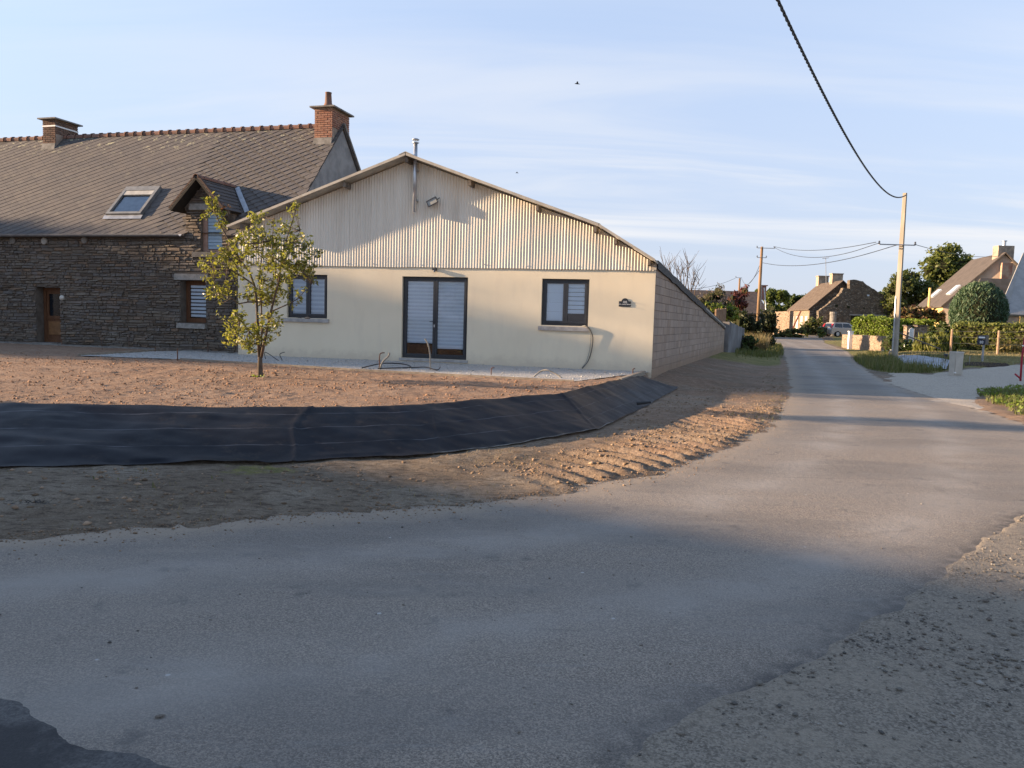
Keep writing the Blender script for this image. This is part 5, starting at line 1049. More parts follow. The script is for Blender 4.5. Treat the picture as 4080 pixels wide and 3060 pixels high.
a = t.mix(t.ramp(t.noise(1.2, 4), .35, .7), (.008, .0085, .012), (.014, .014, .018)); a = t.mix(t.math('MULTIPLY', t.ramp(t.noise(4, 6, .7), .54, .74), .22), a, (.13, .10, .075)); a = t.mix(t.math('MULTIPLY', thread, .22), a, (.24, .24, .26))
wv_ = t.new('ShaderNodeTexWave'); wv_.inputs['Scale'].default_value = 160; bmn = t.bump(t.noise(220, 2), .25, .002)
MAT_GEO = t.fin(a, t.ramp(t.noise(2, 3), .3, .7, .40, .52), .07, bmn)
geo = arr_obj('weed_barrier_sheet', V, Q, MAT_GEO, base=(-2, 9, .2), smooth=True, uv=np.stack([uk.ravel(), (np.ones((NU, 1)) * vv[None]).ravel()], 1)); tag(geo, 'long black woven weed barrier sheet pinned over the bank below the yard', 'sheet')
geo.data.polygons.foreach_set('use_smooth', np.ones(len(geo.data.polygons), dtype=bool))

mb = MB(); hem = [np.array([GX[i, -1], GY[i, -1] + rag[i, -1] - .012, GZ[i, -1] + .004]) for i in range(215, 335, 2)]; mb.tube(hem, [.003 + .005 * abs(math.sin(i * .37)) for i in range(len(hem))], 5); mb.build('hem', M('pale_hem', (.22, .21, .195), (.1, .095, .09), 9, .8, .2), geo)
MAT_RUST = M('rusty_rod', (.16, .08, .05), (.10, .055, .04), 20, .9, .2); MAT_PVC = M('pale_conduit', (.27, .25, .215), (.20, .185, .16), 9, .6, .3); MAT_BLKP = M('black_hose', (.02, .02, .022), None, 9, .5, .4)
def rod(name, x, y0, y1, z, r, mat, label, cat, hook=0., group=None, tilt=0.):
    b_ = gr(x, y1, z); h_ = (y1 - y0) / F_PX * np.linalg.norm(b_[:2]); q = [b_ - np.array([0, 0, .08]), b_ + np.array([tilt * h_ * .5, 0, h_ * .5]), b_ + np.array([tilt * h_, 0, h_])]
    if hook: q += [b_ + np.array([hook * .5, 0, h_ + .02]), b_ + np.array([hook, 0, h_ + .015])]
    mb = MB(); mb.tube(q, r, 6); return tag(mb.build(name, mat, base=b_, smooth=True), label, cat, group)
c2 = lambda x, y: (x * .4521, 850 + y * .4521)
rod('iron_stake', c2(1565, 0)[0], c2(0, 1200)[1], c2(0, 1300)[1], YARD, .014, MAT_RUST, 'thick dark stake at the front edge of the pale gravel path, left of the tree', 'stake')
rod('iron_stake', c2(1832, 0)[0], c2(0, 1165)[1], c2(0, 1225)[1], YARD, .011, MAT_RUST, 'hooked rusty rod in the gravel in front of the stone house window', 'stake', hook=.05)
rod('iron_stake', c2(1138, 0)[0], c2(0, 1085)[1], c2(0, 1188)[1], YARD, .008, MAT_RUST, 'tall thin rod against the foot of the stone wall', 'stake')
rod('iron_stake', c2(545, 0)[0], c2(0, 1115)[1], c2(0, 1165)[1], YARD, .013, MAT_RUST, 'short rod beside the wooden door of the stone house', 'stake')
rod('iron_stake', c2(1368, 0)[0], c2(0, 1178)[1], c2(0, 1218)[1], YARD, .010, MAT_RUST, 'short rod where the two edging boards of the path meet', 'stake')
rod('iron_stake', c2(905, 0)[0], c2(0, 1125)[1], c2(0, 1200)[1], YARD, .005, MAT_RUST, 'very thin bent rod standing before the dark stone wall', 'stake', tilt=-.15)
rod('iron_stake', 2521, 1472, 1494, YARD, .012, MAT_RUST, 'short hooked rod by the right corner of the cream house', 'stake', hook=.05)
rod('iron_stake', 1957, 1468, 1494, YARD, .010, MAT_RUST, 'short hooked rod in the path right of the glazed door', 'stake', hook=.07)
c4 = lambda x, y: (800 + x * .4521, 900 + y * .4521)
def g4(x, y, up=0.): q = gr(*c4(x, y), YARD); return q + np.array([0, 0, up])
b_ = g4(2025, 1268); drape('bent_conduit', [b_ - np.array([0, 0, .1]), b_, b_ + np.array([-.02, 0, .35]), b_ + np.array([-.07, 0, .58]), b_ + np.array([-.14, .02, .70])], .017, MAT_PVC, 'tall pale conduit bending out of the gravel before the glazed door', 'conduit')
b_ = g4(1580, 1265); drape('bent_conduit', [b_ - np.array([0, 0, .05]), b_, b_ + np.array([.05, 0, .16]), b_ + np.array([.18, 0, .30]), b_ + np.array([.20, .0, .38])], .020, MAT_PVC, 'pale conduit stub leaning right out of the gravel, left of the glazed door', 'conduit')
b_ = g4(1575, 1262); drape('bent_conduit', [b_ - np.array([0, 0, .05]), b_, b_ + np.array([0, 0, .30]), b_ + np.array([.04, 0, .36]), b_ + np.array([.11, 0, .37])], .012, MAT_RUST, 'rusty hooked conduit next to the leaning pale stub', 'conduit')
Z_ = .025
drape('garden_hose', [g4(1420, 1262, Z_), g4(1600, 1240, Z_ + .05), g4(1780, 1237, Z_ + .03), g4(1850, 1255, Z_), g4(1700, 1262, Z_), g4(1560, 1266, Z_)], .014, MAT_BLKP, 'black hose looped on the gravel left of the glazed door', 'hose')
drape('garden_hose', [g4(1830, 1262, Z_), g4(1980, 1262, Z_ + .02), g4(2080, 1280, Z_), g4(2110, 1268, Z_ + .04)], .012, MAT_BLKP, 'short black hose end on the gravel in front of the glazed door', 'hose')
b_ = g4(570, 1185); drape('wire_loop', [b_ + np.array([0, 0, .03]), b_ + np.array([-.02, 0, .20]), b_ + np.array([.12, 0, .14]), b_ + np.array([.30, 0, .02]), b_ + np.array([.42, 0, .0]), b_ + np.array([.36, 0, .16]), b_ + np.array([.48, 0, .22])], .009, MAT_BLKP, 'dark wire loops on the gravel just right of the young tree', 'wire')
c6 = lambda x, y: gr(1900 + x * .4521, 950 + y * .4521, YARD)
drape('garden_hose', [c6(500, 1222) + np.array([0, 0, .0]), c6(560, 1222) + np.array([0, 0, .12]), c6(620, 1225) + np.array([0, 0, .155]), c6(690, 1228) + np.array([0, 0, .09]), c6(748, 1232)], .018, MAT_PVC, 'pale hose arching over the path edge below the right window', 'hose')
# edging boards
def board(p0, p1, h, w, mat, label):
    p0 = np.asarray(p0, float); p1 = np.asarray(p1, float); tx = (p1 - p0); L = np.linalg.norm(tx); tx /= L; nx_ = np.array([-tx[1], tx[0], 0]); fr = lambda s, d, z: p0 + tx * s + nx_ * d + np.array([0, 0, z])
    mb = MB(); mb.box((0, -w / 2, -.06), (L, w / 2, h), fr); return tag(mb.build('edging_board', mat, base=p0), label, 'board', 'boards edging the gravel path')
E_ = [np.array([x, y, YARD]) for x, y in [(-8.1, 18.73), (-6.37, 18.0), (-3.5, 16.75), (-1.02, 15.92), (1.23, 15.28)]]
for i, s_ in enumerate(['leftmost front board of the path, left of the young tree', 'front board of the path just behind the young tree', 'front board of the path before the glazed door', 'rightmost front board of the path before the right window']): board(E_[i], E_[i + 1], .03, .022, MAT_WOOD, 'pale ' + s_)
q1, q2, q3 = gr(312, 1417, YARD), gr(619, 1399, YARD), gr(759, 1397, YARD); board(q1, q2, .05, .03, MAT_WOOD, 'weathered board slanting across the soil left of the path'); board(q2, q3, .09, .03, MAT_RAFT, 'dark board closing the path before the stone house')
board(c6(1255, 1250), c6(1470, 1180), .04, .10, MAT_WOOD, 'thick pale plank at the right end of the path by the black sheet')
b_ = np.array([2.55, 14.7, float(height(2.2, 14.3, False)) + .05]); b_ = gr(2537, 1612, .15); mb = MB(); mb.tube([b_ + np.array([0, 0, .02]), b_ + np.array([.25, .0, .05])], [.03, .02], 6); tag(mb.build('black_peg', MAT_BLKP, base=b_), 'short black peg lying on the right part of the weed barrier', 'peg')
# stray mesh scrap in the near verge
b_ = gr(120, 2010, .02); V, Q = leaf_quads(b_ + RNG.normal(size=(40, 3)) * np.array([.09, .03, .002]) + np.array([0, 0, .022]), .06, .10, .0); tag(arr_obj('netting_scrap', V, Q, MAT_BLKP, base=b_), 'scrap of dark netting in the verge at far left', 'netting')
# small plants on the verge -----------------------------------------------------
q = scatter(2600, VPOLY, lambda x, y: sstep(fbm(x * 1.4, y * 1.4, 91, 4), .12, .4) * ((x > 1.5) | (x < -2.0)) * (np.where(x > 1.5, (-road_sd(x, y) < .8) * 1., .6)), 21)
blades('verge_weeds', zpts(q), .055, .010, MAT_GRASSB, 'sparse low weeds and grass on the verge', 'weeds', .9)
q = scatter(2600, VPOLY, lambda x, y: .1 + .9 * sstep(fbm(x * 1.2, y * 1.2, 93, 3), -.1, .3), 22); blades('dry_stalks', zpts(q), .045, .005, MAT_STRAW, 'short dry stalks on the verge', 'stalks', 1.4, seed=4)

# ================================================================== RIGHT-HAND SIDE AND DISTANCE
def bz(x, y): return float(height(np.array([x]), np.array([y]))[0])
def foot(sx, sy, Y): q = at(sx, sy, Y); return np.array([q[0], q[1], bz(q[0], q[1])])
# grey rendered wall beyond the block wall
p0 = WFAR + WD * .25; p1 = p0 + np.array([3.0, 3.2, 0]) * .9
def wallthing(name, label, p0, p1, zb, z0, z1, th, mat):
    p0 = np.asarray(p0, float); p1 = np.asarray(p1, float); tx = p1 - p0; L = np.linalg.norm(tx[:2]); tx = np.array([tx[0], tx[1], 0]) / L; nx_ = np.array([-tx[1], tx[0], 0]); n = 10
    mb = MB(); prof = []
    for i in range(n + 1):
        s = L * i / n; zt = z0 + (z1 - z0) * i / n + .03 * math.sin(i * 2.7); q = np.array([p0[0], p0[1], 0]) + tx * s; w = .02 * math.sin(i * 1.9)
        prof += [q - nx_ * (th / 2 + w) + np.array([0, 0, zb]), q + nx_ * th / 2 + np.array([0, 0, zb]), q + nx_ * th / 2 + np.array([0, 0, zt]), q - nx_ * (th / 2 + w) + np.array([0, 0, zt])]
    mb.add(prof, [(4 * i + k, 4 * i + (k + 1) % 4, 4 * i + 4 + (k + 1) % 4, 4 * i + 4 + k) for i in range(n) for k in range(4)] + [(0, 3, 2, 1), (4 * n, 4 * n + 1, 4 * n + 2, 4 * n + 3)])
    return tag(mb.build(name, mat, base=((p0[0] + p1[0]) / 2, (p0[1] + p1[1]) / 2, zb)), label, 'wall')
MAT_OLDR = M('stained_render', (.25, .245, .245), (.15, .145, .145), 1.6, .95, .1, .6, 25, .02, stretch=(1, 1, .5))
a_ = at(2888, 1380, 39.2); b_ = at(2950, 1380, 42.5); wallthing('rendered_wall', 'stained grey rendered wall stub past the end of the block wall', a_, b_, -.1, 1.78, 1.45, .35, MAT_OLDR)
a_ = at(2848, 1300, 40.5); b_ = at(2888, 1300, 42.0); wk = wallthing('wicker_panel', 'woven brown wicker panel above the end of the block wall', a_, b_, .5, 2.42, 2.50, .08, M('wicker', (.30, .20, .13), (.16, .10, .065), 30, .9, .1, .8, 60, stretch=(1, 1, .2))); wk['category'] = 'panel'

# bare tree above the roof slope
def bare(base, pts, label):
    root = empty('bare_tree', base, label, 'tree'); base = np.asarray(base, float); rg = random.Random(3); mb = MB(); mb.tube([base, base + np.array([.1, 0, 1.2])], [.14, .10], 7); mb.build('trunk', MAT_BARK, root); st = base + np.array([.1, 0, 1.2])
    tw = MB()
    for (x, y) in pts:
        e = at(x, y, base[1] + rg.uniform(-.6, .6)); P = [st, st + (e - st) * .35 + np.array([rg.uniform(-.2, .2), 0, .12]), st + (e - st) * .7 + np.array([rg.uniform(-.15, .15), 0, .1]), e]; mb = MB(); mb.tube(P, [.06, .04, .022, .008], 5); mb.build('branch', MAT_BARK, root)
        for k in range(8):
            f_ = rg.uniform(.45, .98); q = np.array(P[1]) * (1 - f_) + e * f_ if f_ < .7 else np.array(P[2]) * (1 - f_) / .3 + e * (f_ - .7) / .3; d = np.array([rg.uniform(-.5, .5), rg.uniform(-.4, .4), rg.uniform(.2, .75)]); tw.tube([q, q + d * .55, q + d * 1.1 + np.array([0, 0, .08])], [.014, .010, .006], 4, False)
    tag(tw.build('twigs', MAT_BARK, root), kind='stuff')
bare(foot(2735, 1180, 44), [(2632, 1020), (2662, 1030), (2690, 1045), (2712, 1030), (2738, 1020), (2746, 1040), (2770, 1075), (2785, 1072), (2796, 1098), (2700, 1060), (2650, 1050)], 'leafless grey tree rising behind the sloping roof edge')

# shrubs filling the bend
def shrub(name, label, x0, x1, y0, y1, Y, n, size, mat, nb=5, depth=1.0, core=.7, aspect=.5, base=None, up=.3, seed=1):
    rg = random.Random(seed); a_ = at(x0, y1, Y); b_ = at(x1, y0, Y); blobs = []; W = b_[0] - a_[0]; H = b_[2] - a_[2]
    for i in range(nb):
        f_ = (i + .5) / nb; rx = W / nb * rg.uniform(.75, 1.0); rz = H * rg.uniform(.28, .38); blobs.append(((a_[0] + W * f_, Y + rg.uniform(-.3, .3), a_[2] + H * rg.uniform(.30, .68)), (rx, depth * rg.uniform(.7, 1), rz)))
        blobs.append(((a_[0] + W * f_, Y + rg.uniform(-.3, .3), a_[2] + H * .22), (rx, depth, H * .25)))
    fx = (a_[0] + b_[0]) / 2; return leafy(name, label, 'shrub', (fx, Y, base if base is not None else bz(fx, Y)), blobs, n, size, mat, core=core, aspect=aspect, up=up)
shrub('buddleia_shrub', 'tall feathery grey-green shrub with pinkish tips behind the block wall', 2775, 2915, 1128, 1260, 46, 1500, .22, leafmat('buddleia', [(.10, .11, .06), (.16, .10, .10), (.08, .10, .045), (.20, .13, .12)], .3), 4, .9, .6, .22, up=1.0, seed=2)
shrub('yellow_green_shrub', 'yellow-green leafy shrub glowing behind the wicker panel', 2800, 2930, 1190, 1275, 44, 1100, .20, leafmat('lime_leaf', [(.19, .22, .03), (.14, .18, .03), (.10, .14, .03), (.24, .25, .05)], .4), 3, .8, .6, seed=3)
shrub('plum_tree', 'purple-red leaved shrub beside the timber pole', 2905, 2975, 1130, 1230, 47, 900, .22, MAT_RED, 3, .8, .6, seed=4)
shrub('ivy_thicket', 'dark ivy thicket at the bend of the lane', 2925, 3085, 1212, 1400, 50, 3600, .20, leafmat('ivy', [(.030, .045, .016), (.045, .060, .022), (.025, .036, .014), (.06, .065, .03)], .2), 6, 1.3, .75, seed=5)
shrub('bramble_clump', 'dark bramble clump low against the grey wall stub', 2940, 3010, 1320, 1420, 42, 1000, .17, MAT_LEAF_D, 3, .8, .7, seed=6)
q = np.column_stack([RNG.uniform(0, 1, 900), RNG.uniform(0, 1, 900)]); c_ = [at(2965 + 95 * a_, 1400, 43 + 6 * b_ * b_)[:2] for a_, b_ in q]; blades('tall_dry_grass', zpts(np.array(c_)), .95, .03, MAT_STRAW, 'tall dry grass in front of the dark thicket', 'grass', .5)
q = np.array([at(2930 + 190 * a_, 1400, 34 + 20 * b_)[:2] for a_, b_ in RNG.uniform(0, 1, (6000, 2))]); q = q[(-road_sd(q[:, 0], q[:, 1]) > .1) & (RNG.uniform(0, 1, len(q)) < sstep(q[:, 1] + 4 * fbm(q[:, 0] * .8, q[:, 1] * .8, 77, 3), 36, 43))]; blades('roadside_grass', zpts(q), .30, .03, MAT_GRASSB, 'green grass along the left edge of the far lane', 'grass', .5, seed=6)

# brown roofed house behind the thicket ---------------------------------------------
MAT_BRSL = M('brown_slate', (.125, .098, .082), (.085, .068, .060), 4, .9, .15, .6, 18, .02); MAT_DRUB = None
t = NT('rubble_stone'); vv_ = t.mapped((1, 1, 1.7)); cl_ = t.voro(4.2, vec=vv_, out='Color'); s_ = t.new('ShaderNodeSeparateColor'); t.put(s_.inputs[0], cl_)
a = t.steps(s_.outputs[0], [(.085, .068, .052), (.150, .115, .082), (.110, .095, .080), (.230, .185, .135), (.095, .078, .064), (.300, .255, .200)]); ed = t.voro(4.2, vec=vv_, feature='DISTANCE_TO_EDGE'); a = t.mix(t.ramp(ed, .02, .10, 1, 0), a, (.070, .056, .044)); a = t.mix(t.ramp(t.noise(.8, 4), .45, .7, 0, .5), a, (.10, .075, .055))
MAT_RUB = t.fin(a, .95, .1, t.bump(ed, .9, .06))
t = NT('pale_rubble'); cl_ = t.voro(4.5, vec=t.mapped((1, 1, 2)), out='Color'); s_ = t.new('ShaderNodeSeparateColor'); t.put(s_.inputs[0], cl_); ed = t.voro(4.5, vec=t.mapped((1, 1, 2)), feature='DISTANCE_TO_EDGE')
a = t.mix(t.ramp(ed, .04, .14, 1, 0), t.steps(s_.outputs[0], [(.10, .068, .048), (.19, .135, .095), (.145, .10, .072), (.24, .18, .13)]), (.29, .235, .18)); MAT_PRUB = t.fin(a, .95, .1, t.bump(ed, .5, .03))
def gabled(name, label, p_ridge_f, p_ridge_b, p_eave_l, p_eave_r, zg, mat_wall, mat_gable, mat_roof, over=.25, cat='house', th=.12):
    """gable-roofed house from its front ridge, back ridge, front left and front right eave points"""
    R0, R1, L0, E0 = (np.asarray(p, float) for p in (p_ridge_f, p_ridge_b, p_eave_l, p_eave_r)); dv = R1 - R0; dv[2] = 0; dn = dv / np.linalg.norm(dv); L1, E1_ = L0 + dv, E0 + dv; R1 = R0 + dv
    g_ = lambda p: np.array([p[0], p[1], zg]); root = empty(name, g_((L0 + E1_) / 2), label, cat)
    mb = MB(); mb.poly([g_(L0), g_(E0), E0, R0, L0]); mb.build('gable_wall', mat_gable, root); mb = MB(); mb.poly([g_(L1), L1, R1, E1_, g_(E1_)]); mb.build('back_gable', mat_gable, root)
    mb = MB(); mb.poly([g_(L1), g_(L0), L0, L1]); mb.build('side_wall', mat_wall, root); mb = MB(); mb.poly([g_(E0), g_(E1_), E1_, E0]); mb.build('side_wall', mat_wall, root)
    up = np.array([0, 0, th]); o = dn * over; rf = []
    for a0, a1 in ((L0, L1), (E0, E1_)):
        sl = (a0 - R0); sl = sl / np.linalg.norm(sl) * over; mb = MB(); mb.prism([R0 - o + up * .2, R1 + o + up * .2, a1 + o + sl + up * .2, a0 - o + sl + up * .2] if a0 is L0 else [R1 + o + up * .2, R0 - o + up * .2, a0 - o + sl + up * .2, a1 + o + sl + up * .2], up); rf.append(mb.build('roof', mat_roof, root))
    return root, rf
bh_f = at(3046, 1166, 74); bh_l = at(2740, 1158, 74); zb_ = bz(24, 74)
root = empty('brown_roofed_house', (bh_f[0] - 3, 75, zb_), 'low house with dark brown slate roof behind the thicket', 'house')
rz = bh_f[2]; x0, x1 = bh_l[0] - 1.5, bh_f[0]; ez = 2.75
mb = MB(); mb.prism([(x1, 73.2, zb_), (x1, 80.2, zb_), (x1, 80.2, ez), (x1, 76.7, rz), (x1, 73.2, ez)], (x0 - x1, 0, 0)); mb.build('wall', MAT_RUB, root)
mb = MB(); mb.prism([(x0, 73.0, ez - .1), (x1 + .25, 73.0, ez - .1), (x1 + .05, 76.7, rz + .05), (x0, 76.7, rz + .05)], (0, -.05, .14)); mb.prism([(x0, 80.4, ez - .1), (x0, 76.72, rz + .05), (x1 + .05, 76.72, rz + .05), (x1 + .25, 80.4, ez - .1)], (0, .05, .14)); br = mb.build('roof', MAT_BRSL, root)
cc = at(3041, 1140, 76.5); mb = MB(); mb.box((cc[0] - .22, 76.2, rz - .6), (cc[0] + .22, 77.1, cc[2]), None); mb.box((cc[0] - .28, 76.1, cc[2] + .002), (cc[0] + .34, 77.2, cc[2] + .09), None); mb.build('chimney', M('banded_brick', (.30, .12, .085), (.20, .15, .13), 6, .9, .2), br)

# poles and wires ---------------------------------------------------------------------
MAT_POLE = M('pale_concrete_pole', (.36, .32, .26), (.27, .235, .19), 5, .9, .15, .4, 30, stretch=(1, 1, .15)); MAT_TIMB = M('timber_pole', (.27, .175, .10), (.19, .12, .07), 7, .9, .15, .4, 30, stretch=(1, 1, .1)); MAT_WIRE = M('dark_wire', (.030, .034, .042), None, 9, .6, .3); MAT_INS = M('insulator', (.10, .11, .13), None, 9, .4, .4)
def pole(name, label, x, y, zt, r0, r1, mat, arms, lean=0., conduit=None, sq=False):
    z0 = bz(x, y); b_ = np.array([x, y, z0]); T_ = np.array([x + lean, y, zt]); root = empty(name, b_, label, 'pole', 'utility poles'); mb = MB(); mb.tube([b_ - np.array([0, 0, .3]), T_], [r0, r1], 4 if sq else 10); mb.build('pole_shaft', mat, root, smooth=not sq)
    P_ = lambda z: b_ + (T_ - b_) * ((z - z0) / (zt - z0))
    for (z, xa, xb) in arms:
        mb = MB(); c_ = P_(z); mb.box((c_[0] + xa, c_[1] - r0 - .05, z - .02), (c_[0] + xb, c_[1] - r0 * .6 + .0, z + .02)); mb.build('crossarm', MAT_ZINC, root)
        for e in (xa, xb):
            if abs(e) > .3: mb = MB(); mb.lathe((c_[0] + e, c_[1] - r0, z), [(.03, .02), (.06, .05), (.03, .10), (.05, .14), (.01, .17)], 8); mb.build('insulator', MAT_INS, root)
    if conduit:
        dx, za, zb = conduit; mb = MB(); mb.tube([P_(za) + np.array([dx, -.03, 0]), P_(zb) + np.array([dx, -.03, 0])], .03, 6); mb.build('cable_conduit', MAT_STEEL, root)
    return T_
pr = at(1955 * KD, 417 * KD, 37); prb = at(1936 * KD, 712 * KD, 37)
lean_ = (pr[0] - prb[0]) / (pr[2] - prb[2]); TR = pole('utility_pole', 'tall pale utility pole by the ivy, thick black cable at its top', prb[0] - .0 - lean_ * (prb[2] - .5), 37, pr[2], .17, .105, MAT_POLE, [(5.62, -1.15, .55)], lean_ * (pr[2] - .5), (-.13, .6, 3.2), True)
mb = MB()
p2 = at(1646 * KD, 533 * KD, 64); p2b = at(1638 * KD, 672 * KD, 64); T2 = pole('utility_pole', 'brown timber utility pole beyond the thicket with stay', p2b[0], 64, p2[2], .16, .11, MAT_TIMB, [(p2[2] - .12, -.45, 1.0), (p2[2] - .9, -.4, .35)], p2[0] - p2b[0], (.15, .5, 5.0))
p3 = at(1598 * KD, 601 * KD, 90); T3 = pole('utility_pole', 'short distant utility pole left of the timber pole', p3[0], 90, p3[2], .15, .11, MAT_TIMB, [(p3[2] + .05, -.5, .2), (p3[2] - 1.0, .1, .5)])
mb = MB(); sp0 = np.array([p2b[0] + .9, 63.6, bz(p2b[0] + .9, 63.6)]); mb.tube([sp0, sp0 + np.array([-.55, .35, 4.4])], [.06, .05], 6); tag(mb.build('pole_stay', MAT_STEEL, base=sp0), 'pale metal stay leaning on the timber pole', 'stay')
def wire(pts, r, label, name='overhead_wire', mat=None, n=4): return drape(name, pts, r, mat or MAT_WIRE, label, 'wire', n, 'overhead wires')
def sag(a_, b_, s, n=7): a_ = np.asarray(a_, float); b_ = np.asarray(b_, float); return [a_ + (b_ - a_) * u - np.array([0, 0, 4 * s * u * (1 - u)]) for u in np.linspace(0, 1, n)]
ARM = np.array([TR[0] - .1, 36.8, 5.66])
wire(sag(p2 + np.array([.95, 0, .05]), ARM + np.array([-1.2, 0, .05]), .35), .016, 'upper wire from the timber pole to the pale pole')
wire(sag(p2 + np.array([.95, 0, .0]), ARM + np.array([-1.1, 0, .0]), .75), .016, 'middle wire from the timber pole to the pale pole')
wire(sag(p2 + np.array([.1, 0, -1.3]), ARM + np.array([-.2, 0, -.05]), .55), .018, 'lowest wire from the timber pole to the pale pole')
wire(sag(ARM + np.array([.6, 0, 0]), at(4000, 1018, 62), .3), .014, 'wire from the pale pole to the right-hand house')
wire(sag(p2 + np.array([-.1, 0, -1.5]), p3 + np.array([.2, 0, .0]), 1.1), .020, 'slack service wire between the two timber poles')
wire(sag(p2 + np.array([-.1, 0, -1.9]), at(1535 * KD + 100, 1160, 75), .4), .022, 'service wire dropping from the timber pole to the brown roof')
wire(sag(p3 + np.array([-.5, 0, 0]), at(2700, 1150, 70), .4), .018, 'wire leaving the distant pole to the left')
# thick twisted cable overhead
dC = np.array([-27.3, -47, 0]); dC /= np.linalg.norm(dC); kn = [(0, 7.95), (1.5, 7.66), (4.5, 7.15), (8.05, 6.74), (12.9, 6.38), (18.5, 6.18), (23.2, 6.22), (26.3, 6.34), (28.94, 6.47), (36, 7.05), (46, 8.3)]
ks = np.array([k_[0] for k_ in kn]); kz = np.array([k_[1] for k_ in kn]); co = np.polyfit(ks, kz, 4, w=[6, 1, 1, 1, 1, 1, 1, 1, 1, .6, .4])
P0 = np.array([TR[0], 36.9, 0]); ss_ = np.linspace(0, 46, 640); cab = empty('twisted_cable', (*(P0 + dC * 0)[:2], 7.95), 'thick black twisted cable running overhead to the pale pole', 'cable')
sd_ = np.array([-dC[1], dC[0], 0])
for ph in (0, math.pi * 2 / 3, math.pi * 4 / 3):
    mb = MB(); mb.tube([P0 + dC * s + np.array([0, 0, np.polyval(co, s)]) + .016 * (math.cos(11 * s + ph) * sd_ + math.sin(11 * s + ph) * np.array([0, 0, 1])) for s in ss_], .0125, 5); mb.build('cable_strand', M('cable_sheath', (.016, .020, .028), None, 9, .5, .4), cab, smooth=True)
ex = P0 + dC * 46; pole('utility_pole', 'utility pole behind the viewer that carries the twisted cable', ex[0], ex[1], 8.5, .16, .11, MAT_TIMB, [])

# left stone cottage and ruined barn -----------------------------------------------------
MAT_TILE = M('weathered_tile', (.125, .100, .082), (.09, .070, .057), 3, .95, .1, .7, 14, .03)
Yb = 90.
fr_ = at(3357, 1122, Yb); fl_ = at(3226, 1230, Yb); zg = bz(fl_[0], Yb); back = np.array([.5, 8., 0])
cot, rfs = gabled('stone_cottage', 'stone cottage with long lit roof, pale side wall and two chimneys', fr_, fr_ + back, fl_, fr_ * 2 - fl_ + np.array([0, 0, 2 * (fl_[2] - fr_[2])]), zg, MAT_PRUB, MAT_RUB, MAT_TILE, .3)
for u, h_ in ((.38, 1.0), (1.0, 1.0)):
    c_ = fr_ + back * u; mb = MB(); mb.box((c_[0] - .35, c_[1] - .5, c_[2] - .9), (c_[0] + .9, c_[1] + .3, c_[2] + h_)); mb.box((c_[0] - .42, c_[1] - .57, c_[2] + h_ + .003), (c_[0] + .97, c_[1] + .37, c_[2] + h_ + .12)); mb.build('chimney', M('sandy_render', (.42, .33, .24), (.28, .22, .17), 3, .9, .1), rfs[0])
sd = (fl_ + back * .55); mb = MB()
for k in range(4):
    u0 = .06 + .22 * k; a_ = fl_ + back * (u0) ; b_ = fl_ + back * (u0 + .10); off = np.array([-1, -.3, 0]) * .03
    mb = MB(); mb.prism([np.array([a_[0], a_[1], zg + (0 if k == 2 else .9)]) + off, np.array([b_[0], b_[1], zg + (0 if k == 2 else .9)]) + off, np.array([b_[0], b_[1], zg + 2.3]) + off, np.array([a_[0], a_[1], zg + 2.3]) + off], off); mb.build('shutter', M('pale_shutter', (.50, .50, .47), None, 6, .7, .2), cot)
# aerial on the cottage
am = at(3293, 1112, 93); mb = MB(); e_ = at(3290, 1027, 93); mb.tube([am - np.array([0, 0, .6]), e_], .035, 5); ae = mb.build('aerial', MAT_ZINC, base=am); tag(ae, 'thin television aerial above the stone cottage', 'aerial')
mb = MB(); mb.tube([e_ + np.array([-.4, 0, -.1]), e_ + np.array([.4, 0, 0])], .03, 4); mb.build('aerial_head', MAT_ZINC, ae)
for dz in (-.25, 0, .25): mb = MB(); mb.tube([e_ + np.array([dz, -.2, -.05]), e_ + np.array([dz, .2, .15])], .02, 4); mb.build('aerial_rod', MAT_ZINC, ae)
# ruin
ro = [(3262, 1345), (3262, 1240), (3340, 1180), (3362, 1150), (3384, 1148), (3388, 1118), (3405, 1115), (3430, 1117), (3460, 1140), (3505, 1166), (3552, 1192), (3600, 1212), (3640, 1225), (3640, 1345)]
Yr = 88.5; pts = [at(x, y, Yr) for x, y in ro]; pts[0][2] = zg - .3; pts[-1][2] = zg - .3
fine_ = []
for i in range(len(pts)):
    a_, b_ = pts[i], pts[(i + 1) % len(pts)]; n_ = 1 if i in (0, len(pts) - 1, len(pts) - 2) else max(1, int(np.linalg.norm(b_ - a_) / .22))
    for k in range(n_): q = a_ + (b_ - a_) * k / n_; fine_.append(q + (np.array([random.uniform(-.06, .06), 0, random.uniform(-.09, .09)]) if n_ > 1 else 0))
ruin = empty('ruined_barn', (pts[6][0], Yr, zg), 'roofless rubble stone barn gable behind the silver car', 'ruin'); mb = MB(); mb.prism(fine_[::-1], (0, .7, 0)); mb.build('gable_wall', MAT_RUB, ruin)
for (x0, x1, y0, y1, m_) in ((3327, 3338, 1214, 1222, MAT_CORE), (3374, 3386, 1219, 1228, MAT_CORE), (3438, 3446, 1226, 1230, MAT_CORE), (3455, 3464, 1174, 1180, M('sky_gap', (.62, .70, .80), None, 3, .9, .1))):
    a_, b_ = at(x0, y1, Yr), at(x1, y0, Yr); mb = MB(); mb.box((a_[0], Yr - .02, a_[2]), (b_[0], Yr - .004, b_[2])); mb.build('wall_slot', m_, ruin)
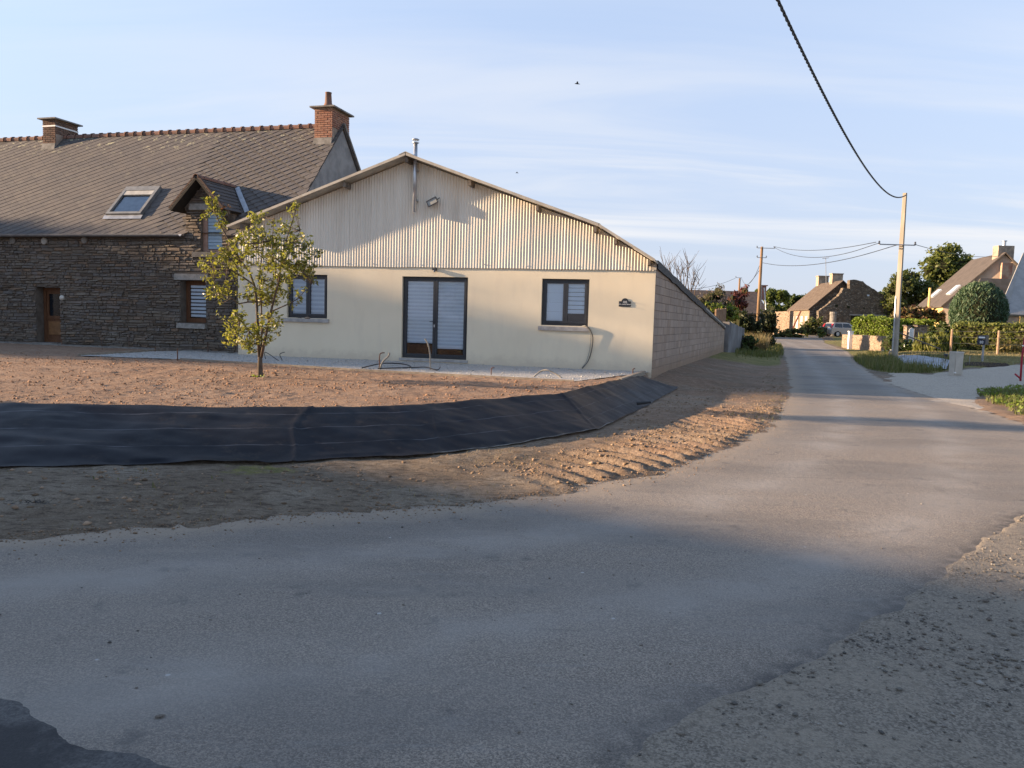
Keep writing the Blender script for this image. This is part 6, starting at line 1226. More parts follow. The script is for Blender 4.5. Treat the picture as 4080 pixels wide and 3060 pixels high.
a_, b_ = at(3388, 1300, Yr), at(3436, 1258, Yr); mb = MB(); mb.box((a_[0], Yr - .03, zg), (b_[0] + 2.5, Yr - .006, b_[2])); mb.build('doorway', MAT_CORE, ruin); mb = MB(); mb.box((a_[0] - .2, Yr - .12, b_[2] + .003), (b_[0] + 2.7, Yr - .002, b_[2] + .16)); mb.build('lintel', MAT_LINT, ruin)
a_, b_ = at(3299, 1330, Yr), at(3324, 1243, Yr); mb = MB(); c_ = (a_ + b_) / 2; mb.lathe((c_[0], Yr - .45, 0), [(.42, zg - .2), (.38, zg + 1.0), (.36, b_[2] - .35), (.40, b_[2] - .3), (.39, b_[2])], 12); pil = mb.build('gate_pillar', MAT_CONC, base=(c_[0], Yr - .45, zg)); tag(pil, 'round pale stone pillar against the ruined barn', 'pillar')
# leaning timber
a_, b_ = at(3146, 1300, 86), at(3183, 1250, 86); mb = MB(); mb.tube([np.array([a_[0], 86, zg - .1]), b_ + np.array([.2, 0, .3])], .09, 4); tag(mb.build('timber_prop', M('red_brown_beam', (.14, .05, .035), None, 6, .8, .2), base=(a_[0], 86, zg)), 'dark red timber prop leaning against the pale cottage wall', 'prop')
# lit stump wall
w_ = wallthing('garden_wall', 'sunlit orange rubble wall left of the stone cottage', at(3066, 1330, 85), at(3150, 1330, 82), .4, at(3066, 1243, 85)[2], at(3150, 1240, 82)[2], .5, MAT_PRUB)
# car -----------------------------------------------------------------------------------
def car():
    Yc = 84.; r0 = at(3314, 1334, Yc); zc = bz(r0[0] + 2, Yc); root = empty('parked_car', (r0[0] + 2, Yc, zc), 'silver estate car parked before the ruined barn', 'car'); ang = rad(14)
    ex = np.array([math.cos(ang), math.sin(ang), 0]); ey = np.array([-math.sin(ang), math.cos(ang), 0]); o = np.array([r0[0] - .05, Yc, zc]); fr = lambda x, y, z: o + ex * x + ey * y + np.array([0, 0, z])
    MS = M('silver_paint', (.44, .40, .37), (.42, .385, .355), 3, .32, .5, metal=.35); MG = M('car_glass', (.012, .016, .024), None, 3, .08, .6); MR = M('tail_lamp', (.45, .02, .03), None, 3, .3, .5); MT = M('tyre', (.02, .02, .02), None, 5, .9, .2)
    low = [(0, .32), (.02, .78), (.10, .95), (1.0, .98), (3.1, .93), (3.95, .78), (4.15, .55), (4.15, .30), (3.75, .25), (3.55, .52), (3.2, .60), (2.85, .52), (2.68, .25), (1.32, .25), (1.15, .52), (.80, .60), (.46, .52), (.28, .27)]
    mb = MB(); mb.prism([fr(x, 0, z) for x, z in low], ey * 1.7); mb.build('body', MS, root)
    up = [(.10, .952), (.36, 1.50), (.62, 1.56), (1.9, 1.57), (2.3, 1.50), (3.1, .935)]
    mb = MB(); A = [fr(x, .05, z) if z < 1 else fr(x, .20, z) for x, z in up]; B = [fr(x, 1.65, z) if z < 1 else fr(x, 1.50, z) for x, z in up]; n = len(up); mb.add(A + B, [tuple(range(n)), tuple(range(n, 2 * n))[::-1]] + [(i + 1, i, n + i, n + i + 1) for i in range(n - 1)]); mb.build('cabin', MS, root)
    for xa, xb in ((.50, 1.40), (1.46, 2.30)):
        f_ = lambda x, z: fr(x, .05 + .15 * (z - .95) / .6 - .012, z); mb = MB(); mb.poly([f_(xa - (.1 if xa < 1 else 0), 1.02), f_(xb + (.38 if xb > 2 else 0), 1.0), f_(xb - (.05 if xb > 2 else 0), 1.44), f_(xa + .05, 1.44)]); mb.build('side_window', MG, root)
    mb = MB(); mb.poly([fr(.13, .25, 1.05), fr(.33, .33, 1.44), fr(.33, 1.37, 1.44), fr(.13, 1.45, 1.05)]); mb.v = [tuple(np.asarray(v) - ex * .02) for v in mb.v]; mb.build('rear_window', MG, root)
    for y in (.06, 1.44): mb = MB(); mb.hexa([fr(-.015, y, .95), fr(.12, y, .95), fr(.12, y + .2, .95), fr(-.015, y + .2, .95), fr(.22, y + .05, 1.42), fr(.38, y + .05, 1.42), fr(.38, y + .2, 1.42), fr(.22, y + .2, 1.42)]); mb.build('tail_light', MR, root)
    mb = MB(); mb.box((-.07, .05, .30), (.05, 1.65, .55), fr); mb.build('bumper', MS, root); mb = MB(); mb.box((-.01, .58, .70), (.03, 1.12, .82), fr); mb.build('number_plate', MAT_WHITE, root)
    for x in (.80, 3.2):
        for y in (.0, 1.5):
            mb = MB(); mb.tube([fr(x, y - .01, .31), fr(x, y + .2, .31)], .31, 16); w = mb.build('wheel', MT, root); mb = MB(); mb.tube([fr(x, y - .03, .31), fr(x, y + .0, .31)], .20, 12); mb.build('rim', MAT_STEEL, w)
car()
# bins
for k, (x, lb) in enumerate(((3268, 'dark green wheelie bin left of its twin by the ruined barn'), (3282, 'dark wheelie bin right of its twin by the ruined barn'))):
    a_ = at(x, 1330, 84.5); z_ = bz(a_[0], 84.5); r_ = empty('wheelie_bin', (a_[0], 84.5, z_), lb, 'bin', 'wheelie bins'); MBN = M('bin_green', (.018, .035, .026), None, 5, .6, .3); x_ = a_[0]
    mb = MB(); mb.hexa([(x_ - .22, 84.3, z_ + .1), (x_ + .22, 84.3, z_ + .1), (x_ + .22, 84.75, z_ + .1), (x_ - .22, 84.75, z_ + .1), (x_ - .28, 84.22, z_ + .98), (x_ + .28, 84.22, z_ + .98), (x_ + .28, 84.85, z_ + .98), (x_ - .28, 84.85, z_ + .98)]); mb.build('bin_body', MBN, r_)
    mb = MB(); mb.hexa([(x_ - .30, 84.18, z_ + .985), (x_ + .30, 84.18, z_ + .985), (x_ + .30, 84.9, z_ + .985), (x_ - .30, 84.9, z_ + .985), (x_ - .28, 84.2, z_ + 1.03), (x_ + .28, 84.2, z_ + 1.03), (x_ + .28, 84.9, z_ + 1.10), (x_ - .28, 84.9, z_ + 1.10)]); mb.build('bin_lid', MBN, r_)
    for e in (-.2, .2): mb = MB(); mb.tube([(x_ + e - .02, 84.8, z_ + .1), (x_ + e + .02, 84.8, z_ + .1)], .1, 10); mb.build('bin_wheel', MAT_BLKP, r_)
# cottage garden plants
shrub('garden_shrub', 'loose olive shrub in front of the pale cottage wall', 3195, 3275, 1252, 1335, 80, 900, .28, MAT_LEAF_O, 3, .9, .6, seed=12)
shrub('garden_shrub', 'low pale-leaved plants before the cottage, left of the olive shrub', 3080, 3200, 1305, 1345, 79, 900, .24, MAT_LEAF_O, 5, .7, .6, seed=13)
shrub('garden_shrub', 'small dark plant by the wheelie bins', 3260, 3285, 1312, 1345, 78, 250, .2, MAT_LEAF_M, 2, .4, .6, seed=14)

# far trees
MAT_LEAF_F = leafmat('feathery_leaf', [(.110, .135, .034), (.155, .180, .048), (.090, .112, .030), (.190, .205, .065)], .4)
def bigtree(label, x0, x1, y0, y1, Y, n, size, mat, seed, nb=9, name='broadleaf_tree'):
    rg = random.Random(seed); a_, b_ = at(x0, y1, Y), at(x1, y0, Y); W, H = b_[0] - a_[0], b_[2] - a_[2]; z_ = bz((a_[0] + b_[0]) / 2, Y); blobs = []
    for i in range(nb):
        f_ = rg.uniform(.12, .88); h_ = rg.uniform(.2, .82) * (1 - .9 * abs(f_ - .5) ** 1.6); r_ = W * rg.uniform(.16, .26); blobs.append(((a_[0] + W * f_, Y + rg.uniform(-1, 1) * W * .2, a_[2] + H * h_), (r_, r_, min(r_ * rg.uniform(.8, 1.1), H * .3))))
    return leafy(name, label, 'tree', ((a_[0] + b_[0]) / 2, Y, z_), blobs, n, size, mat, (.25, max(a_[2] + H * .3, z_ + 1.5)), core=.62)
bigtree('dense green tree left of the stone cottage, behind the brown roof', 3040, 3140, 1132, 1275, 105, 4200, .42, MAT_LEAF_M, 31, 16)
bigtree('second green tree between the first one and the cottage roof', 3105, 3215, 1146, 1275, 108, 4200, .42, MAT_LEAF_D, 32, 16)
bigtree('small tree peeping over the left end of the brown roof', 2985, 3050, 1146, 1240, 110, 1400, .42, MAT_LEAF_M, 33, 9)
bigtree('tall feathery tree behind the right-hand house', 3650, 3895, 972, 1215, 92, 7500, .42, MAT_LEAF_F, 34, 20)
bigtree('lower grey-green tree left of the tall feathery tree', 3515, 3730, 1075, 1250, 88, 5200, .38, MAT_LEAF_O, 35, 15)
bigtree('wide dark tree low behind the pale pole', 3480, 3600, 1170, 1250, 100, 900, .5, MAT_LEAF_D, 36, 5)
for k, (x0, x1) in enumerate(((2600, 2900), (2900, 3200), (3200, 3500), (3500, 3800), (3800, 4150))):
    bigtree(['first', 'second', 'third', 'fourth', 'fifth'][k] + ' from left of the far hedgerow trees on the horizon', x0, x1, 1235, 1312, 190, 900, .9, MAT_LEAF_D, 40 + k, 8, 'hedgerow_tree')

# right-hand houses -----------------------------------------------------------------------
MAT_SLGR = M('grey_slate_far', (.092, .078, .071), (.072, .062, .057), 2, .9, .2, .5, 12, .02); MAT_PINKR = M('pinkish_render', (.46, .36, .28), (.40, .31, .24), 2, .9, .1); MAT_YELL = M('yellow_render', (.62, .47, .20), (.56, .42, .18), 3, .9, .1)
Yh = 66.; rf_ = at(4002, 1012, Yh); le = at(3757, 1216, Yh + 1.6); zgh = bz(le[0], Yh); bk = at(3875, 1040, 73.4) - rf_; bk[2] = 0
yh, yr = gabled('yellow_house', 'long-roofed house with yellow side wall and pinkish gable', rf_, rf_ + bk, le, rf_ * 2 - le + np.array([0, 0, 2 * (le[2] - rf_[2])]), zgh, MAT_YELL, MAT_PINKR, MAT_SLGR, .3)
c_ = rf_ + bk * .04; mb = MB(); mb.box((c_[0] - .35, c_[1] + .1, c_[2] - 1.0), (c_[0] + 1.0, c_[1] + .9, c_[2] + .75)); mb.build('chimney', M('stained_chimney', (.36, .29, .22), (.22, .18, .15), 3, .9, .1), yr[0])
mb = MB(); mb.lathe((c_[0] + .35, c_[1] + .5, c_[2] + .752), [(.14, 0), (.14, .38), (.22, .40), (.2, .46), (.02, .50)], 10); mb.build('chimney_pot', MAT_STEEL, yr[0])
f0 = at(3706, 1147, 64.5); mb = MB(); mb.tube([np.array([f0[0], 64.5, zgh]), f0], .10, 8); mb.build('flue_pipe', MAT_YELL, yh)
mb = MB(); a_ = rf_ + np.array([.1, -.03, 0]); mb.box((a_[0] - .35, Yh - .25, rf_[2] - 3.8), (a_[0] + .95, Yh - .01, rf_[2] - .75)); mb.build('chimney_breast', M('brick_stain', (.30, .16, .12), (.40, .30, .23), 2, .9, .1), yh)
sl = (le - rf_); nrm_ = np.cross(bk, sl); nrm_ /= np.linalg.norm(nrm_); nrm_ = nrm_ if nrm_[2] > 0 else -nrm_
for (u0, u1, v0, v1) in ((.12, .26, .62, .80), (.72, .86, .66, .82)):
    mb = MB(); P_ = lambda u, v, h: rf_ + bk * u + sl * v + nrm_ * h; mb.hexa([P_(u0, v0, .1), P_(u1, v0, .1), P_(u1, v1, .1), P_(u0, v1, .1), P_(u0, v0, .24), P_(u1, v0, .24), P_(u1, v1, .24), P_(u0, v1, .24)]); mb.build('skylight', M('far_skylight', (.55, .60, .66), None, 3, .2, .5), yr[0])
# lower roof in front of its gable
mb = MB(); q = [at(3908, 1108, 63), at(4060, 1112, 63), at(4060, 1230, 61), at(3850, 1220, 61)]; mb.prism(q[::-1], (0, .2, -.1)); an = mb.build('lean_to_roof', M('lichen_slate', (.14, .115, .095), (.11, .09, .07), 2, .9, .1), yh)
mb = MB(); mb.poly([(q[3][0], 61.1, zgh), (q[2][0], 61.1, zgh), q[2] + np.array([0, .1, -.1]), q[3] + np.array([0, .1, -.1])]); mb.build('lean_to_wall', MAT_PINKR, yh)
# rightmost grey roof
MAT_BLKW = M('pale_blockwork', (.46, .36, .28), (.38, .29, .22), 6, .9, .1)
Yg = 50.; v = [at(4012, 1252, Yg), at(4003, 1182, Yg + .8), at(4078, 1006, Yg + 4)]; zq = bz(v[0][0], Yg); gh = empty('grey_roofed_house', (v[0][0] + 5, Yg + 3, zq), 'grey slate roofed house cut by the right edge of the picture', 'house'); xr = v[0][0] + 12
mb = MB(); mb.prism([v[0], (xr, Yg, v[0][2]), (xr, Yg + 4, v[2][2]), v[2], v[1]], (0, .12, -.12)); mb.build('roof', M('blue_grey_slate', (.33, .32, .31), (.27, .265, .26), 2, .85, .2, .4, 16, .02), gh)
mb = MB(); mb.poly([(v[0][0] + .25, Yg + .3, zq), (xr, Yg + .3, zq), (xr, Yg + .3, v[0][2] - .02), (v[0][0] + .25, Yg + .3, v[0][2] - .02)]); mb.build('front_wall', MAT_BLKW, gh)
mb = MB(); mb.poly([(v[0][0] + .25, Yg + .3, zq), (v[0][0] + .25, Yg + .3, v[0][2] - .02), (v[2][0] * 1.06, Yg * 1.08 + 3, v[2][2] - .3), (v[0][0] * 1.17 + .25, Yg * 1.16, v[0][2]), (v[0][0] * 1.17 + .25, Yg * 1.16, zq)]); mb.build('gable_wall', MAT_PINKR, gh)
a_ = at(4066, 1252, Yg + .2); mb = MB(); mb.box((a_[0], Yg + .22, zq), (a_[0] + 1.2, Yg + .29, v[0][2] - .1)); mb.build('shutter', MAT_YELL, gh)

# globe conifer, hedges, garden -----------------------------------------------------------
a_, b_ = at(3788, 1300, 48), at(4014, 1128, 48); c_ = (a_ + b_) / 2; R_ = (b_[0] - a_[0]) / 2; zg2 = bz(c_[0], 48); zc = (b_[2] + zg2 + .2) / 2; rz_ = (b_[2] - zg2 - .2) / 2 * 1.02
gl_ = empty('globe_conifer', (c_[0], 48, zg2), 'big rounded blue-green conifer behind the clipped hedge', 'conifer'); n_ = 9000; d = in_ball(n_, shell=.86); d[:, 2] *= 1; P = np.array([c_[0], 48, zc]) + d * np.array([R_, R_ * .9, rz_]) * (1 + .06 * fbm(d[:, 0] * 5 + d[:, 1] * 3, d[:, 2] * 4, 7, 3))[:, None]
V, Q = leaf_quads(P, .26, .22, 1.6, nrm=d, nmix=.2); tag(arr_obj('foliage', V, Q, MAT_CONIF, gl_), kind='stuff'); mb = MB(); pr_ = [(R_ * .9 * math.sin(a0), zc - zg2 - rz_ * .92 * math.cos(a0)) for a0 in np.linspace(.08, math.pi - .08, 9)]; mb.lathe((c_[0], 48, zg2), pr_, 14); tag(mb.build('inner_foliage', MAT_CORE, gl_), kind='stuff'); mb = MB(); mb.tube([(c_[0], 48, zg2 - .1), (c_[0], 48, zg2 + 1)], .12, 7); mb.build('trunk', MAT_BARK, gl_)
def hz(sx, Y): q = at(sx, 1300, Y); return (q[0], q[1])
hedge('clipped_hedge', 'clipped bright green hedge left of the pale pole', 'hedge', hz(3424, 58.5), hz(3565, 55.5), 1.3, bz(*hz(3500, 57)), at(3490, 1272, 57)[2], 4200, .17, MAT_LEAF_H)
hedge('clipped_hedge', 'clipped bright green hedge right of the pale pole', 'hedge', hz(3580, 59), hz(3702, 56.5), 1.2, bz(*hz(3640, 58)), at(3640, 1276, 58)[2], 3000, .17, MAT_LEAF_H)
shrub('laurel_shrub', 'pale leafy shrub topping the bright hedge by the ruin', 3424, 3540, 1255, 1278, 57.6, 700, .24, MAT_LEAF_H, 4, .6, .5, base=1.0, seed=15)
hedge('clipped_hedge', 'long clipped olive-green hedge behind the mailbox', 'hedge', hz(3812, 46), (at(4100, 1300, 42)[0] + 5, 38.5), 1.2, bz(*hz(3900, 45)), at(3920, 1291, 45)[2], 6500, .16, leafmat('cypress_leaf', [(.125, .145, .036), (.165, .185, .046), (.100, .122, .030), (.20, .195, .065)], .35))
shrub('photinia_shrub', 'red-tipped photinia shrub behind the bright hedge', 3565, 3745, 1215, 1280, 60, 1900, .28, MAT_PHOT, 6, .9, .6, seed=16)
shrub('mixed_shrub', 'dark mixed shrub between the gate and the globe conifer', 3690, 3800, 1280, 1350, 50, 1400, .22, MAT_LEAF_D, 4, .8, .7, seed=17)
shrub('ivy_bush', 'dark ivy bush round the foot of the pale pole', 3524, 3578, 1312, 1400, 39.5, 1100, .14, MAT_LEAF_D, 3, .6, .7, seed=18)
shrub('border_plants', 'strap-leaved border plants behind the wire fence', 3655, 3815, 1318, 1405, 41.5, 2400, .32, leafmat('iris_leaf', [(.19, .205, .05), (.24, .245, .07), (.14, .165, .04)], .4), 6, .5, .55, .16, up=2.2, seed=19)
shrub('border_plants', 'dry strap-leaved plants below the olive-green hedge', 3985, 4100, 1355, 1400, 42, 700, .28, leafmat('dry_iris', [(.22, .17, .07), (.15, .14, .05), (.26, .20, .09)], .35), 4, .4, .5, .16, up=2.0, seed=20)
shrub('border_plants', 'tangled dark plants between the fence posts left of the gate', 3585, 3640, 1330, 1400, 42.5, 500, .22, MAT_LEAF_D, 3, .4, .6, seed=21)
# low stone wall and white board
a_, b_ = at(3366, 1360, 55), at(3526, 1372, 46); lw = wallthing('low_wall', 'low pale rubble wall before the bright hedge', a_, b_, min(bz(a_[0], 55), bz(b_[0], 46)) - .2, at(3366, 1333, 55)[2], at(3526, 1340, 46)[2], .4, MAT_PRUB)
a_ = at(3388, 1360, 52.5); z_ = bz(a_[0], 52.5); mb = MB(); mb.box((a_[0] - .14, 52.4, z_), (a_[0] + .14, 52.6, at(3388, 1322, 52.5)[2])); mb.box((a_[0] - .17, 52.37, at(3388, 1322, 52.5)[2] + .002), (a_[0] + .17, 52.63, at(3388, 1322, 52.5)[2] + .05)); tag(mb.build('meter_box', MAT_WHITE, base=(a_[0], 52.5, z_)), 'narrow white meter box in front of the low rubble wall', 'box')
# gate
Yt = 47.
for (x0, x1, lb) in ((3602, 3622, 'left'), (3644, 3688, 'right')):
    a_, b_ = at(x0, 1380, Yt), at(x1, 1300, Yt); z_ = bz(a_[0], Yt) ; root = empty('gate_pillar', ((a_[0] + b_[0]) / 2, Yt, z_), lb + ' rubble stone pillar of the small white gate', 'pillar'); mb = MB(); mb.box((a_[0], Yt - .2, z_ - .1), (b_[0], Yt + .2, b_[2])); mb.build('pillar_shaft', MAT_PRUB, root); mb = MB(); mb.box((a_[0] - .06, Yt - .26, b_[2] + .002), (b_[0] + .06, Yt + .26, b_[2] + .07)); mb.build('pillar_cap', MAT_SLGR, root)
a_, b_ = at(3618, 1375, Yt - .3), at(3643, 1306, Yt - .3); z_ = bz(a_[0], Yt); gt = empty('garden_gate', ((a_[0] + b_[0]) / 2, Yt - .3, z_), 'small white slatted garden gate between rubble pillars', 'gate')
for k in range(5): x_ = a_[0] + (b_[0] - a_[0]) * (k + .1) / 5; mb = MB(); mb.box((x_, Yt - .32, z_ + .08), (x_ + (b_[0] - a_[0]) * .8 / 5, Yt - .29, b_[2] - .03 * abs(k - 2))); mb.build('gate_slat', MAT_WHITE, gt)
for z2_ in (z_ + .3, b_[2] - .25): mb = MB(); mb.box((a_[0], Yt - .288, z2_), (b_[0], Yt - .26, z2_ + .07)); mb.build('gate_rail', MAT_WHITE, gt)
# wire fence
fe = empty('wire_fence', foot(3700, 1400, 40), 'wire fence on weathered wooden posts along the lawn', 'fence'); pst = []
for (x, y0, y1, Y) in ((3576, 1316, 1400, 40.0), (3794, 1312, 1365, 40.8), (3981, 1317, 1390, 39.5), (4180, 1310, 1395, 38.5)):
    b_ = foot(x, y1, Y); t_ = at(x, y0, Y); b_[2] -= .1; b_[0] = t_[0]; mb = MB(); mb.tube([b_, t_], [.065, .055], 8); mb.build('post', M('weathered_post', (.36, .25, .17), (.25, .17, .115), 8, .9, .1), fe); pst.append((b_, t_))  # posts in mottled brown weathered wood
for f_ in (.45, .7, .93):
    for i in range(3):
        mb = MB(); mb.tube([pst[i][0] + (pst[i][1] - pst[i][0]) * f_, pst[i + 1][0] + (pst[i + 1][1] - pst[i + 1][0]) * f_], .003, 4); mb.build('wire', MAT_ZINC, fe)
mb = MB(); mb.tube([pst[0][1] - np.array([0, 0, .1]), pst[0][0] + np.array([2.3, 0, .45])], .035, 5); mb.build('brace', MAT_RAFT, fe)
# lawn details
a_ = foot(3896 + 17, 1446, 34); pz = a_[2]
mbx = empty('mailbox', a_, 'dark blue mailbox numbered 88 on a steel post', 'mailbox'); mb = MB(); mb.box((a_[0] - .035, 33.97, pz - .1), (a_[0] + .035, 34.03, pz + .86)); mb.build('post', MAT_ZINC, mbx)
l_, r_ = at(3890, 1374, 33.8), at(3924, 1337, 33.8); zt = r_[2]; zb2 = zt - .40; MAT_NAVY = M('navy_paint', (.014, .020, .042), None, 5, .5, .4)
mb = MB(); mb.hexa([(l_[0], 33.75, zb2), (r_[0], 33.75, zb2), (r_[0] + .34, 34.05, zb2), (l_[0] + .34, 34.05, zb2), (l_[0], 33.75, zt), (r_[0], 33.75, zt), (r_[0] + .34, 34.05, zt + .01), (l_[0] + .34, 34.05, zt + .01)]); mb.build('box_body', M('grey_brown_paint', (.13, .115, .10), None, 5, .6, .3), mbx)
mb = MB(); mb.box((l_[0] - .005, 33.725, zb2 - .005), (r_[0] + .005, 33.748, zt + .005)); bd = mb.build('box_door', MAT_NAVY, mbx); mb = MB(); mb.box((l_[0] + .03, 33.715, zt - .12), (r_[0] - .03, 33.7245, zt - .05)); mb.build('mail_slot', MAT_WHITE, bd)
text_obj('number', '88', MAT_WHITE, bd, ((l_[0] + r_[0]) / 2 - .0, 33.7215, zb2 + .10), (1, 0, 0), (0, 0, 1), .17); mb = MB(); mb.box((r_[0] - .13, 33.718, zt - .17), (r_[0] - .03, 33.7245, zt - .155)); mb.build('name_strip', M('gold_strip', (.45, .33, .12), None, 5, .5, .3), bd)
a_ = foot(3808, 1472, 27.2); hb = at(3808, 1402, 27.2)[2]; MAT_BEI = M('beige_cabinet', (.52, .47, .40), (.44, .40, .34), 3, .7, .2); w2 = .185
ec = empty('electric_cabinet', a_, 'weathered beige electric cabinet at the edge of the gravel drive', 'cabinet'); fr = lambda x, y, z: a_ + np.array([.96 * x - .28 * y, .28 * x + .96 * y, 0]) + np.array([0, 0, z]); hh_ = hb - a_[2]
mb = MB(); mb.hexa([fr(-w2 * .9, -.10, -.1), fr(w2 * .9, -.10, -.1), fr(w2 * .9, .12, -.1), fr(-w2 * .9, .12, -.1), fr(-w2, -.12, hh_ - .03), fr(w2, -.12, hh_ - .03), fr(w2, .14, hh_ - .03), fr(-w2, .14, hh_ - .03)]); mb.build('cabinet_body', MAT_BEI, ec)
mb = MB(); mb.hexa([fr(-w2 - .01, -.135, hh_ - .028), fr(w2 + .01, -.135, hh_ - .028), fr(w2 + .01, .15, hh_ - .028), fr(-w2 - .01, .15, hh_ - .028), fr(-w2, -.11, hh_ + .01), fr(w2, -.11, hh_ + .01), fr(w2, .13, hh_ + .01), fr(-w2, .13, hh_ + .01)]); mb.build('cabinet_top', MAT_BEI, ec)
mb = MB(); mb.box((-w2 + .03, -.128, .12), (w2 - .02, -.121, hh_ - .06), fr); mb.build('cabinet_door', MAT_BEI, ec); mb = MB(); mb.box((-w2 - .02, -.15, .16), (-w2 + .06, -.125, .20), fr); mb.build('cabinet_latch', MAT_WHITE, ec)
# dark planting bed, garden lamp, marker, red stake, pale fabric
q = [np.array([*gp(x / KD, y / KD), 0]) for x, y in ((3842, 1447), (3880, 1444), (3940, 1447), (4012, 1450), (4022, 1457), (3985, 1463), (3920, 1461), (3845, 1458))]; mb = MB(); mb.prism([np.array([p[0], p[1], bz(p[0], p[1]) - .04]) for p in q][::-1], (0, 0, .07)); tag(mb.build('planting_bed', M('dark_mulch', (.05, .032, .025), (.03, .022, .018), 9, .95, .1, .8, 40, .02), base=q[0]), 'dark mulched bed at the foot of the mailbox', 'flower bed')
a_ = foot(3768, 1432, 33); gl2 = empty('garden_lamp', a_, 'short dark garden lamp on the lawn left of the beige cabinet', 'lamp'); mb = MB(); mb.tube([a_, a_ + np.array([0, 0, .28])], .02, 6); mb.build('lamp_post', MAT_GREY, gl2); mb = MB(); mb.lathe(a_, [(.05, .20), (.07, .30), (.10, .32), (.08, .35), (.01, .36)], 10); mb.build('lamp_head', MAT_GREY, gl2)
rod('marker_peg', 3862, 1424, 1452, .28, .018, MAT_PVC, 'small pale peg between the cabinet and the mailbox', 'peg')
a_ = foot(3428 + 110, 1404, 38); mb = MB(); mb.tube([a_ - np.array([0, 0, .1]), a_ + np.array([.12, 0, .42])], [.05, .045], 6); tag(mb.build('leaning_stake', M('pale_stake', (.42, .34, .25), None, 7, .9, .1), base=a_), 'short pale stake leaning by the ivy bush', 'stake')
MAT_REDP = M('red_paint', (.36, .022, .040), (.30, .02, .034), 7, .55, .35); b_ = gr(4066, 1518, .03); rs_ = empty('red_marker_stake', b_, 'tall red marker stake with a hooked spur at the right edge', 'stake'); tp_ = at(4084, 1342, b_[1]); rr0 = .032
mb = MB(); mb.tube([b_ - np.array([0, 0, .12]), b_ * .5 + tp_ * .5 + np.array([-.03, 0, 0]), tp_, tp_ + (tp_ - b_) * .12], rr0, 8); mb.build('stake_shaft', MAT_REDP, rs_, smooth=True); e_ = at(4044, 1490, b_[1]); mb = MB(); mb.tube([b_ + np.array([-.0, -.01, .07]), e_], rr0 * .9, 8); mb.build('stake_spur', MAT_REDP, rs_, smooth=True)
f_ = .80; c_ = b_ * (1 - f_) + tp_ * f_ + np.array([-.02, 0, 0]); mb = MB(); mb.tube([c_ - np.array([0, 0, .02]), c_ + np.array([0, 0, .02])], rr0 + .008, 8); mb.build('white_ring', MAT_WHITE, rs_)
gx, gy = np.meshgrid(np.linspace(0, 1, 40), np.linspace(0, 1, 14)); pa, pb, pc, pd = [np.array(gp(x, y)) for x, y in ((1926, 769), (2052, 781), (2044, 801), (1956, 790))]; Pq = (1 - gx[..., None]) * (1 - gy[..., None]) * pa + gx[..., None] * (1 - gy[..., None]) * pb + gx[..., None] * gy[..., None] * pc + (1 - gx[..., None]) * gy[..., None] * pd
zf = height(Pq[..., 0], Pq[..., 1], False) + .07 + .16 * np.sin(gx * 3.1) ** 2 * np.sin(gy * 3.14) + .05 * fbm(gx * 8, gy * 5, 3, 3); id_ = np.arange(560).reshape(14, 40); Q = np.stack([id_[:-1, :-1], id_[:-1, 1:], id_[1:, 1:], id_[1:, :-1]], -1).reshape(-1, 4)
tag(arr_obj('ditch_sheet', np.concatenate([Pq, zf[..., None]], -1).reshape(-1, 3), Q, M('pale_blue_sheet', (.30, .32, .35), (.22, .24, .27), 2, .7, .3, .4, 20), base=(*pa, .1), smooth=True), 'pale blue-grey sheet spread over the mound beside the gravel drive', 'sheet')
q = scatter(5200, GRASSW, None, 31); q = q[(sdist(q[:, 0], q[:, 1], ROAD) < -.1) & (sdist(q[:, 0], q[:, 1], [pa, pb, pc, pd]) < -.1)]; blades('ditch_grass', zpts(q), .30, .022, MAT_GRASSB, 'long rough grass between the lane and the gravel drive', 'grass', .5, seed=8)
q = scatter(700, GRASSW, None, 33); blades('ditch_straw', zpts(q), .38, .014, MAT_STRAW, 'dry stalks standing in the rough grass', 'grass', .4, seed=9)
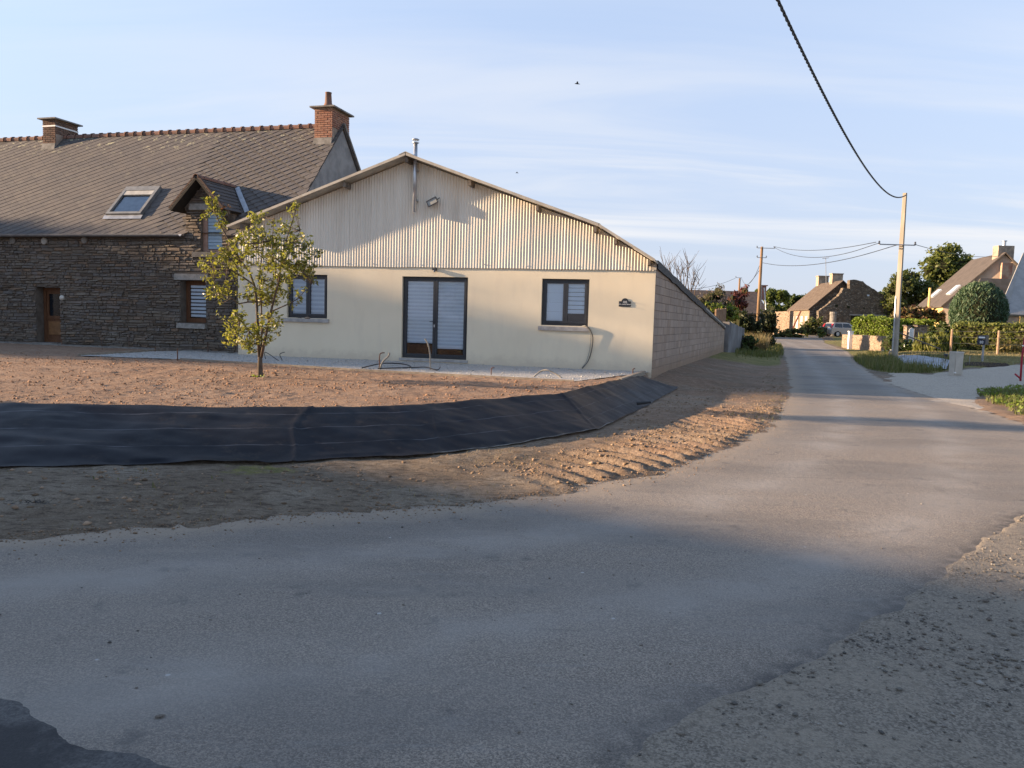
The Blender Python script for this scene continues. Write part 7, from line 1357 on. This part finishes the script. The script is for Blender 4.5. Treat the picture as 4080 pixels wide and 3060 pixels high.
q = np.array([gr(3560 + 60 * a_, 1418 + 16 * b_, .15)[:2] for a_, b_ in RNG.uniform(-.8, .8, (46, 2))]); fl = leaf_quads(zpts(q, .36), .07, .9, 2.); tag(arr_obj('white_flowers', fl[0], fl[1], MAT_WHITE), 'white umbel flowers in the rough grass', 'flowers', kind='stuff')
WEED = [gp(*q_) for q_ in [(2108, 846), (2160, 838), (2230, 832), (2300, 850), (2300, 920), (2212, 905), (2160, 880), (2120, 862)]]
q = scatter(2600, WEED, lambda x, y: sstep(fbm(x * 2, y * 2, 61, 3), -.3, .2), 34); blades('drive_weeds', zpts(q), .16, .022, MAT_GRASSB, 'green weeds at the right edge beside the gravel drive', 'weeds', .8, seed=10)
P = zpts(scatter(500, WEED, lambda x, y: 1.0 * (x > 8.7), 35), .1); V, Q = leaf_quads(P, .10, .5, .8); tag(arr_obj('dock_leaves', V, Q, MAT_LEAF_H), 'broad light green leaves among the drive weeds', 'weeds', kind='stuff')
q = scatter(7000, LAWN, None, 36, box=(14, 25, 34, 42)); blades('lawn_grass', zpts(q), .06, .02, MAT_STRAW, 'short sunburnt lawn in front of the wire fence', 'grass', .6, seed=11)
# birds
for (x, y, Y, s, lb) in ((2300, 334, 45, .30, 'larger dark bird gliding high above the cream roof'), (2060, 689, 70, .26, 'tiny dark bird just above the right slope of the cream roof')):
    c_ = at(x, y, Y); mb = MB(); mb.tube([c_ + np.array([-.5 * s, 0, .0]), c_ + np.array([-.2 * s, 0, .04 * s]), c_ + np.array([.25 * s, 0, 0]), c_ + np.array([.55 * s, 0, -.06 * s])], [.03 * s, .11 * s, .09 * s, .02 * s], 6)
    for e in (-1, 1): mb.add([c_ + np.array([-.2 * s, 0, .03 * s]), c_ + np.array([.2 * s, 0, .02 * s]), c_ + np.array([.1 * s, e * .5 * s, .28 * s]), c_ + np.array([.25 * s, e * 1.0 * s, .12 * s]), c_ + np.array([-.12 * s, e * .5 * s, .30 * s])], [(0, 1, 2, 4), (4, 2, 3)])
    tag(mb.build('bird', M('bird_dark', (.03, .03, .035), None, 5, .8, .2), base=c_), lb, 'bird')
